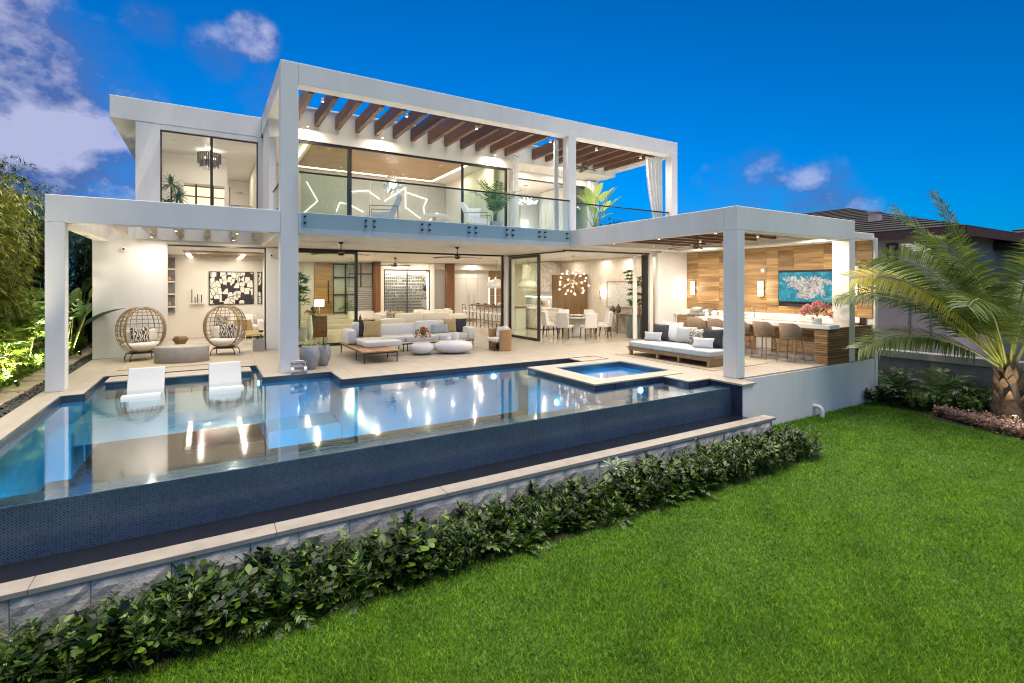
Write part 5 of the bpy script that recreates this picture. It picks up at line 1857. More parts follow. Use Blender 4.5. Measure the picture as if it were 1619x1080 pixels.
for i in range(1, 5): again(k0, (11.0, 22.55 - .78 * i, 0), 0, kl[i])
for (lab, x, y) in (('large cream dome pendant over the breakfast bar', 11.55, 20.6), ('large cream dome pendant over the marble island', 12.75, 19.75)):
    t = thing('dome_pendant', lab, 'pendant lamp', (x, y, 3.105))
    MB().cyl((0, 0, 0), (0, 0, -.88), .008, n=6).lathe([(.06, 0), (.06, -.03), (.0005, -.035)], n=14).build('cord', 'nickel', t)
    MB().lathe([(.03, -.86), (.20, -.89), (.36, -.98), (.45, -1.12), (.47, -1.30), (.455, -1.30), (.435, -1.12), (.35, -1.0), (.19, -.91), (.02, -.88)], n=32).build('shade', 'gloss_white', t)
    MB().ball((0, 0, -1.12), .06).build('bulb', 'lamp_glow', t)
    light('POINT', 12, (0, 0, -1.22), t, .06)
t = thing('marble_island', 'veined white marble kitchen island behind the glass door', 'island', (12.9, 19.6, 0))
B(-.55, .55, -1.5, 1.5, .04, .88).build('body', 'marble', t); B(-.6, .6, -1.55, 1.55, .881, .93).build('top', 'marble', t, bevel=.004)
t = thing('island_flowers', 'orange flowers in a white bowl on the marble island', 'flowers', (12.6, 18.6, .93))
MB().lathe([(.06, 0), (.12, .03), (.14, .1), (.12, .1)], n=16).build('bowl', 'gloss_white', t); bouquet(t, .2, .24, .1, 6, 'flower_orange', 40)

# kitchen wall: marble hood, oak cupboards, counter
kw = thing('kitchen_wall_units', 'marble cooker hood above dark splashback and oak cupboard', 'kitchen units', (14.6, 20, 0))
def KP(mb, n, m, **k): return P(mb, n, m, kw, **k)
KP(MB().add([(14.05, 19.9, 1.62), (14.05, 22.3, 1.62), (14.05, 22.3, 3.09), (14.05, 19.9, 3.09), (14.74, 19.9, 1.62), (14.74, 22.3, 1.62), (14.74, 22.3, 3.09), (14.74, 19.9, 3.09)], [(0, 1, 2, 3), (4, 7, 6, 5), (0, 4, 5, 1), (3, 2, 6, 7), (0, 3, 7, 4), (1, 5, 6, 2)]), 'hood', 'marble')
KP(B(14.3, 14.74, 19.9, 22.6, 1.38, 1.61), 'shelf_canopy', 'plaster', bevel=.01)
KP(B(14.70, 14.745, 19.9, 23, .93, 1.375), 'splashback', 'urn_clay')
KP(B(14.1, 14.74, 19.9, 23, .88, .925), 'worktop', 'marble', bevel=.004)
KP(B(14.15, 14.74, 19.9, 23, 0, .879), 'base_unit', 'cabinet_white')
for i in range(4):
    y0 = 17.85 + i * .505
    KP(B(14.2, 14.74, y0, y0 + .50, .05, 2.44), 'cupboard_door', 'oak_z', bevel=.005)
KP(B(14.3, 14.74, 19.92, 22.4, 1.34, 1.375), 'light_strip', 'strip_glow')
for (x, y, m_, lab) in ((14.4, 21.0, 'ceramic_dark', 'dark oil bottle on the kitchen worktop'), (14.4, 20.8, 'terracotta', 'terracotta jar on the kitchen worktop'), (14.4, 20.4, 'gloss_white', 'white canister on the kitchen worktop')):
    o = MB().lathe([(.06, 0), (.065, .14), (.03, .2), (.03, .27)], n=14).build('jar', m_); o.location = (x, y, .925); tag(o, lab, 'jar')

# ---- dining room
dt = thing('dining_table', 'round marble dining table with a drum base', 'table', (12.1, 15.3, 0))
MB().lathe([(.0005, .71), (.74, .71), (.78, .725), (.78, .745), (.74, .755), (.0005, .755)], n=40).build('table_top', 'marble', dt)
MB().lathe([(.40, 0), (.36, .05), (.30, .35), (.36, .70)], n=28).build('drum_base', 'fabric_cream', dt)
def dchair(label, loc, rz):
    t = thing('dining_chair', label, 'chair', loc, rz, 'white dining chairs round the marble table')
    B(-.24, .24, -.25, .25, .40, .49).build('seat', 'leather_white', t, bevel=.03, segs=2)
    mb = MB().obox((-.245, 0, .70), (.07, .46, .52), (0, -.14, 0)); mb.build('backrest', 'leather_white', t, bevel=.025, segs=2)
    for (sx, sy) in ((1, 1), (1, -1), (-1, 1), (-1, -1)):
        MB().tube([(sx * .19, sy * .20, .41), (sx * .23, sy * .215, 0)], [.022, .012], 6).build('leg', 'black', t)
    return t
c0 = None
dn = ['white dining chair with its back to the pool, beside the glass door', 'white dining chair with its back to the spa', 'white dining chair next to the driftwood console', 'white dining chair backing onto the pale picture', 'white dining chair backing onto the oak cupboard', 'white dining chair across the table towards the cooker hood', 'white dining chair across the table towards the marble island', 'white dining chair backing onto the terrace corner of the glass door']
for i, a in enumerate((-105.7, -60.7, -15.7, 29.3, 74.3, 119.3, 164.3, 209.3)):
    p = (12.1 + 1.08 * math.cos(R(a)), 15.3 + 1.08 * math.sin(R(a)), 0)
    if c0 is None: c0 = dchair(dn[i], p, R(a) + PI)
    else: again(c0, p, R(a) + PI, dn[i])
for i in range(8):
    a = R(-105.7 + 45 * i)
    o = MB().lathe([(.0005, .0), (.10, .0), (.14, .012), (.13, .016), (.09, .006), (.0005, .006)], n=16).build('plate', 'ceramic_dark'); o.location = (12.1 + .55 * math.cos(a), 15.3 + .55 * math.sin(a), .755)
    tag(o, 'dark plate set on the round dining table', 'plate', 'plates on the dining table')
o = MB().lathe([(.12, 0), (.26, .03), (.30, .06), (.28, .06), (.1, .02)], n=24).build('centre_dish', 'marble'); o.location = (12.1, 15.3, .755); tag(o, 'shallow pale dish in the middle of the dining table', 'dish')
ch = thing('globe_chandelier', 'sputnik chandelier of clear glowing globes over the dining table', 'chandelier', (12.16, 15.6, 3.1))
MB().lathe([(.08, 0), (.08, -.03), (.0005, -.04)], n=16).cyl((0, 0, -.02), (0, 0, -.98), .009, n=8).build('rod', 'nickel', ch)
MB().ball((0, 0, -1.03), .09, 16, 10).build('hub', 'nickel', ch)
q = random.Random(4)
for i in range(30):
    z = 1 - 2 * (i + .5) / 30; a = i * 2.39996; r_ = math.sqrt(1 - z * z)
    d = Vector((r_ * math.cos(a), r_ * math.sin(a), z * .92)); L = q.uniform(.50, .66)
    MB().cyl(Vector((0, 0, -1.03)) + d * .08, Vector((0, 0, -1.03)) + d * (L - .05), .006, n=5).build('arm', 'brass', ch)
    g = MB().ball(Vector((0, 0, -1.03)) + d * L, .072, 12, 8).build('globe', 'glass_bulb', ch)
    MB().ball(Vector((0, 0, -1.03)) + d * (L - .01), .032, 8, 6).build('bulb', 'lamp_glow', g)
light('POINT', 26, (0, 0, -1.6), ch, .3)
t = thing('brass_sconce', 'curved brass sconce glowing on the dining room wall', 'wall lamp', (14.72, 16.85, 1.65))
v = []; f = []
for i in range(9):
    z = -.30 + .60 * i / 8; w = .09 * (1 - .75 * math.sin(PI * i / 8)); b_ = -.10 - .02 * math.cos(PI * (i - 4) / 4)
    v += [(b_, -w, z), (b_, w, z)]
for i in range(8): f.append((2 * i, 2 * i + 1, 2 * i + 3, 2 * i + 2))
mb = MB(); mb.add(v, f, True); mb.build('brass_leaf', 'brass', t)
B(-.06, -.02, -.02, .02, -.25, .25).build('glow_tube', 'lamp_glow', t)
light('POINT', 10, (-.17, -.12, 0), t, .06)
t = thing('pale_picture', 'large pale abstract picture in thin oak frame in the dining room', 'picture', (14.735, 15.7, 1.56))
B(-.015, .01, -.80, .80, -.52, .52).build('canvas', 'pale_art', t)
for (y0, y1, z0, z1) in ((-.83, -.80, -.55, .55), (.80, .83, -.55, .55), (-.80, .80, .52, .55), (-.80, .80, -.55, -.52)): B(-.03, .01, y0, y1, z0, z1).build('frame_bar', 'oak_z', t)
t = thing('driftwood_console', 'console of slanting driftwood slats in the dining room', 'console', (14.42, 15.2, 0))
B(-.22, .30, -1.0, .75, .76, .81).build('top', 'drift', t, bevel=.006)
for y in (-.98, -.42, .15, .69): B(-.21, -.14, y, y + .06, 0, .76).build('post', 'drift', t)
for k in range(22):
    y = -.92 + k * .075
    MB().obox((-.16, y + .02, .40), (.02, .022, .78), (.45 if k % 11 < 5 else -.45, 0, 0)).build('slat', 'drift', t)
for (lab, x, y, r, h) in (('squat dark gourd vase on the driftwood console', 14.35, 15.75, .13, .30), ('tall dark teardrop vase on the driftwood console', 14.38, 15.45, .11, .38), ('slim dark bottle vase on the driftwood console', 14.35, 14.55, .07, .42), ('pale cylinder vase on the driftwood console', 14.45, 14.35, .07, .45)):
    o = MB().lathe([(r * .5, 0), (r * .9, h * .2), (r, h * .4), (r * .7, h * .7), (r * .2, h * .88), (r * .25, h)], n=20).build('vase', 'ceramic_dark' if 'dark' in lab else 'terracotta'); o.location = (x, y, .81); tag(o, lab, 'vase')
t = thing('umbrella_tree', 'leafy umbrella tree in a fluted green planter in the dining room', 'plant', (13.70, 13.80, 0))
mb = MB(); v = []; f = []
n = 36
for (r, z) in ((.26, 0), (.30, .04), (.33, .55), (.33, .78), (.29, .78), (.28, .68)):
    for j in range(n):
        rr = r * (1 + (.035 if j % 2 else -.035) * (1 if .02 < z < .77 else 0)); v.append((rr * math.cos(2 * PI * j / n), rr * math.sin(2 * PI * j / n), z))
for i in range(5):
    for j in range(n): f.append((i * n + j, i * n + (j + 1) % n, (i + 1) * n + (j + 1) % n, (i + 1) * n + j))
f.append(tuple(range(5 * n, 6 * n)))
mb.add(v, f); mb.build('fluted_pot', pm('glaze_green', (.17, .22, .18), .5, var=.5, scale=12, stretch=(3, 3, .3)), t)
q = random.Random(6); mb = MB(); st = MB()
st.tube([(0, 0, .6), (.02, 0, 1.1), (-.02, .02, 1.6), (.0, 0, 2.3)], [.035, .03, .025, .012], 7)
for i in range(46):
    a = q.uniform(0, 2 * PI); z = q.uniform(1.25, 2.45); e = q.uniform(-.2, .8)
    d = Vector((math.cos(a) * math.cos(e), math.sin(a) * math.cos(e), math.sin(e)))
    p0 = Vector((0, 0, z - .1)); p1 = p0 + d * q.uniform(.15, .42)
    st.tube([p0, p1], .006, 4)
    for j in range(7):
        fa = 2 * PI * j / 7
        dd = Vector((math.cos(fa), math.sin(fa), -.25)); mb.leaf(p1, dd, (0, 0, 1), q.uniform(.15, .21), .075, .6, 3, .15, .5)
st.build('trunk', 'bark', t); mb.build('leaves', 'leaf_mid', t)


def curtain(label, x0, y0, x1, y1, z0, z1, folds, amp=.05, tie=None, name='curtain', group=None):
    """hanging pleated cloth; tie = (height, how far it is drawn to the first end)"""
    n = folds * 6; m = 10
    v = []; f = []
    d = Vector((x1 - x0, y1 - y0, 0)); nrm = Vector((-d.y, d.x, 0)).normalized()
    for j in range(m + 1):
        z = z0 + (z1 - z0) * j / m
        s_ = 1.0
        if tie:
            s_ = 1 - tie[1] * (1 - j / m) ** tie[0]
        for i in range(n + 1):
            u = i / n
            p = Vector((x0, y0, z)) + d * (u * s_) + nrm * (amp * math.sin(2 * PI * folds * u + .4 * math.sin(5 * u)) * (1 - .3 * j / m) * (.7 + .3 * math.sin(3 * u + j * .2)))
            v.append(p)
    for j in range(m):
        for i in range(n):
            a = j * (n + 1) + i
            f.append((a, a + 1, a + n + 2, a + n + 1))
    t = thing(name, label, 'curtain', (x0, y0, 0), 0, group)
    mb = MB(); mb.add([(p.x - x0, p.y - y0, p.z) for p in v], f, True); mb.build('cloth', 'curtain', t)
    MB().cyl((0, 0, z1 + .01), (d.x, d.y, z1 + .01), .012, n=6).build('rail', 'nickel', t)
    return t


curtain('white curtain drawn beside the stacked dining room doors', 13.15, 13.35, 13.36, 13.40, .01, 3.02, 4, .05)

# ---- media room
for (lab, x0, x1) in (('large black framed abstract collage in the media room', .0, 1.5), ('second black framed collage half hidden by the door jamb', 1.63, 1.79)):
    t = thing('wall_picture', lab, 'picture', ((x0 + x1) / 2, 21.99, 1.84)); w = (x1 - x0) / 2
    B(-w, w, -.03, .0, -.63, .63).build('frame', 'black', t, bevel=.003); B(-w + .035, w - .035, -.036, -.031, -.595, .595).build('print', 'art', t)
sofa('white media room sofa under the collage', (1.0, 21.4, 0), 1.55, .95, 0, arms=(0, 1), mat='fabric_white')
for (x, m_, lab) in ((.45, 'spot_fabric', 'speckled pillow at the end of the media room sofa'), (.8, 'fabric_cream', 'cream pillow on the media room sofa'), (1.25, 'fabric_white', 'white pillow on the media room sofa')): throw(lab, .46, .42, .15, (x, 21.45, .46), -95, .3, m_)
t = thing('sling_chair', 'tan leather sling chair with pale metal frame in the media room', 'chair', (1.18, 18.9, 0), .5)
MB().obox((0, .05, .36), (.62, .60, .03), (.18, 0, 0)).obox((0, .36, .56), (.62, .03, .46), (-.35, 0, 0)).build('sling', 'fabric_tan', t, bevel=.01)
for s in (-.33, .33):
    MB().tube([(s, -.30, 0), (s, -.25, .45), (s, .42, .40), (s, .35, 0)], .014, 6).build('side_frame', 'white_paint', t)
t = thing('wall_shelves', 'dark niche with white shelves in the media room', 'shelf', (-1.35, 21.85, 0))
B(-.30, .30, .02, .14, .95, 2.95).build('niche', 'stone_dark', t)
for k in range(4): B(-.30, .30, -.12, .02, 1.15 + .45 * k, 1.20 + .45 * k).build('shelf_board', 'white_paint', t)
for k in range(4):
    o = MB().lathe([(.05, 0), (.08, .06), (.05, .14), (.03, .16)], n=14).build('shelf_vase', 'gloss_white' if k % 2 else 'terracotta'); o.location = (-1.3 + .08 * (-1) ** k, 21.80, 1.20 + .45 * k); tag(o, ['rust coloured vase on the lowest niche shelf', 'white vase on the second niche shelf', 'rust coloured vase on the third niche shelf', 'white vase on the top niche shelf'][k], 'vase')
t = thing('candle_shelf', 'white wall shelf with dark candlesticks in the media room', 'shelf', (-.35, 21.95, 1.30))
B(-.22, .22, -.14, .04, -.03, .0).build('shelf_board', 'white_paint', t)
for i, (x, h) in enumerate(((-.18, .50), (-.08, .22), (0, .32), (.12, .30))): MB().cyl((x, -.06, 0), (x, -.06, h), .014, n=8).build('candlestick', 'black', t)
t = thing('wooden_stool', 'stacked wooden side stool beside the egg chair by the wall', 'stool', (-.72, 17.8, 0))
MB().lathe([(.14, 0), (.20, .10), (.13, .20), (.13, .24), (.20, .34), (.16, .44), (.0005, .44)], n=20).build('drum', 'oak_z', t)
t = thing('slatted_ceiling_panel', 'slatted timber ceiling panel with light strips in the media room', 'ceiling panel', (.3, 20.5, 3.06))
for k in range(34):
    B(-.95, 1.45, -1.45 + k * .085, -1.45 + k * .085 + .03, -.10, -.03).build('slat', 'pale_rafter', t)
for x in (-.93, .62): B(x, x + .13, -1.5, 1.45, -.112, -.101).build('light_strip', 'strip_glow', t)
B(-1.0, 1.5, -1.5, 1.45, -.028, -.002).build('backing', 'drift', t)
light('AREA', 55, (.2, 0, -.16), t, 1.5, size_y=2.0)

# ================================================================== upper floor
ZF = ZT - .01
# left bedroom
t = thing('strip_chandelier', 'two-tier chandelier of dark hanging strips in the upper left room', 'chandelier', (.02, 19.0, 6.30))
MB().cyl((0, 0, 0), (0, 0, -.12), .01, n=6).lathe([(.08, 0), (.08, -.02), (.0005, -.025)], n=14).build('stem', 'brass', t)
for (r, z, h) in ((.33, -.10, .30), (.27, -.34, .22)):
    MB().tube([(r * math.cos(2 * PI * i / 24), r * math.sin(2 * PI * i / 24), z) for i in range(24)], .012, 6, closed=True).build('ring', 'brass', t)
    for i in range(34):
        a = 2 * PI * i / 34; hh = h * q.uniform(.85, 1.15)
        MB().obox((r * math.cos(a), r * math.sin(a), z - hh / 2), (.008, .042, hh), (0, 0, a)).build('strip', 'ceramic_dark', t)
for i in range(5):
    a = 2 * PI * i / 5
    MB().ball((.15 * math.cos(a), .15 * math.sin(a), -.25), .035, 8, 6).build('bulb', 'lamp_glow', t)
light('POINT', 25, (0, 0, -.05), t, .08); light('POINT', 16, (0, 0, -.6), t, .08)
t = thing('dracaena', 'spiky dracaena behind the upper left window', 'plant', (-.93, 17.6, ZF))
pot(t, .16, .2, .35, 'gloss_white')
q = random.Random(9); mb = MB(); st = MB()
for (x, y, h) in ((0, 0, 1.35), (.16, .05, 1.0), (-.1, -.05, .7)):
    st.tube([(x * .3, y * .3, .3), (x, y, h)], .022, 6)
    for i in range(60):
        a = q.uniform(0, 2 * PI); e = q.uniform(-.5, 1.4); d = Vector((math.cos(a) * math.cos(e), math.sin(a) * math.cos(e), math.sin(e)))
        mb.leaf((x, y, h - q.uniform(0, .15)), d, (0, 0, 1), q.uniform(.38, .55), .05, .5, 3)
st.build('trunk', 'bark', t); mb.build('leaves', 'leaf_bright', t)
H(MB().box(-1.5, .55, 19.9, 20.05, 5.35, 6.29).box(-1.5, -.72, 19.9, 20.05, ZF, 5.349).box(.46, .60, 19.9, 20.05, ZF, 5.349), 'partition', 'plaster', bevel=0)
t = thing('shoji_cabinet', 'warm lit sliding screen cabinet in the upper left room', 'cabinet', (-.1, 21.4, ZF))
for i in range(3):
    for k in range(5): B(-.78 + i * .52, -.32 + i * .52, 0, .02, .12 + k * .36, .44 + k * .36).build('screen_pane', 'lamp_shoji' if 'lamp_shoji' in M else 'fabric_cream', t)
for i in range(4): B(-.84 + i * .52, -.78 + i * .52, -.03, .03, 0, 1.98).build('stile', 'oak_z', t)
for k in range(6): B(-.78, .72, -.02, .03, .08 + k * .36, .12 + k * .36).build('rail', 'oak', t)
t = thing('shower_head', 'round rain shower head in the upper left bathroom', 'shower', (.95, 20.6, 5.25))
MB().tube([(.25, .3, .0), (.05, .05, .06), (0, 0, .06), (0, 0, .0)], .012, 6).lathe([(.14, -.01), (.14, .01), (.03, .02)], n=18).build('head', 'nickel', t)
t = thing('bath_mirror', 'small framed panel in the upper left bathroom', 'mirror', (1.0, 20.2, ZF + .55))
for (a, b_, c_, d_) in ((-.33, -.30, 0, .62), (.30, .33, 0, .62), (-.30, .30, .59, .62), (-.30, .30, 0, .03)): B(a, b_, -.02, .02, c_, d_).build('frame_bar', 'nickel', t)
B(-.30, .30, -.005, .005, .03, .59).build('glass', 'glass_green', t)

# middle lounge
LED = [[(4.87, 5.68), (5.53, 5.79), (6.02, 5.48)], [(6.21, 5.42), (7.12, 6.08)], [(7.11, 6.06), (7.11, 5.17)], [(7.15, 5.87), (8.08, 5.66), (7.91, 5.29), (8.0, 4.89)], [(7.12, 5.23), (7.77, 4.82)], [(4.3, 4.85), (4.42, 5.21), (4.68, 5.18)], [(4.88, 5.12), (5.35, 4.91)], [(8.2, 4.75), (8.5, 5.10), (8.9, 4.95)], [(3.2, 5.9), (3.6, 5.2), (3.1, 4.7)]]
t = thing('light_line_wall', 'panelled wall with branching lines of light in the upper lounge', 'wall panel', (6, 20.55, ZF))
B(-4.3, 2.9, .0, .04, 0, 2.78).build('panel', 'wallpaper', t)
for s in LED:
    for a, b_ in zip(s[:-1], s[1:]):
        MB().cyl((a[0] - 6, -.02, a[1] - ZF), (b_[0] - 6, -.02, b_[1] - ZF), .011, n=6).build('light_line', 'strip_glow', t)
t = thing('petal_chandelier', 'round chandelier of white glass petals in the upper lounge', 'chandelier', (6.05, 18.9, 6.34))
MB().cyl((0, 0, 0), (0, 0, -.25), .01, n=6).lathe([(.07, 0), (.07, -.02), (.0005, -.03)], n=12).build('stem', 'white_paint', t)
MB().ball((0, 0, -.52), .16, 12, 8).build('core', 'lamp_soft', t)
q = random.Random(13)
for i in range(70):
    z = 1 - 2 * (i + .5) / 70; a = i * 2.39996; r_ = math.sqrt(1 - z * z); d = Vector((r_ * math.cos(a), r_ * math.sin(a), z * .8))
    MB().leaf(Vector((0, 0, -.52)) + d * .18, d, (q.uniform(-1, 1), q.uniform(-1, 1), .5), q.uniform(.2, .27), .15, .1, 4, .2, .75).build('petal', 'gloss_white', t)
light('POINT', 30, (0, 0, -1.0), t, .2)
def lounge_chair(label, loc, rz, mat):
    t = thing('lounge_chair', label, 'chair', loc, rz)
    MB().obox((0, 0, .33), (.62, .62, .14), (.08, 0, 0)).build('seat', mat, t, bevel=.03, segs=2)
    MB().obox((0, .36, .62), (.60, .13, .60), (-.42, 0, 0)).build('back', mat, t, bevel=.03, segs=2)
    for s in (-.36, .36): MB().tube([(s, -.34, 0), (s, -.34, .56), (s, .42, .56), (s, .42, 0)], .013, 4).build('arm_frame', 'dark_metal', t)
    return t
lounge_chair('grey woven lounge chair on the balcony before the light line wall', (4.25, 14.2, ZF), -1.9, 'fabric_blue_grey')
lounge_chair('white lounge chair on the balcony beside the potted kentia palm', (7.2, 14.0, ZF), .9, 'fabric_white')
t = thing('balcony_table', 'low round balcony table between the lounge chairs', 'table', (5.7, 13.9, ZF))
MB().lathe([(.0005, .36), (.42, .36), (.42, .40), (.0005, .40)], n=28).lathe([(.22, 0), (.05, .03), (.05, .36)], n=16).build('pedestal_top', 'fabric_cream', t)
throw('white pillow on the balcony lounge chair by the palm', .42, .40, .14, (7.1, 14.1, ZF + .40), -120, .35, 'fabric_white')
t = thing('kentia_palm', 'potted kentia palm on the balcony before the green glass', 'plant', (8.05, 14.45, ZF))
pot(t, .22, .27, .42, 'urn_clay'); feather_palm(t, 10, 1.35, .5, 3, 'leaf_mid', .36, .4, 16, .045, .7, 1.4, .8)

# bedroom on the right
curtain('white curtain at the end of the upper lounge glass', 9.0, 14.85, 9.28, 14.98, ZF, 6.42, 4, .045)
curtain('white curtain tied against the middle upper column', 9.12, 12.62, 9.33, 12.72, ZF, 6.45, 4, .05)
curtain('white curtain gathered at the far upper column', 13.80, 12.60, 13.10, 12.72, ZF, 6.45, 5, .06, (1.6, .72))
curtain('white curtain behind the bird of paradise plant', 13.2, 16.0, 13.75, 16.05, ZF, 6.2, 5, .05)
curtain('white bedroom curtain hanging inside the upper right room', 13.3, 17.2, 13.3, 19.5, ZF, 6.25, 10, .05)
t = thing('crystal_chandelier', 'wide crystal chandelier in the upper right bedroom', 'chandelier', (11.8, 18.5, 6.30))
MB().cyl((0, 0, 0), (0, 0, -.5), .008, n=6).lathe([(.12, 0), (.12, -.02), (.0005, -.03)], n=14).build('stem', 'nickel', t)
q = random.Random(5)
for i in range(60):
    a = q.uniform(0, 2 * PI); r_ = q.uniform(.1, .56)
    MB().obox((r_ * math.cos(a), r_ * math.sin(a), -.62 - q.uniform(0, .18)), (.03, .03, .05), (.7, .7, a)).build('crystal', 'lamp_soft', t)
light('POINT', 30, (0, 0, -.9), t, .3)
for (lab, x) in (('glowing bedside sconce to one side of the bedroom mirror, by the column', 11.85), ('glowing bedside sconce on the far side of the bedroom mirror', 13.1)):
    t = thing('bedside_sconce', lab, 'wall lamp', (x, 20.5, 4.85)); B(-.06, .06, -.08, .08, -.22, .22).build('shade', 'lamp_soft', t, bevel=.01); B(-.07, .07, -.09, .09, -.03, .03).build('band', 'brass', t)
    light('POINT', 8, (0, -.25, 0), t, .08)
o = B(12.15, 12.85, 20.55, 20.59, 4.3, 5.75).build('bedroom_mirror', 'glass_green'); tag(o, 'tall pale mirror between the bedroom sconces', 'mirror')
t = thing('bird_of_paradise', 'tall lit bird of paradise plant in the balcony corner', 'plant', (12.0, 14.1, ZF))
pot(t, .25, .3, .40, 'gloss_white')
q = random.Random(31); mb = MB(); st = MB()
for i in range(15):
    a = q.uniform(0, 2 * PI); e = q.uniform(.75, 1.5)
    d = Vector((math.cos(a) * math.cos(e), math.sin(a) * math.cos(e), math.sin(e)))
    paddle(mb, st, (q.uniform(-.1, .1), q.uniform(-.1, .1), .35), d, q.uniform(.5, 1.25), q.uniform(.7, 1.0), q.uniform(.28, .38), q.uniform(.1, .7), q)
st.build('stalks', 'stalk', t); mb.build('leaves', 'leaf_lime', t)
light('SPOT', 60, (-.5, -.6, .1), t, .05, (1, .95, .8), (0, 0, 1.6), spot=R(80))

# ================================================================== garden
# ---- lawn grass: blades scattered over the part of the lawn in view, thinner with distance
def grass():
    rg = np.random.default_rng(5)
    N = 900000
    # sample in a fan in front of the lens so that near ground is covered more densely
    w = 3.0 + (17.5 - 3.0) * rg.random(N) ** 1.75
    u = (rg.random(N) * 2.3 - 1.12) * w
    a = R(31.03)
    x = w * np.sin(a) + u * np.cos(a); y = w * np.cos(a) - u * np.sin(a)
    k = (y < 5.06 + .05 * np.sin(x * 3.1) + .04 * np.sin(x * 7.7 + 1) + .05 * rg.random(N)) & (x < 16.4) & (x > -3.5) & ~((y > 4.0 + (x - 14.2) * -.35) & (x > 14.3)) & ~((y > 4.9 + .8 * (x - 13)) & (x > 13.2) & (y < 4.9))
    k2 = (x > 9.62) & (y < 6.56) & (y >= 5.06) & (x < 15.2)
    k = k | k2
    x, y, w = x[k], y[k], w[k]
    n = len(x)
    h = (.020 + .022 * rg.random(n)) * (1 + .25 * np.sin(x * 2.1) * np.cos(y * 1.7))
    h *= np.where((x > 9.5) & (y > 6.2), 1.6, 1.0)
    wd = (.0034 + .0024 * rg.random(n)) * (.8 + w * .10)
    th = rg.random(n) * 2 * np.pi
    le = .5 + 1.2 * rg.random(n); la = rg.random(n) * 2 * np.pi
    dx, dy = np.cos(th) * wd, np.sin(th) * wd
    tx, ty = np.cos(la) * h * le * .75, np.sin(la) * h * le * .75
    v = np.empty((n, 3, 3), np.float32)
    v[:, 0] = np.stack([x - dx, y - dy, np.full(n, ZL - .002)], 1)
    v[:, 1] = np.stack([x + dx, y + dy, np.full(n, ZL - .002)], 1)
    v[:, 2] = np.stack([x + tx, y + ty, ZL + h], 1)
    me = bpy.data.meshes.new('lawn_grass')
    me.vertices.add(n * 3); me.vertices.foreach_set('co', v.ravel())
    me.loops.add(n * 3); me.loops.foreach_set('vertex_index', np.arange(n * 3, dtype=np.int32))
    me.polygons.add(n); me.polygons.foreach_set('loop_start', np.arange(0, n * 3, 3, dtype=np.int32)); me.polygons.foreach_set('loop_total', np.full(n, 3, np.int32))
    me.materials.append(M['grass_blade']); me.update(calc_edges=True)
    o = bpy.data.objects.new('lawn_grass', me); col.objects.link(o)
    tag(o, 'short mown green lawn grass', 'grass', kind='stuff')
grass()


# ---- hedge plants along the retaining wall
def fern_clump(name, seed, n=22, L=.52, mat='leaf_fern'):
    q = random.Random(seed); mb = MB(); st = MB()
    for i in range(n):
        a = q.uniform(0, 2 * PI); e = q.uniform(.35, 1.45)
        d = Vector((math.cos(a) * math.cos(e), math.sin(a) * math.cos(e), math.sin(e)))
        frond(mb, st, (q.uniform(-.06, .06), q.uniform(-.06, .06), 0), d, L * q.uniform(.6, 1.1), .115, 13, .9, q, .030, .3, .004)
    return mb, st


def broad_clump(seed, n=26, h=.5, L=.13, W=.075, spread=.2):
    q = random.Random(seed); mb = MB(); st = MB()
    for i in range(n):
        a = q.uniform(0, 2 * PI); r = spread * math.sqrt(q.random())
        top = Vector((r * 1.4 * math.cos(a), r * 1.4 * math.sin(a), h * q.uniform(.45, 1.05)))
        b = Vector((r * .3 * math.cos(a), r * .3 * math.sin(a), 0))
        st.tube([b, top], [.006, .003], 4)
        for k in range(9):
            aa = q.uniform(0, 2 * PI); e = q.uniform(-.1, 1.2)
            d = Vector((math.cos(aa) * math.cos(e), math.sin(aa) * math.cos(e), math.sin(e)))
            mb.leaf(b.lerp(top, q.uniform(.45, 1)), d, (q.uniform(-.4, .4), q.uniform(-.4, .4), 1), L * q.uniform(.7, 1.25), W * q.uniform(.8, 1.2), q.uniform(0, .5), 6, .15, .58)
    return mb, st


def upright_clump(seed, n=30, h=.5, mat=None):
    """crowded upright stems with narrow glossy leaves"""
    q = random.Random(seed); mb = MB(); st = MB()
    for i in range(n):
        a = q.uniform(0, 2 * PI); r = .24 * math.sqrt(q.random())
        b = Vector((r * math.cos(a), r * math.sin(a), 0)); top = b * 1.35 + Vector((0, 0, h * q.uniform(.6, 1.1)))
        st.tube([b, top], [.005, .002], 4)
        for k in range(13):
            t_ = q.uniform(.25, 1); aa = q.uniform(0, 2 * PI); e = q.uniform(.3, 1.1)
            d = Vector((math.cos(aa) * math.cos(e), math.sin(aa) * math.cos(e), math.sin(e)))
            mb.leaf(b.lerp(top, t_), d, (0, 0, 1), q.uniform(.09, .16), .030, q.uniform(.1, .5), 4, .2, .45)
    return mb, st


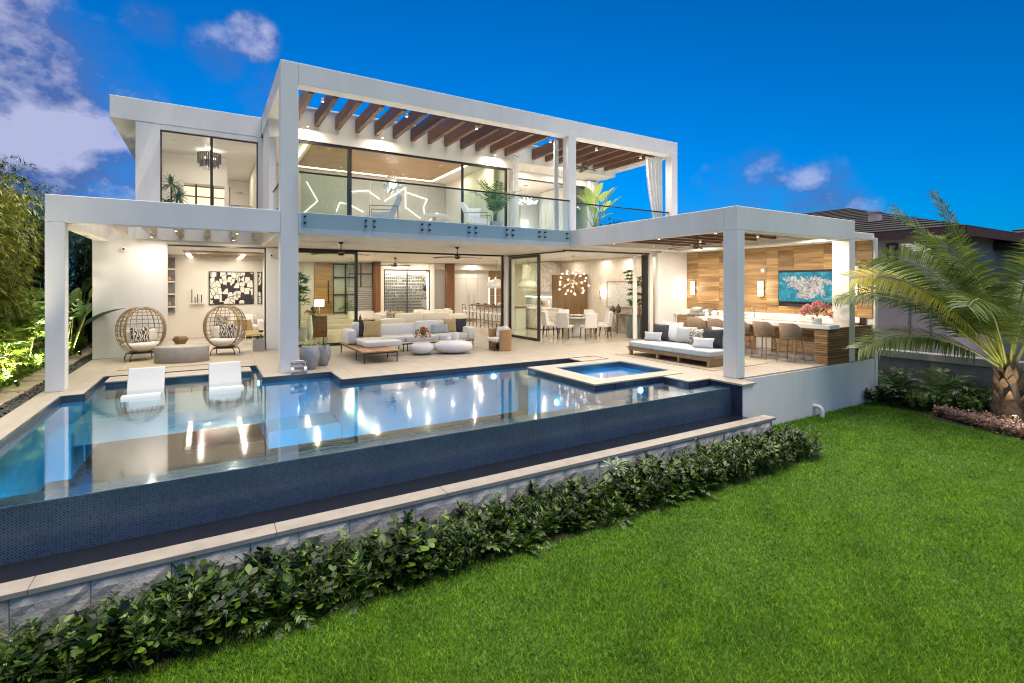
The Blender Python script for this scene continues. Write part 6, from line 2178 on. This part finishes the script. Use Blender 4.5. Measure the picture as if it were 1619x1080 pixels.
protos = []
def proto(kind, seed):
    t = thing({'fern': 'fern', 'broad': 'broadleaf_shrub', 'up': 'narrowleaf_shrub'}[kind], '', 'plant', (0, 0, ZL))
    if kind == 'fern': mb, st = fern_clump('fern', seed)
    elif kind == 'broad': mb, st = broad_clump(seed)
    else: mb, st = upright_clump(seed)
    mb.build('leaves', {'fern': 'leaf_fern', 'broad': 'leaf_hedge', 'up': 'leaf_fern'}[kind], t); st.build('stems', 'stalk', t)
    return t
HL = {'fern': ('dark feathery fern in the planting strip under the stone wall', 'ferns under the stone wall'),
      'broad': ('dark broadleaf shrub in the planting strip under the stone wall', 'broadleaf shrubs under the stone wall'),
      'up': ('narrow leaved glossy shrub in the planting strip under the stone wall', 'narrow leaved shrubs under the stone wall')}
PR = {('fern', 0): proto('fern', 1), ('fern', 1): proto('fern', 2), ('broad', 0): proto('broad', 3), ('broad', 1): proto('broad', 4), ('up', 0): proto('up', 5), ('up', 1): proto('up', 6)}
used = set()
q = random.Random(77)
x = -2.6
while x < 9.45:
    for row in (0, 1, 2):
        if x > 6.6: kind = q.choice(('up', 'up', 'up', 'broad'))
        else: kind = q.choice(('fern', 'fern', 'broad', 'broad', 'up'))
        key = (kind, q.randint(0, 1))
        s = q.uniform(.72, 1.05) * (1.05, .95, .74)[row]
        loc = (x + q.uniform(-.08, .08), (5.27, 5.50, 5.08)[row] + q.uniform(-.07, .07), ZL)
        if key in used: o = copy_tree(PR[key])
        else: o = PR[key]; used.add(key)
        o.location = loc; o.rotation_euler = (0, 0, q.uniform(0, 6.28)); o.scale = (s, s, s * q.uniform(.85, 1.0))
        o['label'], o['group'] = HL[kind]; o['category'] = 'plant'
    x += q.uniform(.20, .28)
for k, o in PR.items():
    if k not in used: o.location = (9.3, 5.4, ZL); o['label'], o['group'] = HL[k[0]]
# one taller plant with white edged leaves
t = thing('variegated_shrub', 'taller shrub with white edged leaves rising above the hedge', 'plant', (4.95, 5.38, ZL))
q = random.Random(8); mb = MB(); st = MB()
st.tube([(0, 0, 0), (.02, 0, .35), (0, .02, .56)], [.012, .01, .006], 5)
for i in range(60):
    a = q.uniform(0, 2 * PI); e = q.uniform(-.3, 1.1); d = Vector((math.cos(a) * math.cos(e), math.sin(a) * math.cos(e), math.sin(e)))
    mb.leaf(Vector((0, 0, .52)) + d * q.uniform(0, .1), d, (0, 0, 1), q.uniform(.09, .16), .045, .4, 3, .2, .6)
st.build('stem', 'stalk', t); mb.build('leaves', 'leaf_pale', t)
o = B(-3.2, 9.7, 4.93, 5.72, ZL - .02, ZL + .006).build('hedge_bed', 'soil'); tag(o, kind='structure')  # planting soil, front edge widened to stand in for shade along the lawn

# ---- left garden
def bamboo(label, loc, h, seed, n=26, mat='leaf_bamboo', spread=.45):
    t = thing('bamboo_clump', label, 'plant', loc)
    q = random.Random(seed); mb = MB(); st = MB()
    for i in range(n):
        a = q.uniform(0, 2 * PI); r = spread * math.sqrt(q.random())
        b = Vector((r * math.cos(a), r * math.sin(a), -.05)); hh = h * q.uniform(.7, 1.05)
        lean = Vector((math.cos(a), math.sin(a), 0)) * q.uniform(.05, .35) * hh * .4
        pts = [b, b + Vector((0, 0, hh * .5)) + lean * .3, b + Vector((0, 0, hh)) + lean]
        st.tube(pts, [.014, .011, .004], 5)
        for k in range(95):
            t_ = q.uniform(.05, 1); p = (pts[0].lerp(pts[1], t_ * 2) if t_ < .5 else pts[1].lerp(pts[2], t_ * 2 - 1))
            aa = q.uniform(0, 2 * PI); tw = Vector((math.cos(aa), math.sin(aa), q.uniform(-.1, .6))).normalized()
            p1 = p + tw * q.uniform(.1, .35)
            for j in range(4):
                d = (tw + Vector((q.uniform(-1, 1), q.uniform(-1, 1), q.uniform(-.9, .3))) * .8).normalized()
                mb.leaf(p1, d, (0, 0, 1), q.uniform(.15, .26), .036, .5, 2)
    st.build('canes', 'stalk', t); mb.build('leaves', mat, t)
    return t
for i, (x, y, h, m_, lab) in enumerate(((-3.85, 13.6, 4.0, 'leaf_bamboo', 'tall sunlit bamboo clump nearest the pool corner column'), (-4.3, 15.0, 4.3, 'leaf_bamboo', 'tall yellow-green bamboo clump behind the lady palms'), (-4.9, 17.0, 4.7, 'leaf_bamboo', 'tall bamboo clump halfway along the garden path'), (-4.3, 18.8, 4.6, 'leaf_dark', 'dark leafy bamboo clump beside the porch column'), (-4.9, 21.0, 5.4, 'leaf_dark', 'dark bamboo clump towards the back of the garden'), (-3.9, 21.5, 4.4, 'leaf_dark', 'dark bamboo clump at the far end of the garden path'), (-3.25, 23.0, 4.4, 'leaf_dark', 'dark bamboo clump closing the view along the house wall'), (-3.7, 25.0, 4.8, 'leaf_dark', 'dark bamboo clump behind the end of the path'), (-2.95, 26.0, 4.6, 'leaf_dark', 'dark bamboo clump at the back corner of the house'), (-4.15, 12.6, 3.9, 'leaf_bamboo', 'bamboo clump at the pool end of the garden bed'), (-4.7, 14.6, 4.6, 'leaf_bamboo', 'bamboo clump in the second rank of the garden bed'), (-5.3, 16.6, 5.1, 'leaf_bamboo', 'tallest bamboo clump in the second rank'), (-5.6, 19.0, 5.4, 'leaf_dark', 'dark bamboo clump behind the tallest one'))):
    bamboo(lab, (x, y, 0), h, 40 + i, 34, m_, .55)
for i, (x, y, s, lab) in enumerate(((-3.62, 11.9, .95, 'lit lady palm clump at the pool end of the path'), (-3.70, 12.9, 1.1, 'lit lady palm clump before the first bamboo'), (-3.65, 14.2, 1.15, 'lit lady palm clump beside the column'), (-3.75, 15.6, 1.2, 'lady palm clump halfway along the path'), (-3.8, 17.4, 1.25, 'lady palm clump behind the porch column'))):
    t = thing('garden_lady_palm', lab, 'plant', (x, y, -.05), i)
    fan_palm(t, 20, 1.35 * s, 6, .36 * s, 60 + i, 'leaf_bright', .26)
q = random.Random(15)
gc = MB()
for k in range(5200):
    y = 10.2 + 10.5 * q.random(); x = -3.32 - abs(q.gauss(0, .16))
    a = q.uniform(0, 2 * PI); e = q.uniform(.1, 1.2); d = Vector((math.cos(a) * math.cos(e), math.sin(a) * math.cos(e), math.sin(e)))
    gc.leaf((x, y, q.uniform(-.05, .34)), d, (0, 0, 1), q.uniform(.10, .19), .055, .5, 3, .2, .5)
o = gc.build('ground_cover', 'leaf_bright'); tag(o, 'low light green ground cover along the path edge', 'ground cover', kind='stuff')
for i, (x, y, n, h, lab) in enumerate(((-3.35, 18.6, 9, 1.5, 'broad banana leaves seen through the side of the porch'), (-3.3, 20.4, 9, 1.9, 'tall banana plant at the far end of the path'), (-3.6, 17.0, 7, 1.2, 'banana plant behind the porch column'))):
    t = thing('banana_plant', lab, 'plant', (x, y, -.05))
    mb = MB(); st = MB()
    for k in range(n):
        a = q.uniform(0, 2 * PI); e = q.uniform(.9, 1.5); d = Vector((math.cos(a) * math.cos(e), math.sin(a) * math.cos(e), math.sin(e)))
        paddle(mb, st, (q.uniform(-.15, .15), q.uniform(-.15, .15), 0), d, q.uniform(.6, 1) * h, q.uniform(.8, 1.3), q.uniform(.28, .4), q.uniform(.2, .9), q)
    if i == 0:
        paddle(mb, st, (.1, -.9, 0), (.30, -.1, 1), 1.72, 1.05, .34, .35, q)
    st.build('stalks', 'stalk', t); mb.build('leaves', 'leaf_mid' if i == 0 else 'leaf_dark', t)
# garden uplights
for (x, y, e, lab) in ((-3.12, 11.2, 500, 'small bronze uplight at the pool end of the path'), (-3.14, 13.2, 800, 'small bronze uplight before the lady palms'), (-3.14, 15.4, 700, 'small bronze uplight halfway along the path'), (-3.05, 18.2, 200, 'small bronze uplight by the banana plants')):
    t = thing('garden_uplight', lab, 'garden light', (x, y, -.03))
    MB().cyl((0, 0, 0), (0, 0, .06), .012, n=6).cyl((0, 0, .05), (-.03, 0, .14), .035, .04, 12).build('spike_lamp', 'bronze', t)
    MB().lathe([(.0005, 0), (.03, 0)], c=(-.032, 0, .142), n=10).build('lens', 'lamp_glow', t)
    light('SPOT', e, (-.04, 0, .17), t, .04, (1, .88, .62), (-.9, .25, 1.7), spot=R(130), blend=.8)

for (x, y, e, lab) in ((-3.45, 13.05, 800, 'uplight hidden at the foot of the first bamboo'), (-3.75, 14.4, 950, 'uplight hidden at the foot of the second bamboo'), (-4.2, 16.2, 1100, 'uplight hidden at the foot of the third bamboo')):
    t = thing('garden_uplight', lab, 'garden light', (x, y, .25))
    MB().cyl((0, 0, -.3), (0, 0, .06), .012, n=6).cyl((0, 0, .05), (-.02, .02, .14), .035, .04, 12).build('spike_lamp', 'bronze', t)
    MB().lathe([(.0005, 0), (.03, 0)], c=(-.021, .021, .142), n=10).build('lens', 'lamp_glow', t)
    light('SPOT', e, (-.02, .02, .18), t, .05, (1, .88, .60), (-.35, .35, 2.2), spot=R(110), blend=.8)

# ---- right side: boundary wall, neighbour, palms
t = thing('boundary_wall', 'low dark grey boundary wall behind the palm bed', 'wall', (16.9, 4, ZL))
MB().box(-.12, .12, -9, 3.6, 0, 1.05).build('wall_body', 'grey_wall', t, bevel=.01); MB().box(-.17, .17, -9, 3.6, 1.052, 1.25).build('cap', 'louvre_grey', t, bevel=.01)
nb = thing('neighbour_house', 'pinkish neighbouring house with dark tiled hip roof', 'house', (26, 8, ZL))
def NP(mb, n, m, **k): return P(mb, n, m, nb, **k)
NP(B(21, 33, 6.9, 24, ZL, 3.75), 'wall', 'neighbour_wall'); NP(B(26, 36, -6, 6.9, ZL, 3.4), 'wall', 'neighbour_wall')
def hip(x0, x1, y0, y1, ze, zr, mat='roof_tile', pitch=None):
    """hip roof laid in stepped courses"""
    n = 16
    cx = min(x1 - x0, y1 - y0) / 2
    for i in range(n):
        a = cx * i / n; b = cx * (i + 1) / n
        za = ze + (zr - ze) * i / n; zb = ze + (zr - ze) * (i + 1) / n
        lift = .05
        mb = MB()
        o = [(x0 + a, y0 + a, za + lift), (x1 - a, y0 + a, za + lift), (x1 - a, y1 - a, za + lift), (x0 + a, y1 - a, za + lift)]
        p = [(x0 + b, y0 + b, zb + .01), (x1 - b, y0 + b, zb + .01), (x1 - b, y1 - b, zb + .01), (x0 + b, y1 - b, zb + .01)]
        l_ = [(px, py, pz - lift - .03) for px, py, pz in o]
        mb.add(o + p + l_, [(0, 1, 5, 4), (1, 2, 6, 5), (2, 3, 7, 6), (3, 0, 4, 7), (8, 9, 1, 0), (9, 10, 2, 1), (10, 11, 3, 2), (11, 8, 0, 3)])
        NP(mb, 'tile_course', mat)
hip(20.3, 33.7, 6.2, 24.7, 3.80, 5.75)
hip(25.2, 36.8, -6.8, 8.2, 3.5, 5.6)
NP(MB().box(20.28, 20.34, 6.2, 24.7, 3.52, 3.80).box(20.34, 33.7, 6.18, 6.24, 3.52, 3.80), 'fascia', 'neighbour_trim'); NP(B(20.34, 33.6, 6.25, 24.6, 3.70, 3.74), 'eave_soffit', 'neighbour_trim')
NP(MB().box(25.18, 25.24, -6.8, 8.2, 3.25, 3.5), 'fascia', 'neighbour_trim')
def nwin(y0, y1, z0, z1):
    f = NP(MB().box(20.93, 20.99, y0, y0 + .07, z0, z1).box(20.93, 20.99, y1 - .07, y1, z0, z1).box(20.93, 20.99, y0 + .07, y1 - .07, z1 - .07, z1).box(20.93, 20.99, y0 + .07, y1 - .07, z0, z0 + .07), 'window', 'black')
    n = int((z1 - z0 - .14) / .11)
    for k in range(n):
        o = MB().obox((20.965, (y0 + y1) / 2, z0 + .12 + k * .11), (.02, y1 - y0 - .15, .10), (0, .3, 0)).build('slat', 'louvre_grey', f)
nwin(8.28, 8.62, 2.35, 3.45); nwin(7.2, 7.7, 3.0, 3.45); nwin(9.6, 10.2, 2.3, 3.4)
for y in (7.9, 7.3): NP(B(20.95, 20.998, y, y + .06, -.3, 1.9), 'downpipe', 'louvre_grey')
NP(MB().box(22.4, 22.75, 9.5, 9.85, 4.4, 4.82).box(22.36, 22.79, 9.46, 9.89, 4.82, 4.87), 'roof_vent', 'neighbour_wall')
sk = NP(MB().quad((22.0, 8.2, 4.37), (22.0, 8.7, 4.37), (22.5, 8.75, 4.52), (22.5, 8.25, 4.52)), 'skylight', 'glass_rail')

# coconut palm
cp = thing('coconut_palm', 'young coconut palm with spreading fronds at the lawn corner', 'palm', (15.75, 4.05, ZL))
q = random.Random(19); mb = MB(); st = MB(); ye = MB()
tr = MB(); v = []; f = []
n = 16
prof = [(.26, -.05), (.29, .08), (.28, .25), (.24, .45), (.19, .65), (.155, .9), (.14, 1.15), (.11, 1.5)]
for i, (r, z) in enumerate(prof):
    for j in range(n): v.append((r * (1 + q.uniform(-.13, .13)) * math.cos(2 * PI * j / n), r * (1 + q.uniform(-.13, .13)) * math.sin(2 * PI * j / n), z + q.uniform(-.02, .02)))
for i in range(len(prof) - 1):
    for j in range(n): f.append((i * n + j, i * n + (j + 1) % n, (i + 1) * n + (j + 1) % n, (i + 1) * n + j))
tr.add(v, f, True); tr.build('trunk', 'palm_bark', cp)
for k in range(34):   # old leaf bases wrapped round the trunk
    a = q.uniform(0, 2 * PI); z = .03 + 1.1 * q.random(); r = .27 - .14 * z
    d = Vector((math.cos(a) * .45, math.sin(a) * .45, 1))
    MB().leaf((r * math.cos(a), r * math.sin(a), z), d, (math.cos(a), math.sin(a), .3), q.uniform(.22, .40), .15, -.1, 4, -.3, .4).build('leaf_base', 'palm_bark', cp)
FR = [  # azimuth (deg, 0 = +x), elevation, length, droop, yellow
    (148, 74, 4.5, .46, 0), (135, 70, 4.3, .62, 0), (156, 60, 4.4, .84, 0), (146, 47, 4.4, .80, 0), (170, 66, 4.2, .92, 0), (128, 55, 3.9, 1.0, 0), (184, 56, 3.8, 1.05, 0), (208, 70, 3.7, .95, 0), (105, 64, 3.9, .9, 0), (72, 70, 3.9, .8, 0), (35, 66, 3.6, .95, 0), (350, 68, 3.4, .95, 0), (300, 70, 3.3, .95, 0), (144, 36, 3.4, .85, 0), (151, 54, 4.6, .86, 1)]
for (az, el, L, dr, yel) in FR:
    a, e = R(az), R(el); d = Vector((math.cos(a) * math.cos(e), math.sin(a) * math.cos(e), math.sin(e)))
    b = Vector((.06 * math.cos(a), .06 * math.sin(a), 1.15))
    frond(ye if yel else mb, st, b, d, L * q.uniform(.96, 1.04), .80, 74, dr, q, .040, .15, .034, q.uniform(-.9, .9), .22)
st.build('stems', pm('palm_rib', (.34, .36, .07), .45, var=.3, scale=5), cp); mb.build('fronds', 'leaf_palm', cp); ye.build('yellow_frond', 'leaf_palm_yellow', cp)
tp = thing('palm_uplight', 'small bright uplight in the pink bed below the coconut palm', 'garden light', (15.0, 3.75, ZL))
MB().cyl((0, 0, 0), (0, 0, .18), .012, n=6).cyl((0, 0, .17), (.02, .01, .27), .045, .05, 12).build('spike_lamp', 'bronze', tp)
MB().lathe([(.0005, 0), (.042, 0)], c=(.021, .01, .273), n=10).build('lens', 'lamp_glow', tp)
light('POINT', 9, (-.12, -.10, .34), tp, .05, (1, .88, .62))
light('SPOT', 90, (.0, .0, .30), tp, .04, (1, .88, .62), (.35, .1, 2.6), spot=R(130), blend=.9)
# pink ground cover bed
q = random.Random(44); mb = MB()
def bed_x(y): return 14.75 + .55 * max(0, (5.0 - y)) * (-.55) - .25 * math.sin((y - 2) * 1.1)
for k in range(5200):
    y = q.uniform(2.2, 5.15); x0 = bed_x(y); x = x0 + abs(q.gauss(0, .5)) * (.5 if y > 4.6 else .9)
    a = q.uniform(0, 2 * PI); e = q.uniform(0, 1.3); d = Vector((math.cos(a) * math.cos(e), math.sin(a) * math.cos(e), math.sin(e)))
    mb.leaf((x, y, ZL + q.uniform(.0, .20)), d, (0, 0, 1), q.uniform(.06, .11), .045, .4, 3, .2, .5)
o = mb.build('pink_ground_cover', 'leaf_pink'); tag(o, 'pink and cream ground cover round the coconut palm', 'ground cover', kind='stuff')
o = MB().add([(14.5, 5.3, ZL + .006), (13.6, 1.5, ZL + .006), (16.7, 1.5, ZL + .006), (16.7, 6.55, ZL + .006), (15.3, 6.55, ZL + .006), (14.7, 5.9, ZL + .006)], [(0, 1, 2, 3, 4, 5)]).build('palm_bed', 'soil'); tag(o, kind='structure')
# dark areca palms and shrubs in the corner bed
for i, (x, y, s, lab) in enumerate(((15.75, 6.15, 1.0, 'dark areca palm against the end of the podium wall'), (16.2, 5.5, 1.1, 'areca palm before the boundary wall'), (16.35, 4.75, 1.05, 'areca palm behind the coconut palm'), (16.3, 6.5, 1.1, 'areca palm behind the podium corner'), (16.4, 3.9, 1.0, 'areca palm on the far side of the coconut palm'))):
    t = thing('areca_palm', lab, 'plant', (x, y, ZL)); feather_palm(t, 18, .95 * s, .28, 80 + i, 'leaf_dark' if i != 1 else 'leaf_mid', .26, 0, 17, .036, .3, 1.35, 1.3)
for i, (x, y, m_, lab) in enumerate(((15.25, 6.05, 'leaf_dark', 'low dark shrub at the foot of the podium wall'), (15.2, 5.55, 'leaf_mid', 'low glossy green shrub at the lawn edge'), (15.6, 5.1, 'leaf_mid', 'low green shrub behind the pink ground cover'), (15.75, 4.65, 'leaf_mid', 'low leafy shrub beside the coconut palm trunk'), (14.95, 6.35, 'leaf_dark', 'small dark shrub touching the white podium wall'))):
    t = thing('bed_shrub', lab, 'plant', (x, y, ZL)); mb, st = broad_clump(90 + i, 30, .42, .15, .075, .26); mb.build('leaves', m_, t); st.build('stems', 'stalk', t)
# distant trees behind the houses
for i, (x, y, h, r, lab) in enumerate(((30, 33, 7.0, 2.0, 'distant tree top above the neighbour roof'), (44, 20, 6.4, 2.6, 'distant tree behind the neighbour roof end'), (52, 17, 5.8, 2.6, 'far tree beyond the neighbour house'))):
    t = thing('distant_tree', lab, 'tree', (x, y, ZL))
    MB().tube([(0, 0, 0), (.1, 0, h * .6), (0, .1, h)], [.25, .16, .05], 7).build('trunk', 'bark', t)
    mb = MB(); q = random.Random(i)
    for k in range(1500):
        d = Vector((q.gauss(0, 1), q.gauss(0, 1), q.gauss(0, .7))).normalized() * r * q.random() ** .4
        mb.leaf(Vector((0, 0, h)) + d, (q.uniform(-1, 1), q.uniform(-1, 1), q.uniform(-.5, 1)), (0, 0, 1), .35, .18, .3, 2)
    mb.build('crown', 'leaf_dark', t)
